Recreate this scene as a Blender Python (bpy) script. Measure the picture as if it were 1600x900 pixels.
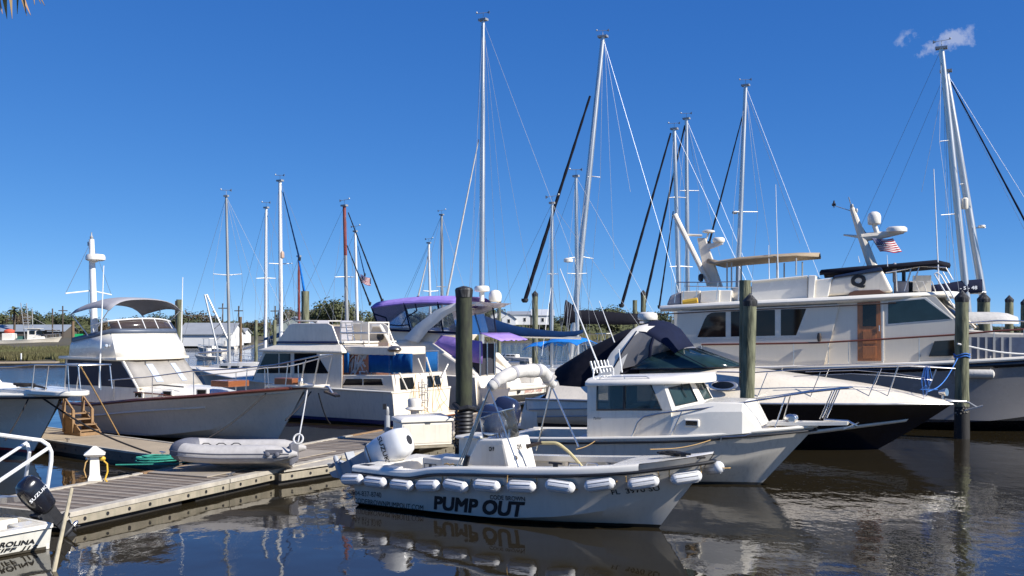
import bpy, math, random
import numpy as np
from mathutils import Vector, Matrix
R = math.radians
random.seed(7)
SC = bpy.context.scene
COL = SC.collection
for o in list(bpy.data.objects):
    bpy.data.objects.remove(o)

# ---------------------------------------------------------------- camera
F, HZ, H = 1600.0, 510.0, 3.5            # focal length and horizon row in photo pixels, eye height in metres
cd = bpy.data.cameras.new('camera'); cam = bpy.data.objects.new('camera', cd); COL.objects.link(cam)
cd.sensor_width = 36.0; cd.lens = 36.0 * F / 1600.0
cd.shift_y = (HZ - 450.0) / 1600.0
cd.clip_start = 0.1; cd.clip_end = 6000
cam.location = (0, 0, H); cam.rotation_euler = (R(90), 0, 0)
SC.camera = cam

# ---------------------------------------------------------------- sky, sun, exposure
SUN_AZ, SUN_EL = 118.0, 36.0              # azimuth from +Y towards +X
sd = Vector((math.sin(R(SUN_AZ)) * math.cos(R(SUN_EL)), math.cos(R(SUN_AZ)) * math.cos(R(SUN_EL)), math.sin(R(SUN_EL))))
W = bpy.data.worlds.new("World"); SC.world = W; W.use_nodes = True
nt = W.node_tree; nt.nodes.clear()
out = nt.nodes.new('ShaderNodeOutputWorld'); bg = nt.nodes.new('ShaderNodeBackground')
sky = nt.nodes.new('ShaderNodeTexSky'); sky.sky_type = 'NISHITA'; sky.sun_disc = False
sky.sun_elevation = R(SUN_EL); sky.sun_rotation = R(SUN_AZ); sky.altitude = 0
sky.air_density = 0.3; sky.dust_density = 0.0; sky.ozone_density = 8.0
# one even colour grade over the whole sky (the deep blue of the photograph's clear autumn sky)
SKYK = ((0.97, 1.04), (0.735, 0.70), (0.765, 0.42)); BGS = 0.1
tcw = nt.nodes.new('ShaderNodeTexCoord')
# one thin wisp of cloud, a direction in the sky
cdir = Vector(((1475 - 800) / F, 1.0, (HZ - 66) / F)).normalized()
cx = cdir.cross(Vector((0, 0, 1))).normalized(); cz = cx.cross(cdir).normalized()
def wmath(op, a, b=None, c=None):
    n = nt.nodes.new('ShaderNodeMath'); n.operation = op
    for i, q in enumerate((a, b, c)):
        if q is None: continue
        if isinstance(q, (int, float)): n.inputs[i].default_value = q
        else: nt.links.new(q, n.inputs[i])
    return n.outputs[0]
def wdot(v):
    n = nt.nodes.new('ShaderNodeVectorMath'); n.operation = 'DOT_PRODUCT'
    nt.links.new(tcw.outputs['Generated'], n.inputs[0]); n.inputs[1].default_value = v
    return n.outputs['Value']
nz = nt.nodes.new('ShaderNodeTexNoise'); nz.inputs['Scale'].default_value = 30; nz.inputs['Detail'].default_value = 9
nz.inputs['Roughness'].default_value = 0.62
nt.links.new(tcw.outputs['Generated'], nz.inputs['Vector'])
u2 = wmath('POWER', wmath('DIVIDE', wdot(cx), 0.036), 2.0); v2 = wmath('POWER', wmath('DIVIDE', wmath('SUBTRACT', wdot(cz), wmath('MULTIPLY', wdot(cx), -0.04)), 0.0145), 2.0)
fall = wmath('SUBTRACT', 1.0, wmath('ADD', u2, v2))
m = wmath('MULTIPLY', wmath('MAXIMUM', wmath('ADD', wmath('MULTIPLY', fall, 0.34), wmath('MULTIPLY', wmath('SUBTRACT', nz.outputs['Fac'], 0.57), 3.4)), 0.0), wmath('GREATER_THAN', wdot(cdir), 0.0))
m = wmath('MINIMUM', wmath('MULTIPLY', m, wmath('MINIMUM', wmath('MAXIMUM', wmath('ADD', fall, 0.9), 0.0), 1.0)), 0.38)
sp = nt.nodes.new('ShaderNodeSeparateColor'); cb = nt.nodes.new('ShaderNodeCombineColor'); nt.links.new(sky.outputs[0], sp.inputs[0])
for i, (k_, e_) in enumerate(SKYK):
    nt.links.new(wmath('MULTIPLY', wmath('POWER', wmath('MULTIPLY', sp.outputs[i], 0.1), e_), k_ / BGS), cb.inputs[i])
mx = nt.nodes.new('ShaderNodeMix'); mx.data_type = 'RGBA'
nt.links.new(m, mx.inputs['Factor']); nt.links.new(cb.outputs[0], mx.inputs['A']); mx.inputs['B'].default_value = (6.0, 6.1, 6.6, 1)
nt.links.new(mx.outputs['Result'], bg.inputs[0]); bg.inputs[1].default_value = BGS
nt.links.new(bg.outputs[0], out.inputs[0])
sl = bpy.data.lights.new('sun', 'SUN'); sl.energy = 5.0; sl.angle = R(0.53); sl.color = (1.0, 0.97, 0.92)
so = bpy.data.objects.new('sun', sl); COL.objects.link(so); so.rotation_euler = sd.to_track_quat('Z', 'Y').to_euler(); so.location = (30, 0, 40)
SC.view_settings.view_transform = 'Standard'; SC.view_settings.look = 'None'
SC.view_settings.exposure = 0.45; SC.view_settings.gamma = 1.0; SC.view_settings.use_curve_mapping = False

# ---------------------------------------------------------------- pixel <-> place
def P(px, py, Y):
    return Vector(((px - 800) / F * Y, Y, H - (py - HZ) / F * Y))
def G(px, py, z=0.0):
    return P(px, py, (H - z) * F / (py - HZ))
class Fr:
    """A boat's own axes: x towards the bow, y to port, z up, origin at the stern on the water."""
    def __init__(s, x, y, deg, z=0.0):
        s.o = Vector((x, y, z)); a = R(deg); s.a = a
        s.d = Vector((math.cos(a), math.sin(a), 0)); s.n = Vector((-math.sin(a), math.cos(a), 0))
    def _ray(s, px, py):
        dr = Vector(((px - 800) / F, 1.0, -(py - HZ) / F)); c = Vector((0, 0, H)) - s.o
        return (c.dot(s.d), c.dot(s.n), c.z), (dr.dot(s.d), dr.dot(s.n), dr.z)
    def y(s, px, py, yv):
        c, r = s._ray(px, py); t = (yv - c[1]) / r[1]
        return (c[0] + t * r[0], yv, c[2] + t * r[2])
    def x(s, px, py, xv):
        c, r = s._ray(px, py); t = (xv - c[0]) / r[0]
        return (xv, c[1] + t * r[1], c[2] + t * r[2])
    def z(s, px, py, zv):
        c, r = s._ray(px, py); t = (zv - c[2]) / r[2]
        return (c[0] + t * r[0], c[1] + t * r[1], zv)
    def on(s, px, py, yf):
        q = s.y(px, py, yf(0.0))
        for _ in range(12): q = s.y(px, py, yf(q[0]))
        return q
    def poly(s, pts, yv):
        return [(q[0], q[2]) for q in (s.y(a, b, yv) for a, b in pts)]
    def world(s, p):
        return s.o + s.d * p[0] + s.n * p[1] + Vector((0, 0, p[2]))

# ---------------------------------------------------------------- objects
def tag(o, label=None, cat=None, group=None, kind=None):
    if label: o['label'] = label
    if cat: o['category'] = cat
    if group: o['group'] = group
    if kind: o['kind'] = kind
    return o
def thing(name, label, cat, loc=(0, 0, 0), rz=0.0, group=None):
    o = bpy.data.objects.new(name, None); COL.objects.link(o); o.empty_display_size = 0.3
    o.location = loc; o.rotation_euler = (0, 0, rz)
    return tag(o, label, cat, group)
def boat(fr, name, label, cat, group=None):
    return thing(name, label, cat, fr.o, fr.a, group)
def copy_tree(o, parent=None):
    c = o.copy(); COL.objects.link(c); c.parent = parent
    for ch in list(o.children): copy_tree(ch, c)
    return c
def basis(dv):
    dv = Vector(dv).normalized(); up = Vector((0, 0, 1)) if abs(dv.z) < 0.95 else Vector((1, 0, 0))
    a = dv.cross(up).normalized(); return a, a.cross(dv).normalized()
class MB:
    def __init__(s): s.v = []; s.f = []
    def add(s, v, f):
        b = len(s.v); s.v += [tuple(q) for q in v]; s.f += [tuple(i + b for i in q) for q in f]; return s
    def hexa(s, p):
        return s.add(p, [(0, 3, 2, 1), (4, 5, 6, 7), (0, 1, 5, 4), (1, 2, 6, 5), (2, 3, 7, 6), (3, 0, 4, 7)])
    def box(s, x0, x1, y0, y1, z0, z1):
        return s.hexa([(x0, y0, z0), (x1, y0, z0), (x1, y1, z0), (x0, y1, z0), (x0, y0, z1), (x1, y0, z1), (x1, y1, z1), (x0, y1, z1)])
    def cbox(s, c, d, rz=0.0):
        ca, sa = math.cos(rz), math.sin(rz); q = []
        for z in (-.5, .5):
            for a, b in ((-.5, -.5), (.5, -.5), (.5, .5), (-.5, .5)):
                x, y = a * d[0], b * d[1]; q.append((c[0] + x * ca - y * sa, c[1] + x * sa + y * ca, c[2] + z * d[2]))
        return s.hexa(q)
    def prism(s, poly, y0, y1, fn=None):
        n = len(poly); v = [(x, y0, z) for x, z in poly] + [(x, y1, z) for x, z in poly]
        if fn: v = [fn(q) for q in v]
        ar = sum(poly[i][0] * poly[(i + 1) % n][1] - poly[(i + 1) % n][0] * poly[i][1] for i in range(n)) * (1 if y1 > y0 else -1)
        f = [tuple(range(n)), tuple(range(2 * n - 1, n - 1, -1))] + [(i, i + n, (i + 1) % n + n, (i + 1) % n) for i in range(n)]
        if ar < 0: f = [q[::-1] for q in f]
        return s.add(v, f)
    def prismz(s, poly, z0, z1):
        n = len(poly); v = [(x, y, z0) for x, y in poly] + [(x, y, z1) for x, y in poly]
        ar = sum(poly[i][0] * poly[(i + 1) % n][1] - poly[(i + 1) % n][0] * poly[i][1] for i in range(n))
        f = [tuple(range(n - 1, -1, -1)), tuple(range(n, 2 * n))] + [(i, (i + 1) % n, (i + 1) % n + n, i + n) for i in range(n)]
        if ar < 0: f = [q[::-1] for q in f]
        return s.add(v, f)
    def slab(s, pts, off):
        """a polygon in space with a thickness: off is the vector to its back face"""
        n = len(pts); off = Vector(off); v = [Vector(q) for q in pts] + [Vector(q) + off for q in pts]
        return s.add(v, [tuple(range(n)), tuple(range(2 * n - 1, n - 1, -1))] + [(i, i + n, (i + 1) % n + n, (i + 1) % n) for i in range(n)])
    def tube(s, path, r, n=8, closed=False, caps=True):
        p = [Vector(q) for q in path]; m = len(p)
        rr = r if isinstance(r, (list, tuple)) else [r] * m
        v = []; a = None
        for i in range(m):
            t = (p[(i + 1) % m] - p[i - 1]) if closed else (p[min(i + 1, m - 1)] - p[max(i - 1, 0)])
            if t.length < 1e-9: t = Vector((0, 0, 1))
            t.normalize()
            if a is None: a, b = basis(t)
            else:
                a = a - t * a.dot(t)
                a = a.normalized() if a.length > 1e-6 else basis(t)[0]
            b = t.cross(a)
            for k in range(n):
                w = 2 * math.pi * k / n; v.append(p[i] + (a * math.cos(w) + b * math.sin(w)) * rr[i])
        f = []
        for i in range(m if closed else m - 1):
            j = (i + 1) % m
            for k in range(n):
                l = (k + 1) % n; f.append((i * n + k, i * n + l, j * n + l, j * n + k))
        if caps and not closed: f += [tuple(range(n - 1, -1, -1)), tuple(range((m - 1) * n, m * n))]
        return s.add(v, f)
    def loft(s, rows, close_v=False, cap=False, flip=False):
        m, n = len(rows), len(rows[0]); v = [q for r_ in rows for q in r_]; f = []
        for i in range(m - 1):
            for k in range(n if close_v else n - 1):
                l = (k + 1) % n; q = (i * n + k, i * n + l, (i + 1) * n + l, (i + 1) * n + k); f.append(q[::-1] if flip else q)
        if cap:
            c0, c1 = tuple(range(n)), tuple(range((m - 1) * n, m * n)); f += [c0[::-1], c1] if not flip else [c0, c1[::-1]]
        return s.add(v, f)
    def lathe(s, prof, c=(0, 0, 0), axis=(0, 0, 1), n=16):
        ax = Vector(axis).normalized(); a, b = basis(ax); c = Vector(c); rows = []
        for r, h in prof: rows.append([c + ax * h + (a * math.cos(2 * math.pi * k / n) + b * math.sin(2 * math.pi * k / n)) * max(r, 1e-4) for k in range(n)])
        return s.loft(rows, close_v=True, cap=True, flip=False)
    def ball(s, c, r, n=12, m=8, lo=-90, hi=90):
        r = (r, r, r) if isinstance(r, (int, float)) else r; rows = []
        for i in range(m + 1):
            t = R(lo + (hi - lo) * i / m); rows.append([(c[0] + r[0] * math.cos(t) * math.cos(2 * math.pi * k / n), c[1] + r[1] * math.cos(t) * math.sin(2 * math.pi * k / n), c[2] + r[2] * math.sin(t)) for k in range(n)])
        return s.loft(rows, close_v=True, cap=True)
    def xf(s, M):
        s.v = [tuple(M @ Vector(q)) for q in s.v]; return s
    def build(s, name, mat, parent=None, smooth=35, bevel=0.0, solid=0.0, off=0.0, seg=2):
        me = bpy.data.meshes.new(name); me.from_pydata(s.v, [], s.f); me.update()
        import bmesh
        bm = bmesh.new(); bm.from_mesh(me); bmesh.ops.recalc_face_normals(bm, faces=bm.faces); bm.to_mesh(me); bm.free()
        if smooth:
            me.polygons.foreach_set('use_smooth', [True] * len(me.polygons)); me.set_sharp_from_angle(angle=R(smooth))
        me.materials.append(mat)
        o = bpy.data.objects.new(name, me); COL.objects.link(o)
        if parent: o.parent = parent
        if solid:
            q = o.modifiers.new('thick', 'SOLIDIFY'); q.thickness = solid; q.offset = off
        if bevel:
            q = o.modifiers.new('edge', 'BEVEL'); q.width = bevel; q.segments = seg; q.limit_method = 'ANGLE'; q.angle_limit = R(40)
        return o
def pchip(tab, u):
    xs = np.array([t[0] for t in tab], float); ys = np.array([t[1] for t in tab], float); u = np.asarray(u, float)
    h = np.diff(xs); dl = np.diff(ys) / h; m = np.zeros(len(xs))
    m[0] = dl[0]; m[-1] = dl[-1]
    for i in range(1, len(xs) - 1):
        m[i] = 0 if dl[i - 1] * dl[i] <= 0 else 2 * dl[i - 1] * dl[i] / (dl[i - 1] + dl[i])
    k = np.clip(np.searchsorted(xs, u) - 1, 0, len(xs) - 2); t = np.clip((u - xs[k]) / h[k], 0, 1)
    return (2*t**3-3*t**2+1)*ys[k] + (t**3-2*t**2+t)*h[k]*m[k] + (-2*t**3+3*t**2)*ys[k+1] + (t**3-t**2)*h[k]*m[k+1]

# ---------------------------------------------------------------- materials
MATS = {}
def lk(t, a, b): t.links.new(a, b)
def pm(name, col, rough=0.5, metal=0.0, var=0.12, scale=4.0, bump=0.0, bscale=60.0, stretch=(1, 1, 1), coat=0.0, spec=0.5, bands=None, streak=0.0, streakcol=None, col2=None, sheen=0.0, trans=0.0, lowgrime=0.0):
    if name in MATS: return MATS[name]
    M = bpy.data.materials.new(name); MATS[name] = M; M.use_nodes = True; t = M.node_tree; N = t.nodes; b = N['Principled BSDF']
    b.inputs['Roughness'].default_value = rough; b.inputs['Metallic'].default_value = metal
    b.inputs['Specular IOR Level'].default_value = spec; b.inputs['Coat Weight'].default_value = coat; b.inputs['Coat Roughness'].default_value = 0.06
    tc = N.new('ShaderNodeTexCoord'); mp = N.new('ShaderNodeMapping'); mp.inputs['Scale'].default_value = stretch; lk(t, tc.outputs['Object'], mp.inputs[0])
    nz = N.new('ShaderNodeTexNoise'); nz.inputs['Scale'].default_value = scale; nz.inputs['Detail'].default_value = 6; nz.inputs['Roughness'].default_value = 0.6; lk(t, mp.outputs[0], nz.inputs['Vector'])
    c4 = lambda c, k=1.0: (min(c[0]*k, 1), min(c[1]*k, 1), min(c[2]*k, 1), 1)
    if bands:
        sx = N.new('ShaderNodeSeparateXYZ'); lk(t, tc.outputs['Object'], sx.inputs[0])
        zmax = bands[-1][0] + 1.0; mr = N.new('ShaderNodeMapRange'); mr.inputs['From Min'].default_value = -1.0; mr.inputs['From Max'].default_value = zmax; lk(t, sx.outputs['Z'], mr.inputs['Value'])
        cr = N.new('ShaderNodeValToRGB'); cr.color_ramp.interpolation = 'CONSTANT'; e = cr.color_ramp.elements
        e[0].position = 0; e[0].color = c4(bands[0][1]); e[1].position = 1; e[1].color = c4(col)
        prev = None
        for i, (z, cc) in enumerate(bands):     # colour cc up to height z
            nxt = bands[i + 1][1] if i + 1 < len(bands) else col
            q = e.new((z + 1.0) / (zmax + 1.0)); q.color = c4(nxt)
        lk(t, mr.outputs[0], cr.inputs[0]); base = cr.outputs[0]
        hv = N.new('ShaderNodeHueSaturation'); lk(t, base, hv.inputs['Color'])
        vr = N.new('ShaderNodeMapRange'); vr.inputs['From Min'].default_value = .25; vr.inputs['From Max'].default_value = .75; vr.inputs['To Min'].default_value = 1 - var; vr.inputs['To Max'].default_value = 1 + var * .6
        lk(t, nz.outputs['Fac'], vr.inputs[0]); lk(t, vr.outputs[0], hv.inputs['Value']); base = hv.outputs[0]
    else:
        cr = N.new('ShaderNodeValToRGB'); e = cr.color_ramp.elements; e[0].position = .28; e[1].position = .72
        e[0].color = c4(col, 1 - var); e[1].color = c4(col2, 1) if col2 else c4(col, 1 + var * .6); lk(t, nz.outputs['Fac'], cr.inputs[0]); base = cr.outputs[0]
    if streak:
        m2 = N.new('ShaderNodeMapping'); m2.inputs['Scale'].default_value = (9, 9, .7); lk(t, tc.outputs['Object'], m2.inputs[0])
        n2 = N.new('ShaderNodeTexNoise'); n2.inputs['Scale'].default_value = 1.6; n2.inputs['Detail'].default_value = 5; lk(t, m2.outputs[0], n2.inputs['Vector'])
        r2 = N.new('ShaderNodeMapRange'); r2.inputs['From Min'].default_value = .5; r2.inputs['From Max'].default_value = .8; r2.inputs['To Max'].default_value = streak; lk(t, n2.outputs['Fac'], r2.inputs[0])
        mx = N.new('ShaderNodeMix'); mx.data_type = 'RGBA'; lk(t, r2.outputs[0], mx.inputs['Factor']); lk(t, base, mx.inputs['A']); mx.inputs['B'].default_value = c4(streakcol or (.16, .12, .08)); base = mx.outputs['Result']
    if lowgrime:
        sx2 = N.new('ShaderNodeSeparateXYZ'); lk(t, tc.outputs['Object'], sx2.inputs[0])
        r3 = N.new('ShaderNodeMapRange'); r3.inputs['From Min'].default_value = .45; r3.inputs['From Max'].default_value = .05; r3.inputs['To Max'].default_value = lowgrime; lk(t, sx2.outputs['Z'], r3.inputs[0])
        n4 = N.new('ShaderNodeTexNoise'); n4.inputs['Scale'].default_value = 3.5; n4.inputs['Detail'].default_value = 5; lk(t, tc.outputs['Object'], n4.inputs['Vector'])
        mm = N.new('ShaderNodeMath'); mm.operation = 'MULTIPLY'; lk(t, r3.outputs[0], mm.inputs[0]); lk(t, n4.outputs['Fac'], mm.inputs[1])
        mx = N.new('ShaderNodeMix'); mx.data_type = 'RGBA'; lk(t, mm.outputs[0], mx.inputs['Factor']); lk(t, base, mx.inputs['A']); mx.inputs['B'].default_value = (.12, .11, .06, 1); base = mx.outputs['Result']
    lk(t, base, b.inputs['Base Color'])
    rr = N.new('ShaderNodeMapRange'); rr.inputs['To Min'].default_value = max(rough * .8, .0); rr.inputs['To Max'].default_value = min(rough * 1.25 + .02, 1); lk(t, nz.outputs['Fac'], rr.inputs[0]); lk(t, rr.outputs[0], b.inputs['Roughness'])
    if bump:
        nb = N.new('ShaderNodeTexNoise'); nb.inputs['Scale'].default_value = bscale; nb.inputs['Detail'].default_value = 4; lk(t, mp.outputs[0], nb.inputs['Vector'])
        bp = N.new('ShaderNodeBump'); bp.inputs['Strength'].default_value = bump; bp.inputs['Distance'].default_value = 0.02; lk(t, nb.outputs['Fac'], bp.inputs['Height']); lk(t, bp.outputs[0], b.inputs['Normal'])
    if sheen: b.inputs['Sheen Weight'].default_value = sheen
    return M
def clearmat(name, tint, alpha=0.25, rough=0.03, gl=0.0):
    """thin clear sheet: mostly see-through, tinted, with a fresnel reflection"""
    if name in MATS: return MATS[name]
    M = bpy.data.materials.new(name); MATS[name] = M; M.use_nodes = True; t = M.node_tree; N = t.nodes; N.remove(N['Principled BSDF'])
    o = N['Material Output']; tr = N.new('ShaderNodeBsdfTransparent'); tr.inputs[0].default_value = tuple(1 - .35 * (1 - c) for c in tint) + (1,)
    df = N.new('ShaderNodeBsdfDiffuse'); df.inputs[0].default_value = tuple(tint) + (1,)
    gs = N.new('ShaderNodeBsdfGlossy'); gs.inputs['Roughness'].default_value = rough
    m1 = N.new('ShaderNodeMixShader'); m1.inputs[0].default_value = alpha; lk(t, tr.outputs[0], m1.inputs[1]); lk(t, df.outputs[0], m1.inputs[2])
    fr = N.new('ShaderNodeFresnel'); fr.inputs[0].default_value = 1.45
    m2 = N.new('ShaderNodeMixShader'); lk(t, fr.outputs[0], m2.inputs[0]); lk(t, m1.outputs[0], m2.inputs[1]); lk(t, gs.outputs[0], m2.inputs[2]); lk(t, m2.outputs[0], o.inputs[0])
    return M
WHITE = (.82, .745, .61); CREAM = (.76, .70, .60)
M_gel = pm('white_gelcoat', (.82, .74, .605), .28, var=.09, scale=2.5, coat=.25, streak=.22, streakcol=(.34, .25, .16), bump=.015, bscale=8)
M_gel2 = pm('cream_gelcoat', (.80, .705, .56), .3, var=.08, scale=2.0, coat=.2, streak=.18, bump=.015, bscale=7)
M_clean = pm('clean_white', (.84, .78, .665), .25, var=.04, scale=3, coat=.3)
M_nonskid = pm('nonskid_deck', (.74, .69, .60), .7, var=.1, scale=6, bump=.2, bscale=150)
M_grey = pm('grey_plastic', (.38, .39, .40), .45, var=.1)
M_black = pm('black_rubber', (.018, .018, .02), .5, var=.3, scale=12, bump=.05)
M_blackgloss = pm('black_gloss', (.012, .012, .016), .18, var=.2, coat=.4)
M_navygloss = pm('dark_navy_cowling', (.02, .026, .055), .22, var=.2, coat=.5)
M_steel = pm('stainless_steel', (.74, .71, .66), .28, metal=1.0, var=.12, scale=20)
M_alu = pm('anodised_aluminium', (.66, .64, .60), .35, metal=.85, var=.15, scale=3, stretch=(1, 1, .15))
M_alud = pm('dull_grey_mast_paint', (.36, .36, .35), .45, metal=.3, var=.2, scale=3, stretch=(1, 1, .2))
M_whitemast = pm('white_mast_paint', (.78, .77, .74), .35, var=.08, scale=3)
M_glass = pm('dark_window_glass', (.010, .012, .013), .05, var=.3, scale=1.2, spec=.4)
M_gglass = pm('green_window_glass', (.018, .04, .042), .05, var=.4, scale=1.5, spec=.5)
M_navy = pm('navy_canvas', (.011, .015, .038), .8, spec=.12, var=.22, scale=3, bump=.55, bscale=6)
M_blackcanvas = pm('black_canvas', (.012, .012, .018), .8, spec=.12, var=.3, scale=3, bump=.55, bscale=6)
M_blue = pm('blue_canvas', (.010, .085, .25), .75, spec=.12, var=.22, scale=3, bump=.55, bscale=6)
M_bright = pm('bright_blue_canvas', (.015, .17, .55), .75, spec=.12, var=.2, scale=3, bump=.55, bscale=6)
M_dblue = pm('deep_blue_sail_cover', (.004, .024, .085), .85, spec=.12, var=.25, scale=2.5, bump=.4, bscale=5)
M_purple = pm('purple_canvas', (.34, .23, .60), .75, spec=.12, var=.16, scale=3, bump=.55, bscale=6)
M_ecru = pm('ecru_canvas', (.56, .53, .48), .85, var=.15, scale=6, bump=.5, bscale=14)
M_gcanvas = pm('grey_canvas', (.34, .33, .35), .85, spec=.12, var=.12, scale=4, bump=.45, bscale=7)
M_tan = pm('tan_canvas', (.36, .28, .19), .85, spec=.12, var=.15, scale=4, bump=.45, bscale=7)
M_tancover = pm('taupe_window_cover', (.36, .33, .29), .85, var=.18, scale=2.2, stretch=(1, 1, .5), bump=.3, bscale=7)
M_teak = pm('varnished_teak', (.26, .085, .03), .3, var=.35, scale=5, stretch=(1, 8, 8), coat=.4)
M_teakr = pm('brown_cap_rail', (.16, .05, .028), .35, var=.3, scale=4, stretch=(.5, 6, 6), coat=.3)
M_bronze = pm('dark_bronze', (.07, .05, .035), .4, var=.3)
M_hyp = pm('grey_inflatable_fabric', (.47, .44, .41), .6, var=.14, scale=5, bump=.08, bscale=30, streak=.12)
M_hypd = pm('dark_grey_inflatable', (.13, .13, .15), .6, var=.14, scale=6)
M_red = pm('red_paint', (.42, .03, .02), .45, var=.2)
M_orange = pm('orange_plastic', (.75, .16, .03), .45, var=.15)
M_yellow = pm('yellow_plastic', (.70, .42, .04), .5, var=.15)
M_green = pm('bright_green_panel', (.03, .50, .16), .5, var=.15)
M_mesh = clearmat('grey_screen_mesh', (.25, .24, .24), .78, .5)
M_vinyl = clearmat('clear_vinyl', (.50, .53, .58), .16, .10)
M_acryl = clearmat('clear_acrylic', (.80, .86, .88), .04, .03)
M_cabglass = clearmat('cabin_glass', (.07, .13, .13), .42, .03)
M_hose = pm('yellow_hose', (.58, .48, .24), .5, var=.15, scale=8)
M_ropeT = pm('tan_rope', (.52, .32, .12), .9, var=.25, scale=30, bump=.5, bscale=120)
M_ropeW = pm('white_rope', (.66, .64, .60), .9, var=.2, scale=30, bump=.5, bscale=120)
M_ropeB = pm('black_rope', (.016, .014, .014), .85, var=.3, scale=30, bump=.4, bscale=120)
M_ropeBl = pm('blue_rope', (.05, .19, .55), .85, var=.25, scale=30, bump=.4, bscale=120)
M_ropeG = pm('green_rope', (.03, .28, .20), .85, var=.25, scale=30, bump=.4, bscale=120)
M_wire = pm('rigging_wire', (.30, .31, .33), .4, metal=.7, var=.1)
M_ink = pm('black_lettering', (.012, .012, .013), .5, var=.1)
M_inkbrown = pm('dark_brown_lettering', (.05, .04, .035), .5, var=.1)
M_inkred = pm('faded_red_lettering', (.42, .10, .07), .5, var=.1)
M_inkw = pm('white_lettering', (.75, .75, .75), .5, var=.1)

# ---------------------------------------------------------------- lettering
def lettering(text, name, mat, parent, place, w=None, h=1.0, bold=0.0, slant=0.0, step=None, depth=0.004):
    """flat lettering as a mesh: fitted to the unit box w x h, then put in place by place(a, b) -> point, a along, b up"""
    cu = bpy.data.curves.new('letters', 'FONT'); cu.body = text; cu.size = 1.0; cu.resolution_u = 3; cu.shear = slant
    ob = bpy.data.objects.new('letters', cu); COL.objects.link(ob)
    bpy.context.view_layer.update(); dg = bpy.context.evaluated_depsgraph_get()
    me0 = bpy.data.meshes.new_from_object(ob.evaluated_get(dg)); bpy.data.objects.remove(ob); bpy.data.curves.remove(cu)
    v = [Vector(q.co[:]) for q in me0.vertices]; f = [tuple(p.vertices) for p in me0.polygons]; bpy.data.meshes.remove(me0)
    # heavier strokes: the same letters laid again a hair to either side
    sh_ = [(0, 0)] if not bold else [(0, 0), (-bold, 0), (bold, 0), (-bold, bold), (bold, bold), (0, bold), (-bold, -bold), (bold, -bold)]
    vv = []; ff = []
    for i, (dx, dy) in enumerate(sh_):
        b_ = len(vv); vv += [(q.x + dx, q.y + dy, i) for q in v]; ff += [tuple(k + b_ for k in p) for p in f]
    a_ = np.array(vv); lo, hi = a_.min(0), a_.max(0); me = bpy.data.meshes.new(name)
    out_ = []
    for q in vv:
        p = Vector(place((q[0] - lo[0]) / (hi[0] - lo[0]), (q[1] - lo[1]) / (hi[1] - lo[1]))); out_.append(p)
    if bold:      # lift each layer a fifth of a millimetre so that no two lie in one plane
        e = 1e-3; c0, c1, c2 = (Vector(place(*q)) for q in ((.4, .4), (.6, .4), (.4, .6))); n_ = (c1 - c0).cross(c2 - c0).normalized()
        out_ = [p + n_ * (.0002 * q[2]) for p, q in zip(out_, vv)]
    me.from_pydata(out_, [], ff); me.update(); me.materials.append(mat)
    o = bpy.data.objects.new(name, me); COL.objects.link(o); o.parent = parent
    return o
def quadmap(p00, p10, p01, p11, off=(0, 0, 0)):
    a, b, c, d = (Vector(q) for q in (p00, p10, p01, p11)); off = Vector(off)
    return lambda u, v: (a * (1 - u) + b * u) * (1 - v) + (c * (1 - u) + d * u) * v + off

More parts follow.
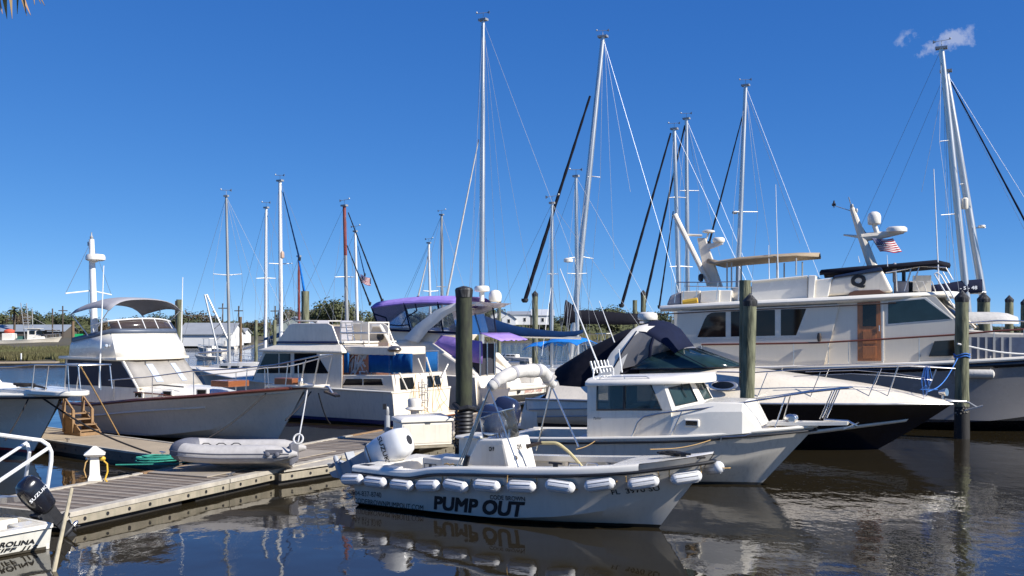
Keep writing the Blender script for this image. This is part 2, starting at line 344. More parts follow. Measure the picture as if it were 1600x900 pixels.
# ---------------------------------------------------------------- hulls
class Hull:
    """sheer, half (gunwale half breadth), chz, chb (chine): tables over u = 0 stern .. 1 bow"""
    def __init__(s, L, over, sheer, half, chz, chb, keel=-.45, flare=1.6, nu=64, nv=10, power=1.0):
        s.L, s.over, s.sheer, s.half, s.chz, s.chb, s.keel, s.flare, s.power = L, over, sheer, half, chz, chb, keel, flare, power
        u = np.concatenate([np.linspace(0, .7, nu // 2, endpoint=False), np.linspace(.7, 1, nu - nu // 2)]); s.u = u
        s.rows = [s.section(q, nv) for q in u]
    def xs(s, u, z):
        g = np.clip((u - .45) / .55, 0, 1); g = g * g * (3 - 2 * g)
        zt = float(pchip(s.sheer, 1.0)); k = np.clip((z - s.keel) / (zt - s.keel), 0, 1.3)
        k0 = ((0 - s.keel) / (zt - s.keel)) ** s.power
        return u * s.L + s.over * g * (k ** s.power - k0) / (1 - k0)
    def section(s, u, nv):
        zs, b, zc, bc = (float(pchip(q, u)) for q in (s.sheer, s.half, s.chz, s.chb))
        pts = []; fl = 1 + (s.flare - 1) * min(1, max(0, (u - .3) / .6)); kz = min(s.keel * (1 - .0 * u), zc - .02)
        for i in range(4): t = i / 4; pts.append((bc * t, kz + (zc - kz) * t))
        for i in range(nv): t = i / (nv - 1); pts.append((bc + (b - bc) * t ** fl, zc + (zs - zc) * t))
        return [(float(s.xs(u, z)), y, z) for y, z in pts]
    def mesh(s):
        mb = MB()
        for sg in (1, -1): mb.loft([[(x, y * sg, z) for x, y, z in r] for r in s.rows])
        r = s.rows[0]; n = len(r)
        mb.add([(x, y, z) for x, y, z in r] + [(x, -y, z) for x, y, z in r], [(i, i + 1, n + i + 1, n + i) for i in range(n - 1)])
        return mb
    def edge(s, sg=-1, dz=0.0, inset=0.0, u0=0.0, u1=1.0, out=0.0, n=None):
        r = []
        for q, row in zip(s.u, s.rows):
            if u0 - 1e-6 <= q <= u1 + 1e-6:
                x, y, z = row[-1]; r.append((x, sg * max(y - inset + out, 0), z + dz))
        return r
    def rail(s, dz=0.0, out=0.0, inset=0.0, u0=0.0, both=True):
        a = s.edge(-1, dz, inset, u0, 1, out); b = s.edge(1, dz, inset, u0, 1, out)
        return a + b[::-1]
    def deck(s, inset=0.0, dz=0.0, crown=lambda u, t: 0.0, u0=0.0, u1=1.0, n=8):
        rows = []
        for q, row in zip(s.u, s.rows):
            if u0 - 1e-6 <= q <= u1 + 1e-6:
                x, y, z = row[-1]; y = max(y - inset, .005)
                rows.append([(x, y * (2 * k / n - 1), z + dz + crown(q, abs(2 * k / n - 1))) for k in range(n + 1)])
        return MB().loft(rows)
    def side(s, x, z):
        if not hasattr(s, 'ug'):
            s.ug = np.concatenate([np.linspace(0, .7, 40), np.linspace(.71, 1, 60)]); s.sec = [np.array(s.section(q, 24)[4:]) for q in s.ug]
        xx = np.array([np.interp(z, q[:, 2], q[:, 0]) for q in s.sec]); yy = np.array([np.interp(z, q[:, 2], q[:, 1]) for q in s.sec])
        return float(np.interp(x, xx, yy))
    def halfx(s, x):
        e = np.array([r[-1] for r in s.rows]); return float(np.interp(x, e[:, 0], e[:, 1]))
    def sheerx(s, x):
        e = np.array([r[-1] for r in s.rows]); return float(np.interp(x, e[:, 0], e[:, 2]))
def sheer_px(fr, pts, half, Lt, sg=-1, dz=0.0):
    """sheer table from pixels traced along the near gunwale"""
    r = []
    for a, b in pts:
        q = fr.on(a, b, lambda x: sg * float(pchip(half, min(max(x / Lt, 0), 1)))); r.append((q[0] / Lt, q[2] + dz))
    return r
def railing(mb, path, posts, r=.014, n=6, pr=None):
    mb.tube(path, r, n)
    for a, b in posts: mb.tube([a, b], pr or r, n)
# ================================================================ WATER, SHORE
def water_mat():
    M = bpy.data.materials.new('harbour_water'); M.use_nodes = True; t = M.node_tree; N = t.nodes; b = N['Principled BSDF']
    b.inputs['Base Color'].default_value = (.022, .017, .009, 1); b.inputs['Roughness'].default_value = .015; b.inputs['IOR'].default_value = 1.333
    tc = N.new('ShaderNodeTexCoord')
    def noise(scale, st, det=3, off=0):
        mp = N.new('ShaderNodeMapping'); mp.inputs['Scale'].default_value = st; mp.inputs['Location'].default_value = (off, off * 1.7, 0); mp.inputs['Rotation'].default_value = (0, 0, R(12)); lk(t, tc.outputs['Object'], mp.inputs[0])
        n = N.new('ShaderNodeTexNoise'); n.inputs['Scale'].default_value = scale; n.inputs['Detail'].default_value = det; n.inputs['Roughness'].default_value = .5; lk(t, mp.outputs[0], n.inputs['Vector']); return n.outputs['Fac']
    def math_(op, a, b_):
        n = N.new('ShaderNodeMath'); n.operation = op
        for i, q in enumerate((a, b_)):
            if isinstance(q, (int, float)): n.inputs[i].default_value = q
            else: lk(t, q, n.inputs[i])
        return n.outputs[0]
    def rng(v, a, b_, c, d):
        n = N.new('ShaderNodeMapRange'); n.interpolation_type = 'SMOOTHSTEP'
        for k, q in zip(('From Min', 'From Max', 'To Min', 'To Max'), (a, b_, c, d)): n.inputs[k].default_value = q
        lk(t, v, n.inputs['Value']); return n.outputs[0]
    swell = noise(.55, (1, .8, 1), 2); rip = noise(2.6, (1, .7, 1), 4, 3.1); fine = noise(9.0, (1, .6, 1), 3, 8.3)
    patch = noise(.16, (1, .45, 1), 3, 21.0); sx = N.new('ShaderNodeSeparateXYZ'); lk(t, tc.outputs['Object'], sx.inputs[0])
    ruff = rng(patch, .44, .64, .0, 1.0)                                  # cat's-paws of wind between calm patches
    open_ = rng(sx.outputs['Y'], 36, 80, 0, 1.0)                          # open creek beyond the docks is ruffled
    east = math_('MULTIPLY', rng(sx.outputs['X'], 2.5, 6.5, 0, 1.0), rng(sx.outputs['Y'], 30, 12, .35, 1.0))
    amp = math_('ADD', math_('ADD', math_('MULTIPLY', ruff, .22), math_('MULTIPLY', open_, 3.0)), math_('ADD', math_('MULTIPLY', east, .46), .075))
    hgt = math_('ADD', math_('MULTIPLY', swell, 1.2), math_('MULTIPLY', math_('ADD', math_('MULTIPLY', rip, 1.0), math_('MULTIPLY', fine, .22)), amp))
    bp = N.new('ShaderNodeBump'); bp.inputs['Strength'].default_value = 1.0; bp.inputs['Distance'].default_value = .022; lk(t, hgt, bp.inputs['Height']); lk(t, bp.outputs[0], b.inputs['Normal'])
    return M
w = MB(); w.add([(-1500, -60, 0), (1500, -60, 0), (1500, 2600, 0), (-1500, 2600, 0)], [(0, 1, 2, 3)])
tag(w.build('water', water_mat(), smooth=0), kind='structure')
M_mud = pm('shore_ground', (.10, .085, .05), .95, var=.3, scale=.2, bump=.4, bscale=3)
M_marsh = pm('marsh_grass_blades', (.20, .155, .065), .8, var=.4, scale=.09, col2=(.155, .165, .06))
def shore_y(x):
    if x < -52: return 168 + 6 * math.sin(x * .05)
    return 225 + 10 * math.sin(x * .03)
xs = list(range(-420, 421, 6)); rows = []
for k, (dy, z) in enumerate(((-6, -.6), (2, .35), (10, .6), (60, 1.4), (400, 2.4), (2300, 3.0))):
    rows.append([(x * (1 if k < 4 else 1 + k * .7), shore_y(x) + dy, z + .12 * math.sin(x * .31 + k)) for x in xs])
tag(MB().loft(rows, flip=True).build('far_shore_ground', M_mud), kind='structure')
# the low marsh island at the left
def marsh_edge(x): return 98 + 5 * math.sin(x * .21) + 2 * math.sin(x * .67 + 1)
mx0, mx1 = -130, -42
xs = list(range(mx0, mx1 + 1, 2)); rows = []
for k, (dy, z) in enumerate(((0, -.4), (3, .15), (14, .35), (50, .35), (62, -.4))):
    rows.append([(x, marsh_edge(x) + dy * min(1, (mx1 + 1 - x) / 14 + .1), z) for x in xs])
tag(MB().loft(rows, flip=True).build('marsh_ground', M_mud), kind='structure')
rnd = random.Random(3); g = MB()
def blade(mb, x, y, z, h, w_, rr):
    a = rr.uniform(0, math.pi); ca, sa = math.cos(a) * w_, math.sin(a) * w_; lx, ly = rr.uniform(-.3, .3) * h, rr.uniform(-.3, .3) * h
    mb.add([(x - ca, y - sa, z), (x + ca, y + sa, z), (x + lx + ca * .4, y + ly, z + h), (x + lx - ca * .4, y + ly, z + h * .96)], [(0, 1, 2, 3)])
for _ in range(60000):
    x = rnd.uniform(mx0, mx1); d = rnd.random() ** 1.5 * 50 * min(1, (mx1 + 1 - x) / 14 + .1); blade(g, x, marsh_edge(x) + 1.5 + d, .1, rnd.uniform(.4, .8) * (1 if (mx1 - x) > 4 else .6), rnd.uniform(.03, .09), rnd)
for _ in range(12000):
    x = rnd.uniform(-50, 150); blade(g, x, shore_y(x) + rnd.uniform(0, 26), .3, rnd.uniform(.6, 1.3), rnd.uniform(.12, .3), rnd)
tag(g.build('marsh_grass', M_marsh, smooth=0), kind='stuff')

# ================================================================ FAR WOOD
M_bark = pm('tree_bark', (.10, .075, .055), .95, var=.3, scale=6, bump=.4, bscale=20)
LEAFM = [pm('oak_leaves_%s' % n, c, .75, var=.45, scale=.35, col2=c2) for n, c, c2 in (('deep', (.042, .056, .022), (.075, .09, .032)), ('olive', (.075, .085, .028), (.11, .12, .045)), ('russet', (.085, .06, .032), (.12, .085, .042)), ('pine', (.030, .045, .02), (.05, .07, .028)))]
def crown_mesh(seed, wd, ht, n, leaf, lobes):
    rr = random.Random(seed); mb = MB()
    lb = [(rr.uniform(-.36, .36) * wd, rr.uniform(-.3, .3) * wd, ht * rr.uniform(.28, .80), rr.uniform(.13, .26) * wd) for _ in range(lobes)]
    for _ in range(n):
        cx_, cy_, cz_, r_ = rr.choice(lb); d = Vector((rr.gauss(0, 1), rr.gauss(0, 1), rr.gauss(0, .75))).normalized() * r_ * rr.uniform(.55, 1.05)
        p = Vector((cx_, cy_, cz_)) + d; s_ = leaf * rr.uniform(.6, 1.4); nrm = (d.normalized() + Vector((rr.uniform(-.7, .7), rr.uniform(-.7, .7), rr.uniform(-.4, .9)))).normalized(); a, b = basis(nrm)
        t_ = rr.uniform(0, 6.28); a, b = a * math.cos(t_) + b * math.sin(t_), b * math.cos(t_) - a * math.sin(t_)
        mb.add([p - a * s_, p + b * s_ * .55, p + a * s_, p - b * s_ * .55], [(0, 1, 2, 3)])
    tr = MB(); tr.tube([(0, 0, 0), (.08 * wd * .3, 0, ht * .3), (0, .02 * wd, ht * .62)], [wd * .035, wd * .026, wd * .012], 7)
    for cx_, cy_, cz_, r_ in lb[:6]: tr.tube([(0, 0, ht * .28), (cx_ * .5, cy_ * .5, cz_ * .75), (cx_, cy_, cz_)], [wd * .018, wd * .012, wd * .004], 5)
    return mb, tr
def tree(name, label, seed, wd, ht, n, leaf, lobes, mat, group=None):
    o = thing(name, label, 'tree', group=group); c, t_ = crown_mesh(seed, wd, ht, n, leaf, lobes)
    t_.build('trunk', M_bark, o); c.build('crown', mat, o, smooth=0); return o
protos = []
for i in range(6):
    protos.append((('oak_tree', 'broad dark live oak in the tree line on the far shore', 'oaks of the far shore') if i % 3 == 0 else ('shore_tree', 'olive green bushy tree in the tree line on the far shore', 'olive trees of the far shore') if i % 3 == 1 else ('bare_brown_tree', 'brownish half bare tree in the tree line on the far shore', 'brownish trees of the far shore'), i))
base_tree = {}
rnd = random.Random(11)
def put_tree(i, x, y, s, z=.8):
    (nm, lb, gp), k = protos[i]
    if i not in base_tree: o = base_tree[i] = tree(nm, lb, 40 + i, 11.5, 8.2, 2300 if i % 3 < 2 else 1300, .36, 12 + i, LEAFM[(0, 1, 2, 0, 1, 2)[i]], gp)
    else: o = copy_tree(base_tree[i])
    o.location = (x, y, z); o.rotation_euler = (0, 0, rnd.uniform(0, 6.28)); o.scale = (s * rnd.uniform(.9, 1.15), s * rnd.uniform(.9, 1.1), s * rnd.uniform(.85, 1.1)); return o
for k in range(74):
    px = -40 + 1135 * (k + rnd.uniform(-.3, .3)) / 74; Y = rnd.uniform(232, 268) if px < 430 else rnd.uniform(300, 345) if not 765 < px < 885 else rnd.uniform(335, 365)
    x = (px - 800) / F * Y; s = (.80 + .20 * math.sin(px * .028) + rnd.uniform(-.14, .14)) * (Y / 250) * (.92 if 430 < px < 770 else .86)
    put_tree(rnd.choice((0, 0, 3, 1, 4, 2, 5)) if px < 520 else rnd.choice((0, 3, 1, 4)), x, Y, s)
for k in range(12):
    px = 1535 + 8 * k + rnd.uniform(-3, 3); Y = rnd.uniform(300, 330); put_tree(rnd.choice((0, 3, 1)), (px - 800) / F * Y, Y, .33 + rnd.uniform(0, .1), .6)
# scrub under the wood, one mass
g = MB(); rnd = random.Random(5)
for _ in range(9000):
    px = rnd.uniform(-60, 1110); Y = rnd.uniform(226, 245) if px < 430 else rnd.uniform(292, 312) if not 760 < px < 890 else rnd.uniform(318, 330); x = (px - 800) / F * Y; z = rnd.random() ** 1.2 * 4.0 * (.6 + .4 * math.sin(px * .11)) + .5
    a = rnd.uniform(0, 3.14); s_ = rnd.uniform(.4, .9); g.add([(x - s_ * math.cos(a), Y, z), (x, Y - s_ * .3, z - s_ * .5), (x + s_ * math.cos(a), Y + .2, z + .1), (x, Y + .1, z + s_ * .6)], [(0, 1, 2, 3)])
tag(g.build('shore_scrub', LEAFM[1], smooth=0), kind='stuff')
def palm(x, y, z, h, label):
    o = thing('palm_tree', label, 'palm tree', (x, y, z)); MB().tube([(0, 0, 0), (.1, 0, h * .5), (0, .1, h)], [.3, .24, .22], 8).build('trunk', M_bark, o); c = MB(); rr = random.Random(2)
    for k in range(34):
        a = rr.uniform(0, 6.28); e = rr.uniform(-.9, 1.2); L = rr.uniform(1.3, 1.9); pts = []
        for i in range(5): t_ = i / 4; pts.append(Vector((math.cos(a) * L * t_ * math.cos(e * .6), math.sin(a) * L * t_ * math.cos(e * .6), h + L * t_ * math.sin(e) - .9 * t_ * t_)))
        sd_ = Vector((-math.sin(a), math.cos(a), 0)); c.loft([[p + sd_ * w_, p - sd_ * w_] for p, w_ in zip(pts, (.05, .25, .28, .2, .02))])
    c.build('crown', LEAFM[1], o, smooth=0)
palm(*P(22, 507, 222), 7.6, 'lone cabbage palm with a bare trunk rising over the oaks at far left') if False else palm((22 - 800) / F * 222, 222, .8, 6.3, 'lone cabbage palm with a bare trunk in front of the oaks')
# bare tree among the pilings
def bare_tree(px, Y, h, label):
    o = thing('bare_tree', label, 'tree', ((px - 800) / F * Y, Y, 0.2)); mb = MB(); rr = random.Random(8)
    def limb(p, d, L, r, dep):
        q = p + d * L; mb.tube([p, p + d * L * .5 + Vector((rr.uniform(-.05, .05) * L, 0, 0)), q], [r, r * .8, r * .6], 5)
        if dep:
            for _ in range(3 if dep > 1 else 2): limb(q, (d + Vector((rr.uniform(-.7, .7), rr.uniform(-.7, .7), rr.uniform(-.1, .5)))).normalized(), L * rr.uniform(.6, .8), r * .6, dep - 1)
    limb(Vector((0, 0, 0)), Vector((0, 0, 1)), h * .36, h * .022, 4); mb.build('trunk', pm('pale_dead_wood', (.30, .26, .22), .9, var=.2), o)
bare_tree(461, 118, 5.6, 'pale leafless tree standing behind the moored boats')

# ================================================================ FAR BUILDINGS
M_wallw = pm('white_siding', (.74, .73, .70), .7, var=.06, scale=.6); M_roofg = pm('grey_metal_roof', (.30, .31, .32), .5, var=.12, scale=.5); M_rooft = pm('pale_metal_roof', (.50, .51, .52), .45, var=.1, scale=.5)
M_rooft2 = pm('slate_blue_roof', (.28, .31, .34), .5, var=.1, scale=.5)
def house(px, Y, wd, dp, eave, ridge, label, name='house', roof=None, gable_front=True, wins=2, z=2.5, raised=0.0, cat='house', rz=0.0, wall=None):
    o = thing(name, label, cat, ((px - 800) / F * Y, Y, z), rz); wl = MB(); h = wd / 2; z0 = raised
    if gable_front: wl.prism([(-h, z0), (h, z0), (h, eave), (0, ridge), (-h, eave)], 0, dp)
    else: wl.box(-h, h, 0, dp, z0, eave); wl.add([(-h, 0, eave), (-h, dp, eave), (-h, dp / 2, ridge), (h, 0, eave), (h, dp, eave), (h, dp / 2, ridge)], [(0, 1, 2), (3, 5, 4), (0, 2, 5, 3), (1, 4, 5, 2)])
    wl.build('wall', wall or M_wallw, o, smooth=0); rf = MB(); ov = .3
    if gable_front:
        for s_ in (-1, 1): k = (ridge - eave) / h; rf.slab([(0, -ov, ridge + .06), (s_ * (h + ov), -ov, eave - ov * k + .06), (s_ * (h + ov), dp + ov, eave - ov * k + .06), (0, dp + ov, ridge + .06)], (0, 0, .14))
    else:
        k = (ridge - eave) / (dp / 2)
        for y0, y1 in ((-ov, dp / 2), (dp + ov, dp / 2)): rf.slab([(-h - ov, y0, eave - ov * k + .06), (h + ov, y0, eave - ov * k + .06), (h + ov, y1, ridge + .06), (-h - ov, y1, ridge + .06)], (0, 0, .14))
    rf.build('roof', roof or M_roofg, o, smooth=0)
    if raised:
        for sx_ in (-1, -.33, .33, 1): MB().box(sx_ * (h - .2) - .12, sx_ * (h - .2) + .12, .05, .3, -2.2, z0).build('stilt', pm('stilt_wood', (.16, .12, .09), .9), o)
    for i in range(wins):
        xw = (i + .5) / wins * wd - h; zw = z0 + (eave - z0) * .3
        f = MB().box(xw - .42, xw + .42, -.06, .02, zw, zw + 1.2).build('window', M_clean, o); MB().box(xw - .34, xw + .34, -.08, -.03, zw + .08, zw + 1.12).build('pane', M_glass, f)
    return o
house(783, 300, 6.0, 9, 4.1, 5.6, 'white gabled stilt house furthest west in the row of white houses across the creek', raised=1.6, roof=M_roofg)
house(795, 296, 4.0, 8, 3.2, 4.7, 'narrow white gabled house second in the row across the creek', raised=1.4, roof=M_rooft2, wins=1)
house(811, 300, 6.6, 8, 4.4, 5.3, 'white house with a low grey roof third in the row across the creek', raised=1.5, roof=M_roofg, gable_front=False)
house(832, 306, 4.6, 8, 3.9, 5.2, 'white gabled house beside the tall green piling, in the row across the creek', raised=1.4, roof=M_rooft2)
house(848, 300, 6.4, 9, 4.2, 5.9, 'white house with a wide pale metal roof at the east end of the row', raised=1.5, roof=M_rooft, gable_front=False, wins=3)
house(320, 166, 8.4, 8, 1.9, 3.6, 'long white warehouse with grey pitched roof behind the moored boats', 'warehouse', gable_front=False, wins=0, cat='warehouse', roof=M_roofg, z=.3)
house(356, 190, 5.5, 6, 1.7, 2.6, 'small white shed beside the long white warehouse', 'shed', gable_front=False, wins=1, cat='shed', z=.4)
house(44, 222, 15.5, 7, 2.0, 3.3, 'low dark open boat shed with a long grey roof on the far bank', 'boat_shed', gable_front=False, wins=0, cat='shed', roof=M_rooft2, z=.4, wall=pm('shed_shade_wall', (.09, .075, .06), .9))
house(460, 205, 7.5, 7, 3.0, 4.8, 'greenish grey gabled house half hidden behind the flybridge cruiser', 'house', roof=M_rooft2, wins=2, wall=pm('sage_siding', (.36, .40, .36), .7), z=.5)
# far walkway with pylons on the right horizon
br = thing('far_pier', 'long low pier with a railing on the right horizon', 'pier', ((1500 - 800) / F * 280, 280, 0)); d_ = MB().box(-3, 40, 0, 2, 1.2, 1.7); p_ = MB(); r_ = MB()
for k in range(16): p_.box(-2 + k * 2.7, -1.7 + k * 2.7, .1, .4, -.8, 1.2); r_.box(-2 + k * 2.7, -1.9 + k * 2.7, .05, .15, 1.7, 4.4)
r_.box(-3, 40, .05, .15, 4.3, 4.45)
d_.build('deck', M_wallw, br); p_.build('piles', M_bark, br); r_.build('rail_posts', M_alud, br)

# ================================================================ WOOD OF THE DOCKS
M_plank = [pm('weathered_plank_%s' % n, c, .85, var=.3, scale=3, stretch=(1, 1, 1), bump=.35, bscale=22) for n, c in (('grey', (.25, .205, .16)), ('brown', (.185, .14, .10)), ('pale', (.31, .26, .205)), ('dark', (.135, .105, .08)))]
M_edge = pm('pale_treated_timber', (.34, .29, .21), .8, var=.3, scale=2.5, bump=.3, bscale=18, streak=.45, streakcol=(.12, .15, .09))
M_edgew = pm('weathered_white_capping', (.46, .41, .33), .75, var=.28, scale=3, bump=.2, bscale=20, streak=.3)
M_tandeck = pm('tan_decking', (.38, .30, .20), .85, var=.12, scale=1.2, bump=.25, bscale=20)
M_newwood = pm('new_yellow_lumber', (.30, .18, .085), .75, var=.26, scale=4, stretch=(1, 5, 1), bump=.2, bscale=25)
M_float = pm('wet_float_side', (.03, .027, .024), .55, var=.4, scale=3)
M_pile = pm('green_treated_piling', (.095, .10, .048), .95, var=.6, scale=9, stretch=(1, 1, .16), bump=1.0, bscale=22, col2=(.27, .27, .165), streak=.85, streakcol=(.035, .04, .025))
M_piled = pm('dark_wet_piling', (.02, .018, .016), .7, var=.4, scale=3, stretch=(1, 1, .3), bump=.6, bscale=10)
M_pileb = pm('brown_weathered_piling', (.19, .125, .07), .9, var=.35, scale=2.5, stretch=(1, 1, .3), bump=.6, bscale=10)
M_cap = pm('black_piling_cap', (.015, .014, .014), .6, var=.3, scale=7, streak=.5, streakcol=(.4, .39, .36))
class DockFr(Fr): pass
DZ = .30
md = Fr(-8.66, 17.9, 66.5)                    # along the main dock; x along it, y to its left
def main_dock():
    L, wd = 25.0, 2.45
    o = thing('main_dock', 'long weathered plank floating dock with pale perforated edge timbers', 'dock', md.o, md.a)
    rr = random.Random(4); y0, y1 = -wd / 2, wd / 2
    # planks across the dock, individually for the near stretch
    x = 0.0; meshes = {}; k = 0
    while x < L:
        w_ = .145; 
        if k < 150:
            key = k % 8
            if key not in meshes:
                mb = MB().box(0, w_ - .012, y0 + .2, y1 - .14, -.045, rr.uniform(-.003, .004)); p = mb.build('plank', M_plank[key % 4], o, smooth=0); meshes[key] = p
            else: p = meshes[key].copy(); COL.objects.link(p)
            p.location = (x, rr.uniform(-.01, .01), DZ); p.rotation_euler = (rr.uniform(-.003, .003), 0, rr.uniform(-.004, .004))
        x += w_; k += 1
    j = MB().box(0, L, y0 + .1, y0 + .2, .1, DZ - .05); j.box(0, L, y1 - .2, y1 - .1, .1, DZ - .05); j.box(0, L, -.08, .08, .1, DZ - .05); j.build('joists', M_plank[3], o, smooth=0)
    fl = MB()
    for q in range(8): fl.box(.2 + q * 3.1, 2.9 + q * 3.1, y0 + .12, y1 - .12, -.35, DZ - .19)
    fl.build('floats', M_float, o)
    # edge timbers, each with a row of bolt holes recessed
    q = 0.0; n = 0
    while q < L:
        e = min(q + 4.2, L); t_ = MB().box(q, e - .015, y0, y0 + .10, DZ - .20, DZ - .05).build('edge_timber', M_edge, o, smooth=0, bevel=.008)
        for h_ in np.arange(q + .35, e - .1, .52): MB().lathe([(.032, 0), (.036, .004), (.036, .012), (.026, .012)], (h_, y0 + .006, DZ - .125), (0, -1, 0), 10).build('bolt_hole', M_black, t_)
        MB().box(q + .004, e - .02, y0 - .02, y0 + .2, DZ - .05, DZ + .035).build('capping_board', M_edgew, o, smooth=0, bevel=.006)
        MB().box(q, e - .015, y1 - .14, y1, .08, DZ + .03).build('edge_board', M_newwood if n % 2 else M_edgew, o, smooth=0, bevel=.006)
        q = e; n += 1
    # sheet of plain decking laid over the planks by the dinghy
    MB().box(4.3, 9.2, -.55, y1 - .16, DZ + .006, DZ + .03).build('deck_sheet', pm('grey_deck_sheet', (.32, .27, .21), .8, var=.2, scale=1.5, bump=.15, bscale=12), o, smooth=0, bevel=.004)
    MB().box(-.1, 0, y0, y1, .08, DZ + .03).build('end_board', M_edgew, o, smooth=0)
    for cx_ in (4.6, 6.9, 11.0):
        c = MB(); c.tube([(cx_ - .13, y0 + .3, DZ + .075), (cx_ + .13, y0 + .3, DZ + .075)], .018, 8); c.box(cx_ - .06, cx_ - .03, y0 + .28, y0 + .32, DZ, DZ + .07); c.box(cx_ + .03, cx_ + .06, y0 + .28, y0 + .32, DZ, DZ + .07); c.build('cleat', M_steel, o)
main_dock()
def gusset():
    a, b, c, d = G(440, 737, DZ), G(534, 723, DZ), G(545, 700, DZ), G(470, 712, DZ)
    o = thing('dock_gusset', 'short triangular finger of the main dock behind the pump boat, with white capping', 'dock', a); 
    pts = [Vector((q - a)[:2]).to_3d() for q in (a, b)]
    ex = (b - a); ex.z = 0; L = ex.length + .25; ex.normalize(); ey = Vector((-ex.y, ex.x, 0)); o.rotation_euler = (0, 0, math.atan2(ex.y, ex.x))
    MB().box(0, L, 0, .1, -.21, -.055).build('edge_timber', M_edge, o, smooth=0, bevel=.008)
    for h_ in (.3, .85, 1.35): MB().lathe([(.032, 0), (.036, .004), (.036, .012), (.026, .012)], (h_, .006, -.13), (0, -1, 0), 10).build('bolt_hole', M_black, o)
    MB().prismz([(.05, -.02), (L, -.02), (L - .1, .75), (.55, .5)], -.02, .012).build('capping_board', M_edgew, o, smooth=0, bevel=.006)
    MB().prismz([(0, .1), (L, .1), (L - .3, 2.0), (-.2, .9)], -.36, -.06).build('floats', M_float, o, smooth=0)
    for k in range(9): MB().box(.1 + k * .15, .238 + k * .15, .12, .55 + .16 * k, -.055, -.022).build('plank', M_plank[k % 4], o, smooth=0)
    MB().ball((L + .03, .05, -.16), (.10, .16, .09), 12, 8).build('rubber_bumper', M_black, o)
gusset()
def finger_dock():
    fr = Fr(-7.3, 24.9, 141.0); o = thing('finger_dock', 'tan decked finger dock running out between the motor yacht bow and the white trawler', 'dock', fr.o, fr.a); z = .36; y0, y1 = -.9, .9; L = 12.2
    for k in range(10): MB().box(k * 1.22, k * 1.22 + 1.208, y0 + .08, y1 - .08, z - .04, z).build('deck_panel', M_tandeck, o, smooth=0, bevel=.004)
    for y_ in (y0, y1 - .08):
        MB().box(0, L, y_, y_ + .08, .1, z - .03).build('edge_timber', M_plank[3], o, smooth=0); MB().box(0, L, y_ - .015, y_ + .085, z - .03, z + .02).build('capping_board', M_edgew, o, smooth=0, bevel=.005)
    for h_ in np.arange(.4, L, .55): MB().lathe([(.03, 0), (.034, .01), (.024, .01)], (h_, y1 - .004, .22), (0, 1, 0), 8).build('bolt_hole', M_black, o)
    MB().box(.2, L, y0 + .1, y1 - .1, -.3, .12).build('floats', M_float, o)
    c = MB()
    for cx_ in (1.0, 5.6): c.tube([(cx_ - .13, y1 - .2, z + .075), (cx_ + .13, y1 - .2, z + .075)], .018, 8); c.box(cx_ - .05, cx_ + .05, y1 - .22, y1 - .18, z, z + .07)
    c.build('cleat', M_steel, o); return fr
fd = finger_dock()
def float_walk(px0, px1, py, label, name='floating_walkway'):
    a, b = G(px0, py, .4), G(px1, py - 1.0, .4); d = b - a; o = thing(name, label, 'dock', (a.x, a.y, 0), math.atan2(d.y, d.x)); L = d.length
    for k in range(int(L / 2)): MB().box(k * 2, k * 2 + 1.97, 0, 1.6, .3, .42).build('deck_panel', M_tandeck, o, smooth=0)
    MB().box(0, L, .05, 1.5, -.2, .3).build('floats', M_float, o)
float_walk(-30, 125, 566.5, 'distant tan floating walkway along the marsh edge')
float_walk(300, 520, 573, 'grey floating walkway behind the moored sailing boats')

# ================================================================ PILINGS
ORD = ['first', 'second', 'third', 'fourth', 'fifth', 'sixth', 'seventh', 'eighth', 'ninth', 'tenth', 'eleventh', 'twelfth', 'thirteenth', 'fourteenth']
def piling(px, py, Y, dpx, label, cap='cone', mat=None, lean=0.0, wet=None, low=None):
    r = dpx / F * Y / 2; x = (px - 800) / F * Y; z = H - (py - HZ) / F * Y
    o = thing('piling', label, 'piling', (x, Y, 0), group='wooden mooring pilings'); rr = random.Random(int(px * 7)); rows = []
    zb = -1.2; top = z - (r * 1.3 if cap == 'cone' else 0)
    for i in range(15):
        t_ = i / 14; zz = zb + (top - zb) * t_; rows.append([((r * (1.08 - .08 * t_) + rr.uniform(-.012, .012)) * math.cos(2 * math.pi * k / 16) - lean * (top - zz), (r * (1.08 - .08 * t_) + rr.uniform(-.012, .012)) * math.sin(2 * math.pi * k / 16), zz) for k in range(16)])
    MB().loft(rows, close_v=True, cap=True).build('shaft', mat or M_pile, o, smooth=50)
    zw = wet if wet is not None else .55
    MB().lathe([(r * 1.10, -1.0), (r * 1.15, .05), (r * 1.12, zw * .7), (r * 1.09, zw)], (-lean * (top - .2), 0, 0), n=16).build('wet_band', M_piled, o)
    bb = MB()
    for k in range(46): a_ = rr.uniform(0, 6.28); bb.ball((-lean * (top - .2) + math.cos(a_) * r * 1.1, math.sin(a_) * r * 1.1, zw + rr.uniform(-.25, .10)), rr.uniform(.012, .03), 5, 3)
    if Y < 40: tag(bb.build('barnacles', pm('barnacle_shell', (.30, .27, .21), .9, var=.3), o), kind='stuff')
    if cap == 'cone': MB().lathe([(r * 1.02, -.12), (r * 1.10, -.02), (r * 1.08, .03), (r * .1, r * 1.25), (0, r * 1.3)], (0, 0, top), n=16).build('cap', M_cap, o, smooth=30)
    return o, x, r, z
piling(1503, 453, 32.0, 20, 'tall green piling with a dark cone cap before the big white yacht hull', wet=1.0)
piling(1164, 438, 29.2, 17, 'tall flat topped piling standing right behind the cone capped one at the black cruiser', cap='flat')
o_, _, _, _ = piling(1172, 458, 27.8, 21, 'green cone capped piling leaning between the fishing boat and the black cruiser', lean=.03)
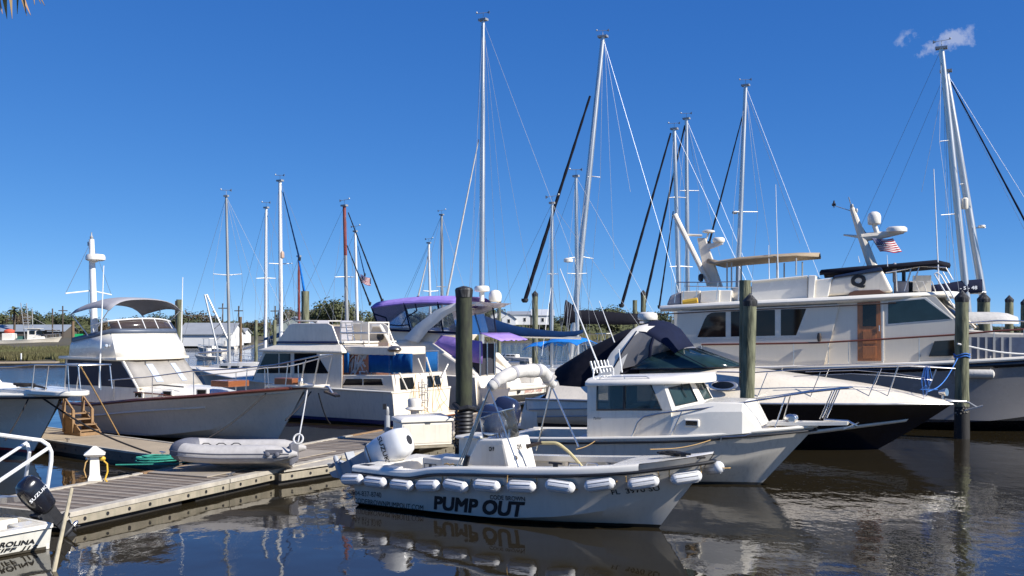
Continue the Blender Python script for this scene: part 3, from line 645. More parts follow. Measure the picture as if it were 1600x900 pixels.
o_, px_, r_, z_ = piling(725, 453, 27.4, 25, 'thick dark piling with a drooping black cap behind the pump boat', cap='flat', mat=pm('blackish_piling', (.022, .022, .017), .85, var=.4, scale=6, stretch=(1, 1, .3), bump=.7, bscale=9, col2=(.062, .07, .035), streak=.5, streakcol=(.01, .01, .008)), wet=.5)  # near-black shaft mottled with dark olive and darker streaks
MB().lathe([(r_ * 1.05, -.2), (r_ * 1.14, 0), (r_ * 1.0, .05), (r_ * .3, .1), (0, .11)], (0, 0, z_), n=16).build('cap', M_cap, o_)
c = MB()                                          # rubber sleeve low on that piling
for k in range(10): c.lathe([(r_ * 1.08, 0), (r_ * 1.2, .05), (r_ * 1.08, .105)], (0, 0, .35 + k * .1), n=16)
c.tube([(-.25, -.1, 1.42), (-.1, -.26, 1.3), (.1, -.26, 1.36), (.27, -.05, 1.3), (.2, .2, 1.35), (-.2, .2, 1.35)], .07, 8, closed=True); c.build('rubber_sleeve', M_black, o_)
piling(280, 468, 44, 9.5, 'pale green flat topped piling behind the white trawler bimini', cap='flat')
piling(276, 470, 46, 5, 'thin brown piling close beside the pale green one at the trawler', cap='flat', mat=M_pileb)
piling(477, 455, 46, 12, 'stout olive piling with a black band rising over the flybridge cruiser', cap='flat')
piling(836, 454, 52, 9, 'green cone capped piling rising above the blue sail cover')
piling(780, 467, 62, 6, 'slim cone capped piling near the stern of the blue sail cover')
piling(861, 470, 66, 6.5, 'slender cone capped piling beyond the blue sail cover, before the white houses')
piling(1005, 453, 60, 8, 'cone capped piling behind the express cruiser radar dome')
piling(992, 469, 58, 7, 'short flat topped piling left of the radar dome', cap='flat')
piling(1537, 456, 44, 18, 'black capped piling against the leaning silver masts', mat=M_pile)
piling(1577, 461, 52, 12, 'green cone capped piling standing alone beyond the big yacht bow')
piling(1601, 466, 56, 11, 'cone capped piling at the extreme right edge of the harbour')
piling(400, 500, 60, 5, 'thin green piling with flat top among the distant boats', cap='flat')
piling(429, 500, 58, 5.5, 'pale flat topped piling beside the blue sail bundle', cap='flat')
piling(376, 495, 66, 4, 'brown flat topped piling behind the grey sailing hull', cap='flat', mat=M_pileb)
piling(114, 502, 96, 4.5, 'far brown piling at the end of the marsh', cap='flat', mat=M_pileb)
piling(33, 552, 92, 2.2, 'small white marker post by the distant walkway', cap='flat', mat=M_whitemast)

# ================================================================ DOCK FURNITURE
def pedestal(px, py, label):
    p = md.o; q = G(px, py, DZ); o = thing('power_pedestal', label, 'pedestal', q, R(20)); b = MB()
    b.loft([[(-.13, -.13, 0), (.13, -.13, 0), (.13, .13, 0), (-.13, .13, 0)], [(-.13, -.13, .06), (.13, -.13, .06), (.13, .13, .06), (-.13, .13, .06)], [(-.10, -.10, .14), (.10, -.10, .14), (.10, .10, .14), (-.10, .10, .14)], [(-.085, -.085, .52), (.085, -.085, .52), (.085, .085, .52), (-.085, .085, .52)]], close_v=True, cap=True)
    b.build('post', M_clean, o, smooth=20, bevel=.008)
    MB().loft([[(-.16, -.16, .52), (.16, -.16, .52), (.16, .16, .52), (-.16, .16, .52)], [(-.21, -.21, .57), (.21, -.21, .57), (.21, .21, .57), (-.21, .21, .57)], [(-.08, -.08, .68), (.08, -.08, .68), (.08, .08, .68), (-.08, .08, .68)], [(-.03, -.03, .73), (.03, -.03, .73), (.03, .03, .73), (-.03, .03, .73)]], close_v=True, cap=True).build('cap', M_clean, o, smooth=20, bevel=.006)
    MB().ball((.15, -.06, .47), (.065, .055, .05)).build('plug', M_yellow, o)
    MB().tube([(.15, -.06, .45), (.24, -.08, .36), (.25, -.1, .2), (.2, -.12, .04), (.24, -.2, .02)], .018, 8).build('power_cord', M_yellow, o)
    MB().tube([(-.11, -.06, .48), (-.17, -.08, .40), (-.2, -.1, .25), (-.16, -.1, .1)], .014, 8).build('water_hose', M_ropeT, o)
    MB().lathe([(.03, 0), (.035, .05), (.02, .07)], (-.10, -.05, .48), (-1, -.3, 0), 10).build('tap', M_steel, o)
pedestal(148, 752, 'white lighthouse shaped power pedestal with a yellow plug on the main dock')
def coil(name, c, r0, r1, turns, rad, mat, label, cat, flat=.10, tail=None, seed=1, rz=0.0, sq=.7):
    rr = random.Random(seed); n = int(turns * 26); path = []
    for i in range(n):
        t_ = i / n; a = t_ * turns * 2 * math.pi; r = r0 + (r1 - r0) * (.5 + .5 * math.sin(t_ * turns * 1.7 + seed)) + rr.uniform(-.012, .012); path.append((r * math.cos(a), r * sq * math.sin(a), rad + flat * t_ + rr.uniform(0, .012)))
    if tail: path += tail
    o = MB().tube(path, rad, 6).build(name, mat); o.location = c; o.rotation_euler = (0, 0, rz); return tag(o, label, cat)
coil('hose_coil', G(247, 721, DZ + .03), .28, .52, 7, .017, M_ropeG, 'coiled green garden hose lying on the main dock by the inflatable', 'hose', .12, [(.7, -.3, .03), (.4, -.75, .02), (-.2, -.62, .02), (-.9, -.5, .02)], rz=.3)
coil('rope_bundle', G(172, 741, DZ + .03), .10, .2, 4, .016, M_ropeB, 'small black rope bundle beside the power pedestal', 'rope', .05, [(.3, .1, .02), (.5, -.1, .02)])
def dock_box():
    # front faces the sunny side, traced along its near left corner
    o = thing('dock_box', 'white fibreglass dock box with a hinged lid beyond the pump boat engine', 'dock box', G(628, 698, .36), R(24)); d = (1.42, .78)
    MB().box(0, d[0], 0, d[1], .0, .62).build('body', M_clean, o, bevel=.02); MB().loft([[(-.04, -.05, .62), (d[0] + .04, -.05, .62), (d[0] + .04, d[1] + .04, .62), (-.04, d[1] + .04, .62)], [(-.04, -.05, .69), (d[0] + .04, -.05, .69), (d[0] + .04, d[1] + .04, .72), (-.04, d[1] + .04, .72)], [(.1, .02, .74), (d[0] - .1, .02, .74), (d[0] - .1, d[1] - .1, .78), (.1, d[1] - .1, .78)]], close_v=True, cap=True).build('lid', M_clean, o, bevel=.015)
    MB().box(.05, d[0] - .05, -.012, 0, .06, .56).build('front_panel', M_gel, o, bevel=.005)
    MB().box(.64, .78, -.02, .005, .56, .66).build('latch', M_steel, o); MB().box(-.1, d[0] + .1, -.05, d[1], -.06, -.005).build('base_frame', M_edge, o)
dock_box()
o = thing('shore_power_post', 'grey shore power post with a dark socket head, left of the dock box', 'post', G(605, 694, .30))
MB().tube([(0, 0, 0), (0, 0, .78)], .075, 12).build('post', M_grey, o); MB().lathe([(.05, 0), (.06, .1), (.05, .2), (.03, .24)], (0, 0, .78)).build('head', M_alud, o); MB().box(-.11, -.02, -.08, .02, .95, 1.1).build('socket', M_black, o)
o = thing('dock_light', 'white round dock light on a short column behind the dock box', 'light', G(648, 674, .30))
MB().lathe([(.14, 0), (.12, .5), (.13, .62), (.30, .68), (.28, .72), (.2, .75), (.22, .95), (.19, 1.0), (0, 1.02)], n=18).build('column', M_clean, o, smooth=40); MB().lathe([(.19, .76), (.185, .86)], n=18).build('lens', M_grey, o)
# boarding steps on the finger dock
def steps():
    o = thing('boarding_steps', 'yellow wooden boarding steps with handrail posts beside the white trawler', 'steps', G(116, 677, .36), fd.a + R(180)); 
    MB().box(0, 1.35, -.38, .38, 0, .14).build('base', M_newwood, o, bevel=.01)
    for k in range(4): 
        MB().box(.95 - k * .28, 1.3 - k * .28, -.36, .36, .24 * (k + 1) - .05, .24 * (k + 1)).build('tread', M_newwood, o, bevel=.006)
    for y_ in (-.36, .32):
        MB().slab([(1.3, y_, .14), (1.3, y_, .22), (.1, y_, 1.02), (-.05, y_, 1.02), (-.05, y_, .14)], (0, .04, 0)).build('stringer', M_newwood, o)
        for x_ in (.75, 0.0): MB().box(x_ - .045, x_ + .045, y_ - .05, y_ + .04, .1, 1.15 if x_ > .5 else 1.75).build('post', M_newwood, o, bevel=.006)
        MB().slab([(.78, y_ - .02, 1.05), (.78, y_ - .02, 1.14), (-.02, y_ - .02, 1.74), (-.02, y_ - .02, 1.65)], (0, .05, 0)).build('handrail', M_newwood, o)
    o.scale = (.70, .85, .64)
steps()
def gangway():
    o = thing('gangway', 'white tubular gangway handrails coming down to the dock at far left', 'gangway', G(20, 790, .3)); q = o.location; hw = MB()
    def pt(px, py, Y): return P(px, py, Y) - q
    Y1, Y0 = 17.6, 12.0
    dk = MB(); a, b = pt(38, 783, 17.6), pt(-120, 800, 12.5); dk.slab([a, a + Vector((-1.3, .25, 0)), b + Vector((-1.3, .25, 0)), b], (0, 0, .09)); dk.build('deck', M_alu, o)
    for k, (dx, dy) in enumerate(((0, 0),)):
        MB().tube([pt(72, 775, 17.2), pt(80, 720, 17.2), pt(80, 706, 17.2), pt(75, 695, 17.15), pt(64, 688, 17.1), pt(48, 686, 17.0), pt(-5, 679, 16), pt(-60, 690, 15)], .034, 10).build('handrail', M_whitemast, o)
    MB().tube([pt(74, 701, 17.15), pt(-5, 754, 15.2), pt(-70, 800, 13.5)], .03, 10).build('mid_rail', M_whitemast, o)
    MB().tube([pt(41, 692, 17.3), pt(-5, 722, 15.8), pt(-70, 760, 14.0)], .026, 10).build('brace', M_whitemast, o)
    MB().tube([pt(36, 776, 17.6), pt(42, 735, 17.4), pt(46, 706, 17.2), pt(42, 693, 17.2)], .032, 10).build('post', M_whitemast, o)
gangway()
# palm frond tips hanging in at the top left
def frond():
    o = thing('palm_frond', 'dry palm frond tips hanging into view high at the top left', 'palm frond', P(-10, -40, 6.0)); q = o.location; rr = random.Random(6)
    for (x0, y0, x1, y1, w_) in ((-6, -50, 11, 30, .018), (-14, -50, 4, 22, .016), (8, -55, 19, 30, .012), (4, -60, 48, 24, .016), (14, -60, 42, 25, .015), (20, -70, 70, 9, .013), (26, -70, 64, 6, .012), (24, -60, 27, 22, .008), (44, -60, 54, 8, .01)):
        a, b = P(x0, y0, 6.0) - q, P(x1, y1, 6.05 + rr.uniform(-.1, .1)) - q; d = (b - a).normalized(); s_ = d.cross(Vector((0, 1, 0))).normalized(); m_ = (a + b) / 2 + Vector((0, rr.uniform(-.03, .03), .01))
        MB().loft([[a - s_ * w_, a + s_ * w_ + Vector((0, .01, 0))], [m_ - s_ * w_ * .8, m_ + s_ * w_ * .8 + Vector((0, .015, 0))], [b - s_ * .001, b + s_ * .001]]).build('leaflet', pm('dry_palm_leaf_%d' % (x0 % 3), [(.34, .26, .09), (.48, .27, .13), (.26, .17, .07)][x0 % 3], .7, var=.3, scale=8), o, smooth=0, solid=.002)
frond()
# ================================================================ PUMP OUT WORK BOAT
def outboard(parent, M, cowl_mat, leg_mat, name='outboard_motor', s=1.0, text=None, big=1.0):
    """engine axes: x forward, z up, origin at the top of the transom clamp; M places it in the boat"""
    prof = [(.02, .20, .20, .0), (.18, .235, .21, .0), (.42, .25, .215, .0), (.60, .235, .205, -.01), (.72, .19, .16, -.02), (.765, .11, .09, -.03)]
    def ring(z, lx, ly, ox, n=20):
        r = []
        for k in range(n):
            a = 2 * math.pi * k / n; c_, s_ = math.cos(a), math.sin(a); e = .62
            r.append((-.20 + ox + lx * (1.1 if c_ < 0 else .95) * math.copysign(abs(c_) ** e, c_), ly * math.copysign(abs(s_) ** e, s_), z))
        return r
    c = MB().loft([ring(z * big, lx * big, ly * big, ox) for z, lx, ly, ox in prof], close_v=True, cap=True); c.xf(M); o = c.build(name, cowl_mat, parent, smooth=60)
    b = MB().loft([ring(z * big, lx * big, ly * big, ox) for z, lx, ly, ox in ((-.06, .15, .14, 0), (0, .205, .19, 0), (.04, .215, .2, 0))], close_v=True, cap=True); b.xf(M); b.build('cowl_base', M_grey if leg_mat is not M_black else M_black, o, smooth=60)
    l = MB().loft([[(-.36, -.06, .0), (-.08, -.06, .0), (-.08, .06, .0), (-.36, .06, .0)], [(-.34, -.055, -.35), (-.1, -.05, -.35), (-.1, .05, -.35), (-.34, .055, -.35)], [(-.34, -.02, -.72), (-.14, -.02, -.72), (-.14, .02, -.72), (-.34, .02, -.72)]], close_v=True, cap=True)
    l.box(-.46, -.1, -.1, .1, -.47, -.44); l.lathe([(.0, -.02), (.05, .06), (.06, .2), (.05, .33), (.03, .38)], (-.05, 0, -.76), (-1, 0, 0), 12); l.prism([(-.12, -.78), (-.28, -.78), (-.3, -.98), (-.2, -.94)], -.012, .012)
    l.xf(M); l.build('lower_unit', leg_mat, o, smooth=40, bevel=.008)
    pr = MB()
    for k in range(3):
        a = 2 * math.pi * k / 3; rr_ = [Vector((-.40 + .03 * q, math.cos(a + q * .25) * r_, -.76 + math.sin(a + q * .25) * r_)) for q, r_ in ((0, .05), (-1, .13), (-1, .16), (1, .17), (1.6, .12), (1, .05))]; pr.slab(rr_, (.012, 0, 0))
    pr.lathe([(.045, 0), (.045, .1), (.02, .14)], (-.37, 0, -.76), (-1, 0, 0), 12); pr.xf(M); pr.build('propeller', M_steel if leg_mat is M_black else M_grey, o)
    br = MB().box(-.12, .06, -.14, .14, -.3, .03); br.box(.03, .09, -.16, .16, -.34, .06); br.xf(M); br.build('clamp_bracket', M_black, o, bevel=.01)
    return o
A = Fr(-2.55, 20.85, -31)
def pump_out():
    Lw, ov = 5.95, 1.0; Lt = Lw + ov
    half = [(0, 1.06), (.2, 1.1), (.5, 1.1), (.7, .99), (.82, .80), (.91, .52), (.97, .22), (1, .045)]
    px = [(532, 736), (580, 741), (620, 745.5), (650, 748), (672, 746.5), (695, 743.5), (760, 744), (838, 746), (880, 746), (940, 744), (1000, 739), (1060, 730), (1123, 719)]
    sh = sheer_px(A, px, half, Lt, dz=.12); sh[0] = (0, sh[0][1]); sh = [sh[0]] + [q for q in sh[1:-1] if 0.02 < q[0] < .98] + [(1, 1.35)]
    hl = Hull(Lw, ov, sh, half, [(0, .04), (.5, .07), (.7, .16), (.85, .34), (.95, .60), (1, .8)], [(0, .98), (.5, .99), (.7, .86), (.85, .58), (.95, .24), (1, .02)], keel=-.35, flare=1.35)
    o = boat(A, 'pump_out_boat', 'white open work boat lettered PUMP OUT with a row of white fenders along its side', 'boat')
    hm = pm('work_boat_hull', (.60, .55, .47), .3, var=.06, scale=2.2, bands=[(.055, (.012, .012, .013))], coat=.2, streak=.10, bump=.012, bscale=7, lowgrime=.25)
    hl.mesh().build('hull', hm, o, smooth=30)
    # rub rail
    MB().tube(hl.rail(-.125, .018), .032, 8).build('rub_rail', M_black, o)
    x0t = hl.rows[0]
    MB().box(-.035, .02, -1.06, 1.06, sh[0][1] - .16, sh[0][1] - .10).build('stern_rub_rail', M_black, o)
    # gunwale cap, inner liner, sole
    for sg, nm in ((-1, 'gunwale'), (1, 'gunwale')):
        a = hl.edge(sg, 0, 0, 0, .87); ai = [(x, sg * max(abs(y) - (.30 if x < 1.3 else .24), .1), z + .012) for x, y, z in a]; am = [(x, y - sg * .05, z + .02) for x, y, z in a]
        MB().loft([[(x, y + sg * .03, z - .10) for x, y, z in a], [(x, y + sg * .035, z - .03) for x, y, z in a], [(x, y + sg * .01, z + .008) for x, y, z in a], am, ai, [(x, y, z - .10) for x, y, z in ai]]).build(nm, M_clean, o, smooth=50)
        b = [(x, y + sg * .05, z - .10) for x, y, z in ai]; fl = [(x, sg * min(abs(y) + .05, hl.side(x, .36 + (.18 if x > 4.6 else 0)) - .05), .36 + (.18 if x > 4.6 else 0)) for x, y, z in ai]; b = [(x, sg * min(abs(y), hl.side(x, z) - .05), z) for x, y, z in b]
        MB().loft([[(x, y, z - .10) for x, y, z in ai], b, fl]).build('inner_side', pm('cockpit_liner', (.56, .53, .47), .5, var=.12, scale=3, streak=.25), o, smooth=0)
        for xr in (1.5, 2.6, 3.7, 4.6): y_ = sg * (hl.halfx(xr) - .24); MB().box(xr - .03, xr + .03, min(y_, y_ + sg * .06), max(y_, y_ + sg * .06), .38, hl.sheerx(xr) - .1).build('side_rib', M_gel2, o)
    e = hl.edge(-1, 0, .16, 0, .9); MB().loft([[(x, -w_, zz), (x, w_, zz)] for x, w_, zz in ((x, max(.02, min(abs(y), hl.side(x, zz) - .04)), zz) for x, y, zz in ((x, y, .38 + max(0, x - 4.4) * .16) for x, y, z in e))]).build('cockpit_sole', M_nonskid, o)
    hl.deck(0, .012, lambda u, t: .03 * (1 - t * t), .80, 1).build('foredeck', M_clean, o, smooth=50)
    MB().box(-.0, .42, -.98, .98, .28, sh[0][1] + .01).build('motor_well', M_clean, o, bevel=.02)
    for sg in (-1, 1): MB().box(.0, .95, sg * 1.0 - (.0 if sg < 0 else .30), sg * 1.0 + (.30 if sg < 0 else 0), .3, sh[0][1] + .02).build('quarter_deck', M_clean, o, bevel=.02)
    MB().box(.1, .34, -.99, -.80, sh[0][1] + .018, sh[0][1] + .024).build('quarter_hatch', M_black, o)
    # lettering, laid on the hull side
    def onhull(p0, p1, p2, p3):
        q = [A.on(a, b, lambda x: -hl.side(x, .4)) for a, b in (p0, p1, p2, p3)]; f = quadmap(*q)
        def g(u, v):
            p = f(u, v); return (p.x, -hl.side(p.x, p.z) - .006, p.z)
        return g
    lettering('PUMP OUT', 'lettering', M_ink, o, onhull((676, 796.5), (815, 809), (679, 774.5), (821, 784)), bold=.04)
    lettering('CODE BROWN', 'lettering', M_inkbrown, o, onhull((766, 780), (821, 783.2), (766, 773), (821, 776)), bold=.01)
    lettering('904-837-8740', 'lettering', M_inkbrown, o, onhull((550, 774), (595, 778), (550, 766), (595, 769.5)))
    lettering('CODEBROWNPUMPOUT.COM', 'lettering', M_inkbrown, o, onhull((552, 786), (659, 798.5), (552, 778), (660, 790)), bold=.003)
    lettering('FL  3970 SU', 'lettering', M_ink, o, onhull((960, 772), (1034, 765.5), (959, 764), (1033, 757)), bold=.012)
    # outboard, tilted up
    z0 = sh[0][1]; c = A.y(592, 733, 0.0); M = Matrix.Translation((c[0] - .02, 0, c[2])) @ Matrix.Rotation(R(66), 4, 'Y') @ Matrix.Scale(1.28, 4)
    wm = pm('white_cowling', (.80, .79, .76), .22, var=.04, coat=.5)
    eng = outboard(o, M, wm, M_grey)
    lettering('SUZUKI', 'lettering', M_ink, eng, lambda u, v: M @ Vector((-.42 + .44 * u, -.222 - .004, .36 + .085 * v)), bold=.02)
    st = MB().loft([[tuple(M @ Vector((-.43 + .46 * u, -.226, zz))) for u in (0, .25, .5, .75, 1)] for zz in (.08, .10)]); st.build('cowl_stripe', M_ink, eng, solid=.003)
    sm = MB().loft([[tuple(M @ Vector((x * 1.012 - .20 * -.012, y * 1.012, z))) for x, y, z in ring_] for ring_ in ([(-.20 + .26 * 1.0 * math.cos(a) * (1.1 if math.cos(a) < 0 else .95) * .93, .221 * math.copysign(abs(math.sin(a)) ** .62, math.sin(a)), zz) for a in np.linspace(0, 2 * math.pi, 33)] for zz in (.555, .572))])
    sm.build('cowl_seam', M_grey, eng, solid=.004) if False else None
    v_ = MB().lathe([(.001, .0), (.055, .0), (.06, .012), (.02, .012)], (0, 0, 0), (0, 0, 1), 14); v_.xf(M @ Matrix.Translation((-.21, 0, .765)) @ Matrix.Scale(1.3, 4, (1, 0, 0))); v_.build('cowl_badge', M_black, eng)
    # console
    yN, yF = -.50, .46; sd_ = A.poly([(722, 736), (746, 686.5), (786, 686.5), (803, 732)], yN)
    zf = .30; xb, xa = sd_[3][0] + .02, sd_[0][0]; poly = [(xa, zf), (sd_[0][0], sd_[0][1]), sd_[1], sd_[2], (xb + .06, zf)]
    MB().prism(poly, yN, yF).build('console', M_clean, o, smooth=0, bevel=.035, seg=3)
    xt0, xt1, zt = sd_[1][0], sd_[2][0], sd_[2][1]
    dr = A.poly([(752, 731), (752, 694), (785, 695), (792, 731)], yN - .004); MB().prism(dr, yN - .004, yN + .01).build('console_door', M_gel, o, smooth=0, bevel=.006)
    lettering('CH 9', 'lettering', M_ink, o, quadmap(*[A.y(a, b, yN - .010) for a, b in ((764, 705), (772, 705), (764, 698), (772, 698))]), bold=.05)
    # front-face channel mark: on the sloping face towards the bow
    p0, p1 = Vector((xt1, 0, zt)), Vector((xb + .06, 0, zf)); dn = (p1 - p0).normalized(); nx = Vector((-dn.z, 0, dn.x)); nx = nx if nx.x > 0 else -nx
    q0 = p0 + dn * .24 + nx * .008
    lettering('CH 9', 'lettering', M_inkbrown, o, lambda u, v: q0 + Vector((0, -.09 + .16 * u, 0)) - dn * (.10 * v), bold=.03)
    MB().ball(tuple(p0 + dn * .38 + Vector((0, -.24, 0))), (.05, .05, .05)).build('hose_fitting', M_bronze, o)
    # windscreen: curved clear sheet round the console front with a tube frame
    ws = []; wt = []
    for k in range(13):
        t_ = -1 + 2 * k / 12; yy = (yN + yF) / 2 + .5 * t_ * (yF - yN) * .98; bx = xt1 - .02 - .42 * abs(t_) ** 3; ws.append((bx, yy, zt + .005)); wt.append((bx - .10 - .02 * (1 - abs(t_)), yy * .92, zt + .52 - .16 * abs(t_) ** 3))
    MB().loft([ws, wt]).build('windscreen', M_acryl, o, smooth=60, solid=.006)
    MB().tube([ws[0]] + wt + [ws[-1]], .011, 6).build('windscreen_frame', M_steel, o)
    # seat ahead of the engine, tank box with an emblem
    s0 = A.y(712, 681, -.35); MB().box(s0[0] - .02, s0[0] + .52, -.36, .42, s0[2] - .05, s0[2] + .01).build('seat_cushion', M_clean, o, bevel=.03); MB().box(s0[0] + .04, s0[0] + .46, -.3, .36, .3, s0[2] - .05).build('seat_base', M_gel, o, bevel=.01)
    b0 = A.y(660, 738, -.55); b1 = A.y(688, 717, -.55); MB().box(b0[0], b1[0] + .06, -.56, .25, .3, b1[2]).build('tank_box', M_gel, o, bevel=.02)
    MB().box(b1[0] + .06, b1[0] + .55, -.6, .1, .3, b1[2] + .05).build('step_box', M_clean, o, bevel=.04)
    em = A.poly([(663, 739), (663, 727), (681, 726), (681, 738)], -.57); fx = [p[0] for p in em]; fz = [p[1] for p in em]; xe0, xe1, ze0, ze1 = min(fx), max(fx), min(fz), max(fz)
    MB().tube([(xe0, -.565, ze0), (xe1, -.565, ze0), (xe1, -.565, ze1), (xe0, -.565, ze1)], .008, 4, closed=True).build('emblem_border', M_ink, o)
    mk = MB(); xc = (xe0 + xe1) / 2; zc = (ze0 + ze1) / 2 - .03; mk.prism([(xc - .03, zc + .02), (xc + .03, zc + .02), (xc + .03, zc + .11), (xc - .03, zc + .11)], -.568, -.56); mk.prism([(xc - .11, zc - .07), (xc + .11, zc - .07), (xc + .06, zc + .02), (xc - .06, zc + .02)], -.568, -.56); mk.build('emblem', M_inkbrown, o)
    # folded bimini in its boot, standing up on its frame across the boat
    n_ = A.y(765, 606, -1.0); f_ = A.y(862, 602, 1.0); m1, m2, m3 = A.y(785, 590, -.7), A.y(815, 580, -.05), A.y(845, 579, .6)
    pts = [n_, m1, m2, m3, (f_[0], f_[1] - .12, f_[2] + .10), (f_[0] + .05, f_[1], f_[2])]; T_ = []; rad = []
    for i in range(41):
        t_ = i / 40; T_.append(tuple(float(pchip([(k / 5, p[j]) for k, p in enumerate(pts)], t_)) for j in range(3))); rad.append((.075 + .052 * math.sin(math.pi * min(1, t_ * 1.1)) ** .6) * (1 + .10 * math.sin(t_ * 41) * math.sin(t_ * 17)))
    MB().tube(T_, rad, 14).build('folded_bimini', M_ecru, o, smooth=80)
    for i in (4, 13, 22, 31): MB().tube([T_[i - 1], T_[i]], [rad[i - 1] + .008, rad[i] + .008], 14).build('tie_strap', M_gcanvas, o)
    fr_ = MB(); ap = (n_[0], n_[1], n_[2] - .02)
    for a, b in ((712, 734), (716, 734), (720, 733)): fr_.tube([ap, A.on(a, b, lambda x: -(hl.halfx(x) - .08))], .013, 6)
    for a, b in ((811, 733),): fr_.tube([ap, A.on(a, b, lambda x: -(hl.halfx(x) - .08))], .013, 6)
    fr_.build('bimini_frame', M_steel, o); fr_ = MB(); ap2 = (f_[0], f_[1], f_[2] - .02); fr_.tube([ap2, A.on(904, 698, lambda x: (hl.halfx(x) - .08))], .016, 6); fr_.tube([ap2, A.on(838, 704, lambda x: (hl.halfx(x) - .08))], .016, 6); MB().tube([tuple(Vector(ap) * .72 + Vector(A.on(716, 734, lambda x: -1.0)) * .28), tuple(Vector(ap) + Vector((.25, 0, -.42)))], .010, 6).build('frame_brace', M_steel, o)
    fr_.build('bimini_frame', M_steel, o)
    lb = MB(); lb.tube([A.on(731, 712, lambda x: -1.0), A.on(726, 731, lambda x: -1.0)], .05, 6); lb.build('safety_lanyard', M_black, o)
    # fittings
    for a, b in ((868, 735), (1068, 712)):
        cl = MB()
        q = A.on(a, b, lambda x: -(hl.halfx(x) - .12)); z_ = hl.sheerx(q[0]) + .03; cl.tube([(q[0] - .13, q[1], z_ + .05), (q[0] + .13, q[1], z_ + .05)], .02, 8); cl.box(q[0] - .04, q[0] + .04, q[1] - .02, q[1] + .02, z_ - .02, z_ + .05); cl.build('cleat', M_black, o)
    for a in (898, 925): hd = MB(); q = A.on(a, 734, lambda x: -(hl.halfx(x) - .12)); z_ = hl.sheerx(q[0]) + .02; hd.tube([(q[0] - .11, q[1], z_), (q[0] - .09, q[1], z_ + .04), (q[0] + .09, q[1], z_ + .04), (q[0] + .11, q[1], z_)], .012, 6); hd.build('grab_handle', M_steel, o)
    MB().lathe([(.03, 0), (.03, .01), (.015, .012)], (2.9, hl.halfx(2.9) - .165, .62), (0, -1, 0), 10).build('drain_fitting', M_ink, o)
    q = A.on(694, 735, lambda x: -(hl.halfx(x) - .1)); MB().tube([(q[0] + .5 * t_ / 8, q[1], hl.sheerx(q[0]) + .05 + .02 * (t_ % 2)) for t_ in range(9)], .014, 6).build('gunwale_line', M_ropeT, o)
    return o, hl
pump, pump_hull = pump_out()
# fenders hung end to end below the rub rail
fend_px = [551, 587, 628, 669, 712, 761, 815, 875, 937, 1005, 1072, 1113]
fm = pm('scuffed_white_fender', (.70, .69, .68), .45, var=.12, scale=5, streak=.3, streakcol=(.3, .28, .25))
FY = [749, 753, 758, 758.5, 759, 759, 760, 760, 757, 753.5, 746, 733]
first = None
for i, (a, b) in enumerate(zip(fend_px, FY)):
    q = A.on(a, b, lambda x: -pump_hull.side(x, pump_hull.sheerx(x) - .28) - .10); q2 = (q[0] + .1, -pump_hull.side(q[0] + .1, pump_hull.sheerx(q[0] + .1) - .28) - .10); ang = math.atan2(q2[1] - q[1], .1)
    if i == 11: q = A.y(1115, 731, .16); ang = R(-38)
    w_ = A.world(q)
    if first is None:
        first = o = thing('fender', '', 'fender', w_, A.a, 'white fenders along the pump out boat')
        MB().lathe([(.03, -.27), (.06, -.255), (.095, -.22), (.104, -.18), (.104, .18), (.095, .22), (.06, .255), (.03, .27)], axis=(1, 0, 0), n=20).build('body', fm, o, smooth=50)
        rb = MB()
        for k in range(10): rb.box(-.19, .19, .1055 * math.cos(k * .628) - .006, .1055 * math.cos(k * .628) + .006, .1055 * math.sin(k * .628) - .006, .1055 * math.sin(k * .628) + .006)
        rb.build('ribs', pm('grimy_fender_rib', (.42, .41, .40), .6), o)
        rp = MB(); rp.tube([(.25, 0, 0), (.28, .04, .06), (.27, .07, .17)], .01, 5); rp.tube([(-.25, 0, 0), (-.28, .04, .06), (-.27, .07, .17)], .01, 5); rp.build('lanyard', M_ropeT, o)
    else: o = copy_tree(first)
    o.location = w_; o.rotation_euler = (random.uniform(-1.5, 1.5), random.uniform(-.10, .10) - (.0 if i < 8 else .10), A.a + ang + random.uniform(-.06, .06)); o['label'] = '%s white fender from the stern hanging along the pump out boat side' % ORD[i]
    if i == 11: o.scale = (.9, 1, 1)
# hose on the foot of the console, and the loop running forward
q = A.world((A.y(832, 726, -.1)[0] + .02, -.18, .33)); coil('suction_hose', q, .20, .26, 5, .028, M_hose, 'coiled yellow suction hose on the sole in front of the console of the pump boat', 'hose', .30, seed=3, sq=.9)
n0 = A.y(826, 697, -.02); n1 = A.y(845, 692, 0.05); h2 = [n1, A.y(866, 692, .1), A.y(885, 703, .15), A.y(908, 728, .15), A.y(918, 742, .15)]
pts = [tuple(float(pchip([(k / 4, p[j]) for k, p in enumerate(h2)], t_ / 24)) for j in range(3)) for t_ in range(25)]
o = thing('discharge_hose', 'yellow pump hose with a brown nozzle arching down over the gunwale of the pump boat', 'hose', A.o, A.a); MB().tube(pts, .03, 8).build('hose', M_hose, o); d_ = (Vector(n0) - Vector(n1)).normalized(); MB().tube([Vector(n1) - d_ * .02, Vector(n1) + d_ * .10, Vector(n0), Vector(n0) + d_ * .04], [.035, .035, .042, .05], 10).build('nozzle', M_bronze, o)
q = A.world((6.25, -.12, pump_hull.sheerx(6.25) + .05)); coil('bow_rope', q, .10, .26, 4, .018, M_ropeB, 'black mooring rope heaped on the foredeck of the pump boat', 'rope', .05, [(.35, .05, .02), (.6, -.05, .02), (.5, -.15, .02)], seed=5, rz=A.a, sq=.6)
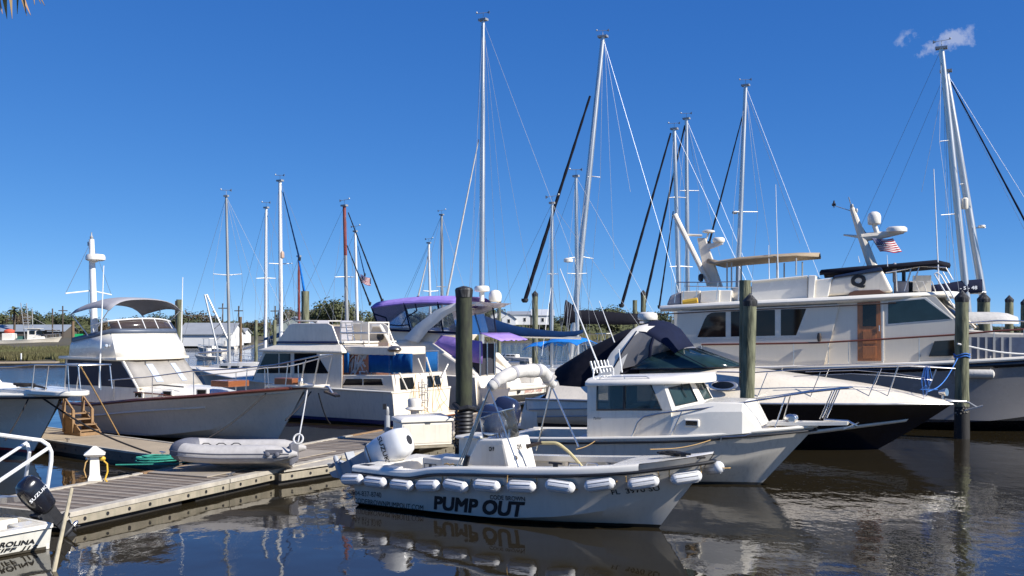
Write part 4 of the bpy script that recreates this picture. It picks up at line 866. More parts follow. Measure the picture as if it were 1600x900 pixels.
# ================================================================ WHITE CABIN FISHING BOAT
B = Fr(0.05, 25.15, -25)
def cabin_boat():
    Lw, ov = 6.0, 1.2; Lt = Lw + ov
    half = [(0, 1.22), (.3, 1.28), (.55, 1.24), (.72, 1.05), (.86, .66), (.94, .32), (1, .05)]
    sh = sheer_px(B, [(845, 693), (900, 694), (1000, 694), (1040, 693.5), (1120, 690), (1160, 685), (1200, 679)], half, Lt, dz=.10)
    sh = [(0, sh[0][1] - .03)] + [q for q in sh if .08 < q[0] < .84] + [(1, 1.36)]
    hl = Hull(Lw, ov, sh, half, [(0, .06), (.5, .12), (.75, .32), (.9, .62), (1, .9)], [(0, 1.1), (.5, 1.14), (.75, .86), (.9, .42), (1, .02)], keel=-.4, flare=1.4)
    o = boat(B, 'cabin_fishing_boat', 'white fishing boat with an enclosed pilothouse and rod holders on its roof', 'boat')
    hl.mesh().build('hull', pm('fishing_boat_hull', (.76, .69, .57), .3, var=.10, scale=1.6, bands=[(.05, (.10, .09, .08))], coat=.2, streak=.22, lowgrime=.3, bump=.012, bscale=6), o, smooth=30)
    MB().tube(hl.rail(-.09, .02), .026, 8).build('rub_rail', M_black, o); MB().tube(hl.rail(0, -.02), .04, 8).build('toe_rail', M_clean, o)
    hl.deck(.05, .0, lambda u, t: .06 * (1 - t * t), .34, 1).build('deck', M_nonskid, o, smooth=50)
    yc = -1.02; wp = lambda a, b: B.y(a, b, yc)
    aft_x = wp(916, 640)[0]; roof_z = wp(930, 603)[2]; f = wp(1040, 640); sill_z = f[2]
    # cockpit
    e = hl.edge(-1, 0, .2, 0, .40); MB().loft([[(x, y, .42), (x, -y, .42)] for x, y, z in e]).build('cockpit_sole', M_nonskid, o)
    for sg in (-1, 1):
        a = hl.edge(sg, 0, 0, 0, .40); ai = [(x, sg * (abs(y) - .2), z + .01) for x, y, z in a]; MB().loft([a, ai, [(x, y, .42) for x, y, z in ai]]).build('coaming', M_gel, o, smooth=30)
    MB().box(0.02, .30, -1.0, 1.0, .42, sh[0][1] + .03).build('transom_locker', M_gel, o, bevel=.02)
    # pilothouse: side walls with tumblehome, roof, raked front in three panels
    x0, x1 = aft_x, f[0]; zb = 0.86
    tum = lambda p: (p[0], p[1] * (1 - .06 * max(0, p[2] - 1.2)), p[2])
    side = B.poly([(918, 690), (916, 600), (1036, 603), (1048, 642), (1048, 692)], yc)
    for a_, b_ in ((yc, yc + .06), (-yc - .06, -yc)):
        MB().prism(B.poly([(918, 690), (917, 641), (1048, 642), (1048, 692)], yc), a_, b_, tum).build('cabin_side', M_gel, o, smooth=0)
        MB().prism(B.poly([(917, 640.8), (916, 600), (932, 600), (932, 640.8)], yc), a_, b_, tum).build('cabin_corner', M_gel, o, smooth=0)
        MB().prism(B.poly([(1033.5, 641.6), (1016, 600.5), (1036, 602), (1048, 641.8)], yc), a_, b_, tum).build('cabin_corner', M_gel, o, smooth=0)
        MB().prism(B.poly([(932, 603.2), (932, 598), (1036, 598), (1036, 602)], yc), a_, b_, tum).build('cabin_header', M_gel, o, smooth=0)
    fx_, fz_ = f[0], f[2]
    MB().box(fx_ - .95, fx_ - .45, -.85, .85, .8, fz_ + .05).build('dashboard', M_grey, o, bevel=.04)
    for y_ in (-.55, .55): MB().box(x0 + .55, x0 + 1.0, y_ - .28, y_ + .28, .8, fz_ - .02).box(x0 + .5, x0 + .62, y_ - .28, y_ + .28, fz_ - .02, fz_ + .42).build('helm_seat', M_gcanvas, o, bevel=.05)
    MB().lathe([(.16, -.012), (.18, 0), (.16, .012)], (fx_ - 1.02, -.5, fz_ - .02), (-1, 0, .5), 14).build('steering_wheel', M_black, o)
    MB().box(x0, x0 + .05, -.98, .98, zb, zb + .3).box(x0, x0 + .05, .45, .96, zb, roof_z).box(x0, x0 + .05, -.96, -.35, zb, roof_z).build('aft_bulkhead', M_gel, o)
    def pane(nm, pts, mat, off=.012, fr_w=None, rnd=True):
        pl = B.poly(pts, yc); return [MB().prism(pl, a_, b_, tum).build(nm, mat, o, smooth=0, bevel=.03 if rnd else .004, seg=3) for a_, b_ in ((yc - off, yc + .02), (-yc - .02, -yc + off))]
    pane('side_window', [(932, 640), (932, 602.8), (1016, 601), (1033.5, 639.5)], M_cabglass, -.012, rnd=False)
    for a_, b_ in ((yc - .012, yc + .01), (-yc - .01, -yc + .012)):
        q_ = [tum((p[0], (a_ + b_) / 2, p[1])) for p in B.poly([(931.5, 640.5), (931.5, 602), (1015, 600.5), (1034, 639.8)], yc)]; MB().tube(q_, .022, 6, closed=True).build('window_gasket', M_black, o)
    MB().prism(B.poly([(973, 639), (973, 603), (976, 603), (976, 639)], yc), yc - .022, yc, tum).build('window_divider', M_black, o, smooth=0)
    # front panels
    pa, pb = Vector(tum(side[1][:1] + (0,) + side[1][1:])), None
    t0 = Vector(tum((side[2][0], yc, side[2][1]))); b0 = Vector(tum((side[3][0] + .02, yc, side[3][1]))); t1 = t0 + Vector((.42, .50, -.02)); b1 = b0 + Vector((.66, .50, .02))
    q = B.y(1081, 594, t1.y); t1 = Vector((q[0], t1.y, q[2])); q = B.y(1100, 631, b1.y); b1 = Vector((q[0], b1.y, q[2]))
    mir = lambda p: Vector((p.x, -p.y, p.z))
    def panel(a, b, c, d, nm):
        """a,b lower edge, c,d upper edge: frame, then pane 8 mm proud"""
        n_ = (b - a).cross(c - a).normalized(); n_ = n_ if n_.x > 0 else -n_
        f = lambda u, v: (a * (1 - u) + b * u) * (1 - v) + (c * (1 - u) + d * u) * v + n_ * .008
        w = (f(.15, .15), f(.86, .15), f(.86, .88), f(.12, .88)); c4_ = (a, b, d, c)
        for k_ in range(4): MB().slab([c4_[k_], c4_[(k_ + 1) % 4], w[(k_ + 1) % 4], w[k_]], -n_ * .05).build(nm + '_frame', M_clean, o, smooth=0)
        MB().slab([p - n_ * .02 for p in w], -n_ * .012).build(nm, M_cabglass, o, smooth=0); MB().tube([p - n_ * .004 for p in w], .014, 5, closed=True).build('window_gasket', M_black, o)
        return f
    fn = panel(b0, b1, t0, t1, 'windscreen'); panel(mir(b1), mir(b0), mir(t1), mir(t0), 'windscreen'); panel(b1, mir(b1), t1, mir(t1), 'windscreen')
    wp_ = MB(); wp_.tube([fn(.6, .98) , fn(.55, .7), fn(.58, .4)], .010, 5); wp_.build('wiper', M_black, o)
    # roof with a brim
    rp = [(x0 - .04, -1.0), (x0 + .06, -1.04), (side[2][0] + .1, -1.03), (t1.x + .32, -.52), (t1.x + .42, 0), (t1.x + .32, .52), (side[2][0] + .1, 1.03), (x0 + .06, 1.04), (x0 - .04, 1.0)]
    zr = lambda x: roof_z + (x - x0) * .045
    MB().loft([[(x * 1.0, y * k, zr(x) + dz) for x, y in rp] for k, dz in ((.985, -.01), (1.0, .03), (.97, .09), (.80, .15), (.35, .19), (.02, .20))], close_v=True, cap=True).build('roof', M_clean, o, smooth=50)
    gr = MB(); q0, q1 = B.y(940, 588, -.8), B.y(1015, 588, -.8)
    gr.tube([B.y(935, 596, -.9), B.y(939, 589, -.9), B.y(1010, 588.5, -.9), B.y(1018, 594, -.9)], .012, 6); gr.tube([B.y(976, 596, -.9), B.y(976, 589, -.9)], .010, 6); gr.build('roof_rail', M_steel, o)
    # rod holders
    ra = MB(); L0, L1 = B.x(925, 590, x0 + .05), B.x(970, 581, x0 + .25); zt = zr(x0) + .16
    ra.tube([(x0 + .05, -.70, zt), (x0 + .05, -.68, zt + .16), (x0 + .05, -.56, zt + .23), (x0 + .05, .56, zt + .23), (x0 + .05, .68, zt + .16), (x0 + .05, .70, zt)], .018, 8); ra.build('rod_rack', M_whitemast, o)
    for k in range(6):
        y_ = -.58 + k * .225; MB().tube([(x0 + .02, y_, zt + .10), (x0 - .06, y_ - .01, zt + .38)], .027, 10).build('rod_holder', M_alu, o)
    MB().tube([B.y(940, 583, -.35), B.y(875, 420, -.3)], [.022, .010], 6).build('antenna', M_whitemast, o); MB().tube([B.y(972, 582, .2), B.y(967, 545, .2)], [.018, .012], 6).build('antenna', M_whitemast, o)
    # trunk cabin
    xs_ = [side[3][0] - .05, B.y(1108, 640, -.9)[0], B.y(1160, 632, -.8)[0], B.y(1190, 662, -.62)[0]]
    zt_ = [sill_z - .01, B.y(1108, 628, -.75)[2], B.y(1162, 629, -.62)[2], 1.18]
    rows = []
    for x, zt2, wb in zip(xs_, zt_, (1.02, .98, .84, .60)):
        zd = hl.sheerx(x) - .02; rows.append([(x, -wb, zd), (x, -wb * .97, zd + (zt2 - zd) * .72), (x, -wb * .86, zt2), (x, 0, zt2 + .05), (x, wb * .86, zt2), (x, wb * .97, zd + (zt2 - zd) * .72), (x, wb, zd)])
    zd = hl.sheerx(xs_[3] + .02); 
    MB().loft(rows, cap=True).build('trunk_cabin', M_clean, o, smooth=16, bevel=.02)
    q = B.on(1081, 661, lambda x: -.985); s_ = .16
    MB().prism([(q[0] - .17, q[2] - .085), (q[0] + .17, q[2] - .085), (q[0] + .17, q[2] + .085), (q[0] - .17, q[2] + .085)], -1.02, -.95).build('portlight_rim', M_clean, o, smooth=0, bevel=.03, seg=3)
    MB().prism([(q[0] - .135, q[2] - .055), (q[0] + .135, q[2] - .055), (q[0] + .135, q[2] + .055), (q[0] - .135, q[2] + .055)], -1.028, -.95).build('portlight', M_glass, o, smooth=0, bevel=.02)
    MB().tube([B.y(1126, 690, -.97), B.y(1127, 683, -.97), B.y(1164, 681, -.88), B.y(1174, 677, -.8)], .012, 6).build('grab_rail', M_steel, o)
    lettering('Parker', 'lettering', M_ink, o, quadmap(*[B.y(a, b, yc - .006) for a, b in ((927, 655.5), (940, 655), (927, 651.5), (940, 651))]), slant=.3)
    
    # pulpit, windlass, anchor
    zt = 1.36; x_b = hl.rows[-1][-1][0]
    pq = B.y(1325, 655, 0.0); MB().loft([[(x_b - 1.0, -.34, zt + .02), (x_b - 1.0, .34, zt + .02)], [(x_b, -.2, zt + .05), (x_b, .2, zt + .05)], [(pq[0], -.13, zt + .08), (pq[0], .13, zt + .08)]]).build('pulpit', M_clean, o, solid=.07, smooth=0)
    MB().tube([(pq[0] - .5, 0, zt + .13), (pq[0], 0, zt + .12), (pq[0] + .18, 0, zt + .02)], [.025, .025, .03], 8).slab([(pq[0] + .2, -.12, zt + .08), (pq[0] + .2, .12, zt + .08), (pq[0] - .1, .1, zt - .06), (pq[0] - .1, -.1, zt - .06)], (.02, 0, .02)).build('anchor', M_steel, o)
    MB().ball((x_b - .55, 0, zt + .13), (.14, .10, .10)).lathe([(.07, -.2), (.09, -.15), (.05, -.08), (.05, .08), (.09, .15), (.07, .2)], (x_b - .5, 0, zt + .13), (0, 1, 0), 12).build('windlass', M_steel, o)
    # bow rail
    hf = lambda x: -(hl.halfx(min(x, x_b)) - .10)
    br = MB(); near = [B.on(985, 688, hf), B.on(996, 660, hf), B.on(1006, 651, hf), B.on(1036, 645, hf)] + [B.on(a, b, hf) for a, b in ((1100, 638), (1150, 631), (1206, 622))]; tip = B.y(1326, 606, -.16); pre = B.y(1262, 613, -.32)
    near += [pre, tip]; far = [(x, -y, z) for x, y, z in near]
    br.tube(near + [(tip[0] + .06, 0, tip[2] + .01)] + far[::-1], .019, 8); br.build('bow_rail', M_steel, o)
    for (a, b), (c, d) in (((1066, 641), (1045, 687)), ((1149, 632), (1128, 682)), ((1227, 620), (1210, 671)), ((1300, 611), (1281, 655)), ((1308, 609), (1288, 655))):
        p, q = B.on(a, b, hf if a < 1290 else (lambda x: -.22)), B.on(c, d, hf if a < 1290 else (lambda x: -.18)); MB().tube([p, q], .014, 6).build('stanchion', M_steel, o); MB().tube([(p[0], -p[1], p[2]), (q[0], -q[1], q[2])], .014, 6).build('stanchion', M_steel, o)
    # twin dark outboards
    for a, b, y_ in ((722, 678, -.42), (762, 665, .42)):
        c = B.y(a, b, y_); M = Matrix.Translation((-.36, y_, c[2] - .42)) @ Matrix.Rotation(R(18), 4, 'Y') @ Matrix.Scale(1.32, 4)
        outboard(o, M, M_navygloss, M_black, big=1.08)
    MB().box(-.35, .0, -.75, .75, .12, .62).build('engine_bracket', M_gel, o, bevel=.03)
    return o, hl
cabin_o, cabin_hull = cabin_boat()

# ================================================================ BLACK EXPRESS CRUISER
C = Fr(1.08, 33.0, -22)
def express():
    Lw, ov = 10.1, 1.95; Lt = Lw + ov
    half = [(0, 1.75), (.3, 1.92), (.6, 1.88), (.76, 1.52), (.88, .98), (.95, .52), (1, .07)]
    sh = [(0, 1.28), (.3, 1.30), (.6, 1.33), (.8, 1.36), (.93, 1.37), (1, 1.34)]
    hl = Hull(Lw, ov, sh, half, [(0, .08), (.5, .16), (.75, .42), (.9, .72), (1, .95)], [(0, 1.55), (.5, 1.6), (.75, 1.1), (.9, .42), (1, .03)], keel=-.5, flare=1.7, power=.85)
    o = boat(C, 'express_cruiser', 'sleek express cruiser with a black hull, cream deck and navy cockpit canvas', 'boat')
    hm = pm('black_hull_paint', (.010, .011, .016), .12, var=.25, coat=.6)
    hl.mesh().build('hull', hm, o, smooth=30)
    MB().tube(hl.rail(.0, .02), .032, 8).build('rub_rail', M_alu, o)
    # cream chine stripe
    st = MB()
    for sg in (-1, 1):
        rows = [[], []]
        for q, row in zip(hl.u, hl.rows):
            if q > .96: break
            x, y, z = row[4]; x2, y2, z2 = row[5]; k = .9; rows[0].append((x, sg * (y + .03), z - .01)); rows[1].append((x + (x2 - x) * k, sg * (y + (y2 - y) * k + .03), z + (z2 - z) * k + .02))
        st.loft(rows)
    st.build('chine_stripe', M_gel, o, solid=.01, smooth=60)
    # moulded foredeck rising to the windscreen
    xw = C.y(1165, 572, 0.0)[0]; zw = C.y(1165, 572, 0)[2]
    def top(u):   # height of the deck crown above the sheer
        x = u * (Lw + ov); 
        return float(pchip([(0, .9), (.42, .92), (xw / Lt, zw - 1.34), (.80, .52), (.92, .20), (1, .03)], u))
    def crown(u, t): 
        h = top(u); return h * (1 - float(pchip([(0, 0), (.45, .06), (.7, .30), (.86, .70), (1, 1)], t)))
    hl.deck(.0, .03, crown, .06, 1, 20).build('foredeck', M_gel2, o, smooth=60)
    e = hl.edge(-1, .03, 0, 0, 1); 
    # portlights
    for a, b, w2 in ((1130, 602, .42), (1210, 598, .34)):
        t_ = .86; q = C.on(a, b, lambda x: -hl.halfx(x) * .90)
        if a > 1200: continue
        d = MB().ball((0, 0, 0), (w2, .03, .17), 20, 10); d.xf(Matrix.Translation((q[0], q[1] - .03, q[2])) @ Matrix.Rotation(R(-28), 4, 'X')); d.build('portlight_rim', M_alu, o)
        d = MB().ball((0, 0, 0), (w2 * .8, .045, .125), 20, 10); d.xf(Matrix.Translation((q[0], q[1] - .035, q[2])) @ Matrix.Rotation(R(-28), 4, 'X')); d.build('portlight', M_glass, o)
    # windscreen: base curve on deck, top curve further aft
    wa = C.y(985, 577, -1.55); zt_top = C.y(1075, 545, -.8)
    base = []; topc = []
    for k in range(17):
        t_ = -1 + 2 * k / 16; s_ = abs(t_); xb = wa[0] + (xw - wa[0]) * (1 - s_ ** 2.6); base.append((xb, 1.58 * math.copysign(min(1, s_ * 1.12), t_) * (1 if s_ > .05 else 1), (zw + .0) * (1 - s_ ** 3) + (wa[2]) * s_ ** 3)); xt = wa[0] + .1 + (zt_top[0] - wa[0]) * (1 - s_ ** 2.4) ; topc.append((xt, 1.34 * math.copysign(min(1, s_ * 1.12), t_), zt_top[2] * (1 - s_ ** 6) + (wa[2] + .10) * s_ ** 6))
    ws = MB().loft([base, topc]).build('windscreen', M_gglass, o, smooth=60, solid=.012)
    MB().tube(topc, .022, 6).tube(base, .02, 6).build('windscreen_frame', M_blackgloss, o)
    for k in (3, 6, 10, 13): MB().tube([base[k], topc[k]], .018, 6).build('windscreen_post', M_blackgloss, o)
    # arch
    b0 = C.y(925, 585, -1.72); a0 = C.y(1000, 512, -1.35); rows = []
    zt_ = a0[2]; prof = [(-1.75, b0[0], 1.2), (-1.68, b0[0] + .35, 1.75), (-1.52, b0[0] * .5 + a0[0] * .5 + .1, (1.75 + zt_) / 2 + .1), (-1.30, a0[0], zt_ - .06), (-.9, a0[0] + .1, zt_ + .06), (0, a0[0] + .14, zt_ + .10), (.9, a0[0] + .1, zt_ + .06), (1.30, a0[0], zt_ - .06), (1.52, b0[0] * .5 + a0[0] * .5 + .1, (1.75 + zt_) / 2 + .1), (1.68, b0[0] + .35, 1.75), (1.75, b0[0], 1.2)]
    for y, x, z in prof: w2 = .36 if z < 2.0 else .26; rows.append([(x - w2, y, z - .0), (x, y * 1.02, z + .05), (x + w2, y, z), (x, y * .96, z - .05)])
    MB().loft(rows, close_v=True, cap=True).build('radar_arch', M_clean, o, smooth=60)
    rd = C.y(1012, 500, 0.0); MB().lathe([(.12, -.12), (.14, -.02), (.29, .0), (.31, .05), (.31, .12), (.28, .20), (.18, .24), (0, .25)], (rd[0], 0, zt_ + .24), n=20).build('radar_dome', M_clean, o, smooth=45)
    MB().tube([(rd[0], 0, zt_ + .05), (rd[0], 0, zt_ + .25)], .10, 10).build('radar_foot', M_clean, o)
    hr = MB()
    for y_ in (.35, .5): hr.lathe([(.02, -.25), (.03, 0), (.07, .15)], (rd[0] + .25, y_, zt_ + .16), (1, 0, 0), 10)
    hr.build('horn', M_steel, o); MB().ball((rd[0] + .15, .8, zt_ + .14), (.12, .12, .08)).build('antenna_puck', M_clean, o)
    MB().tube([C.y(960, 535, -1.55), C.y(936, 470, -1.55)], [.02, .01], 6).build('antenna', M_whitemast, o)
    # canvas top from arch to windscreen, with mesh side panels
    x_a, zf_ = a0[0] - .1, zt_top[2]; xe = zt_top[0] - .05; rows = []
    for k_, (t0, zc, hw, zs) in enumerate(((0, zt_ + .14, 1.34, zt_ - .10), (.22, zt_ + .22, 1.37, zt_ - .16), (.45, zt_ + .17, 1.36, zt_ - .30), (.68, zt_ - .02, 1.33, zt_ - .46), (.86, (zt_ + zf_) / 2 - .02, 1.30, zf_ + .02), (1, zf_ + .05, 1.25, zf_ - .12))):
        x = x_a + (xe - x_a) * t0; rows.append([(x - .25 * t_ * t_ * t0, hw * t_, zc - (zc - min(zs, zc - .02)) * abs(t_) ** 2.8) for t_ in [-1 + 2 * k / 14 for k in range(15)]])
    MB().loft(rows).build('canvas_top', M_navy, o, smooth=60, solid=.02)
    edge = [r[0] for r in rows]; low = [(wa[0] - .55, -1.62, wa[2] - .06)] + [topc[k] for k in (0, 1, 2, 3, 4)]; sp = MB()
    for sg in (1, -1):
        lo_ = [(x, y * sg, z) for x, y, z in low]; hi_ = [(x, y * sg, z) for x, y, z in edge]; MB().loft([lo_, [tuple((Vector(a) * .5 + Vector(b) * .5) + Vector((0, -sg * .08, .03))) for a, b in zip(lo_, hi_)], hi_]).build('mesh_panel', M_mesh, o, smooth=60)
        for k in (0, 2, 5): sp.tube([lo_[k], tuple((Vector(lo_[k]) + Vector(hi_[k])) / 2 + Vector((0, -sg * .10, .03))), hi_[k]], .045 if k == 2 else .02, 6)
    sp.build('canvas_seam', M_navy, o)
    fp = [topc[k] for k in range(3, 14)]; ft = [rows[-1][1 + k] for k in range(0, 13)][1:12]
    MB().loft([fp, ft]).build('front_panel', M_mesh, o, smooth=60)
    # aft cover sloping from the arch to the stern
    rows = []
    for x, zc, hw, zs in ((x_a + .05, zt_ + .05, 1.40, 1.62), (x_a - .7, zt_ - .10, 1.55, 1.55), (x_a - 1.7, zt_ - .62, 1.62, 1.42), (x_a - 2.7, zt_ - 1.25, 1.64, 1.34), (.55, 1.62, 1.6, 1.28), (.3, 1.34, 1.58, 1.2)):
        rows.append([(x, hw * math.copysign(min(1, abs(t_) ** .75), t_), zc - (zc - zs) * abs(t_) ** 3.0 + .03 * math.sin(x * 5 + t_ * 6)) for t_ in [-1 + 2 * k / 16 for k in range(17)]])
    MB().loft(rows).build('aft_cover', M_blackcanvas, o, smooth=60, solid=.02)
    MB().box(-.7, .1, -1.5, 1.5, .32, .42).build('swim_platform', M_gel, o, bevel=.03)
    rows = [[(x, y, z) for y, z in ((-1.68, .35), (-1.74, .8), (-1.6, 1.25), (0, 1.3), (1.6, 1.25), (1.74, .8), (1.68, .35))] for x in (-.06, .35)]; rows[0] = [(-.06 - .16 * (1.3 - z), y, z) for x, y, z in rows[0]]
    MB().loft(rows, cap=True).build('transom', M_gel, o, smooth=40)
    for sg in (-1, 1): MB().loft([[(x, sg * (hl.side(x, z) + .012), z) for x in np.linspace(.02, 3.0, 12)] for z in (.55, .9, 1.25)]).build('stern_quarter', M_gel, o, solid=.012, smooth=50)
    for dz in (.72, .95): MB().tube([(x, -(hl.side(x, dz + .05 * x) + .03), dz + .05 * x) for x in np.linspace(.1, 2.6, 8)], .025, 6).build('quarter_stripe', M_grey, o)
    # bow rail and fittings
    hf = lambda x: -(hl.halfx(x) - .16); br = MB(); top_ = [C.on(a, b, hf) for a, b in ((1120, 581), (1180, 582), (1240, 578), (1330, 574), (1420, 572))]; tip = C.y(1492, 576, -.1); near = top_ + [tip]
    br.tube(near + [(x, -y, z) for x, y, z in near[::-1]], .018, 8); br.build('bow_rail', M_steel, o)
    mid = [C.on(a, b, hf) for a, b in ((1240, 588), (1330, 584), (1400, 588), (1456, 594))]; MB().tube(mid + [(x, -y, z) for x, y, z in mid[::-1]], .010, 6).build('mid_rail', M_steel, o)
    for (a, b), (c, d) in (((1119, 582), (1108, 607)), ((1199, 582), (1186, 607)), ((1282, 581), (1268, 607)), ((1373, 580), (1353, 614)), ((1403, 572), (1384, 603)), ((1463, 578), (1436, 618))):
        p = C.on(a, b, hf); q = (p[0] - .32, p[1] - .03, hl.sheerx(p[0] - .32) + .05); MB().tube([p, q], .013, 6).build('stanchion', M_steel, o); MB().tube([(p[0], -p[1], p[2]), (q[0], -q[1], q[2])], .013, 6).build('stanchion', M_steel, o)
    xb = hl.rows[-1][-1][0]; MB().loft([[(xb - .9, -.2, 1.42), (xb - .9, .2, 1.42)], [(xb + .35, -.09, 1.42), (xb + .35, .09, 1.42)]]).build('anchor_roller', M_steel, o, solid=.05)
    MB().tube([(xb - .2, 0, 1.46), (xb + .4, 0, 1.40), (xb + .62, 0, 1.26)], .03, 8).slab([(xb + .75, -.16, 1.30), (xb + .75, .16, 1.30), (xb + .3, .12, 1.16), (xb + .3, -.12, 1.16)], (.02, 0, .03)).build('anchor', M_alud, o)
    MB().ball((xb - .95, 0, 1.50), (.2, .14, .10)).build('windlass', M_black, o); q = C.y(1408, 604, 0); MB().loft([[(xb - 2.5, -.5, 1.63), (xb - 2.5, .5, 1.63)], [(xb - 2.0, -.4, 1.56), (xb - 2.0, .4, 1.56)]]).build('deck_hatch', M_glass, o, solid=.03)
    sl_ = MB().lathe([(.05, -.1), (.09, .0), (.11, .12)], (xb - .25, 0, 1.66), (1, -.5, .1), 12); sl_.tube([(xb - .25, 0, 1.4), (xb - .25, 0, 1.62)], .03, 8); sl_.build('spotlight', M_steel, o)
    return o, hl
express_o, express_hull = express()
# blue rope hank on the cruiser's rail
o = thing('blue_rope_hank', 'hank of blue rope tied on the bow rail of the black express cruiser', 'rope', C.o, C.a); mb = MB(); rr = random.Random(9); c0 = C.on(1447, 574, lambda x: -(express_hull.halfx(x) - .16))
for k in range(6):
    dx = rr.uniform(-.08, .10); L = rr.uniform(.5, .95); mb.tube([(c0[0] + dx * .5, c0[1] - .03, c0[2] + .03), (c0[0] + dx - .05, c0[1] - .05, c0[2] - L * .5), (c0[0] + dx, c0[1] - .04, c0[2] - L), (c0[0] + dx + .07, c0[1] - .04, c0[2] - L * .55), (c0[0] + dx * .5 + .04, c0[1] - .03, c0[2] + .03)], .009, 5)
mb.tube([(c0[0], c0[1], c0[2] - .5), (c0[0] - .15, c0[1] + .1, c0[2] - .62), (c0[0] + .3, c0[1] + .2, c0[2] - .62)], .018, 5); mb.build('loops', M_ropeBl, o)
# ================================================================ WHITE TRAWLER AT THE FINGER DOCK
Gf = Fr(-14.4, 35.54, -33)
def trawler():
    Lw, ov = 8.7, 1.25; Lt = Lw + ov
    half = [(0, 1.55), (.25, 1.72), (.55, 1.75), (.74, 1.46), (.87, .92), (.95, .45), (1, .06)]
    sh = sheer_px(Gf, [(136, 634), (200, 630.5), (260, 626), (320, 621.5), (380, 615), (420, 610)], half, Lt); sh = [(0, sh[0][1] - .02)] + [q for q in sh if .06 < q[0] < .88] + [(1, Gf.y(470, 606, 0)[2])]
    hl = Hull(Lw, ov, sh, half, [(0, .05), (.5, .10), (.75, .35), (.9, .7), (1, 1.0)], [(0, 1.3), (.5, 1.45), (.75, .95), (.9, .35), (1, .02)], keel=-.5, flare=1.7)
    o = boat(Gf, 'cabin_trawler', 'white flybridge trawler with varnished brown cap rail and a grey bimini', 'boat')
    hl.mesh().build('hull', pm('trawler_hull', (.85, .755, .61), .28, var=.10, scale=1.5, bands=[(.04, (.05, .045, .04)), (.16, (.62, .60, .56))], coat=.2, streak=.14, bump=.012, bscale=6), o, smooth=30)
    MB().tube(hl.rail(.03, -.02), .055, 8).build('cap_rail', M_teakr, o)
    g_ = MB()
    for sg in (-1, 1): g_.tube([(x, sg * (hl.side(x, hl.sheerx(x) - .33) + .012), hl.sheerx(x) - .33) for x in np.linspace(.3, 7.0, 24)], .035, 6)
    g_.build('guard_strake', M_gel2, o)
    hl.deck(.06, -.10, lambda u, t: .05 * (1 - t * t), 0, 1).build('deck', M_nonskid, o, smooth=50)
    # house sides from traced outline
    yh = -1.32; q = lambda a, b: Gf.y(a, b, yh)
    bx = q(205, 606)[0]; ex = q(186, 562)[0]; ez = q(186, 562)[2]; ax = .12; dk = hl.sheerx(4) - .12; sill = q(205, 607)[2]
    trunk0 = dk
    tum = lambda p: (p[0], p[1] * (1 - .05 * max(0, p[2] - dk)), p[2])
    hs_ = [(ax, dk), (bx + .35, dk), (bx + .28, sill), (ex, ez), (ax, ez + .02)]
    for a_, b_ in ((yh, yh + .06), (-yh - .06, -yh)): MB().prism(hs_, a_, b_, tum).build('house_side', M_gel, o, smooth=0)
    wn = [(ax + .06, sill + .03), (bx + .18, sill + .03), (ex - .04, ez - .06), (ax + .06, ez - .05)]
    for a_, b_ in ((yh - .02, yh + .03), (-yh - .03, -yh + .02)): MB().prism(wn, a_, b_, tum).build('side_window_cover', pm('dark_window_cover', (.05, .05, .06), .8, var=.2), o, smooth=0)
    MB().tube([tum((ax + .9, yh - .015, ez - .14)), tum((2.0, yh - .015, ez - .14)), tum((2.0, yh - .015, sill + .1))], .012, 4).build('door_trim', M_gel, o)
    MB().box(ax - .05, ax, -1.25, 1.25, dk, ez).build('aft_bulkhead', M_gel, o)
    # front: windscreen under a taupe cover, full width
    def row(x, z, hw, bow=.28, n=12): return [(x + bow * (1 - (2 * k / n - 1) ** 2), hw * (2 * k / n - 1), z) for k in range(n + 1)]
    ws = [row(bx + .28, sill, 1.27), row(ex, ez, 1.18, .22)]
    MB().loft(ws).build('windscreen_frame', M_gel, o, solid=.04, smooth=40)
    mid = lambda t: [tuple(Vector(a) * (1 - t) + Vector(b) * t + Vector((.035, 0, 0))) for a, b in zip(*ws)]
    MB().loft([mid(.06)[0:13], mid(.35), mid(.65), mid(.95)]).build('windscreen_cover', M_tancover, o, smooth=40, solid=.015)
    for k0, k1 in ((3.0, 4.1), (7.6, 8.7)):
        f = lambda k, t: Vector(mid(t)[int(k)]) * (1 - (k - int(k))) + Vector(mid(t)[min(12, int(k) + 1)]) * (k - int(k)) + Vector((.03, 0, .01))
        MB().slab([f(k0, .2), f(k1, .2), f(k1, .82), f(k0, .82)], (-.02, 0, 0)).build('cover_window', pm('pale_clear_panel', (.50, .55, .64), .15, var=.05), o, smooth=0)
    for y0 in (-.55, .35): MB().tube([f2 for f2 in ((ex + .32, y0, ez - .02), (ex + .42, y0 - .12, ez - .28), (ex + .50, y0 - .18, ez - .42))], .016, 5).build('wiper', M_black, o)
    MB().tube([(bx + .30, -1.29, sill), (ex + .01, -1.2, ez)], .035, 6).build('corner_post', M_clean, o)
    # brow and flybridge
    br = [(-1.42, ax - .2), (-1.44, ex + .02), (-.8, ex + .36), (0, ex + .46), (.8, ex + .36), (1.44, ex + .02), (1.42, ax - .2)]
    MB().prismz([(x, y) for y, x in br], ez - .02, ez + .07).build('brow', M_gel, o, smooth=0, bevel=.02)
    ft = q(172, 520); fa = q(114, 536); fbx = fa[0]; fzt = ft[2]; fxt = ft[0]; zf0 = ez + .06
    def ring(x_f, hw, z0_, z1_, n=10):
        pts = [(fbx - .1, -hw, z1_)]; 
        for k in range(n + 1): t_ = -1 + 2 * k / n; pts.append((x_f + .42 * (1 - t_ * t_), hw * t_, z0_))
        pts.append((fbx - .1, hw, z1_)); return pts
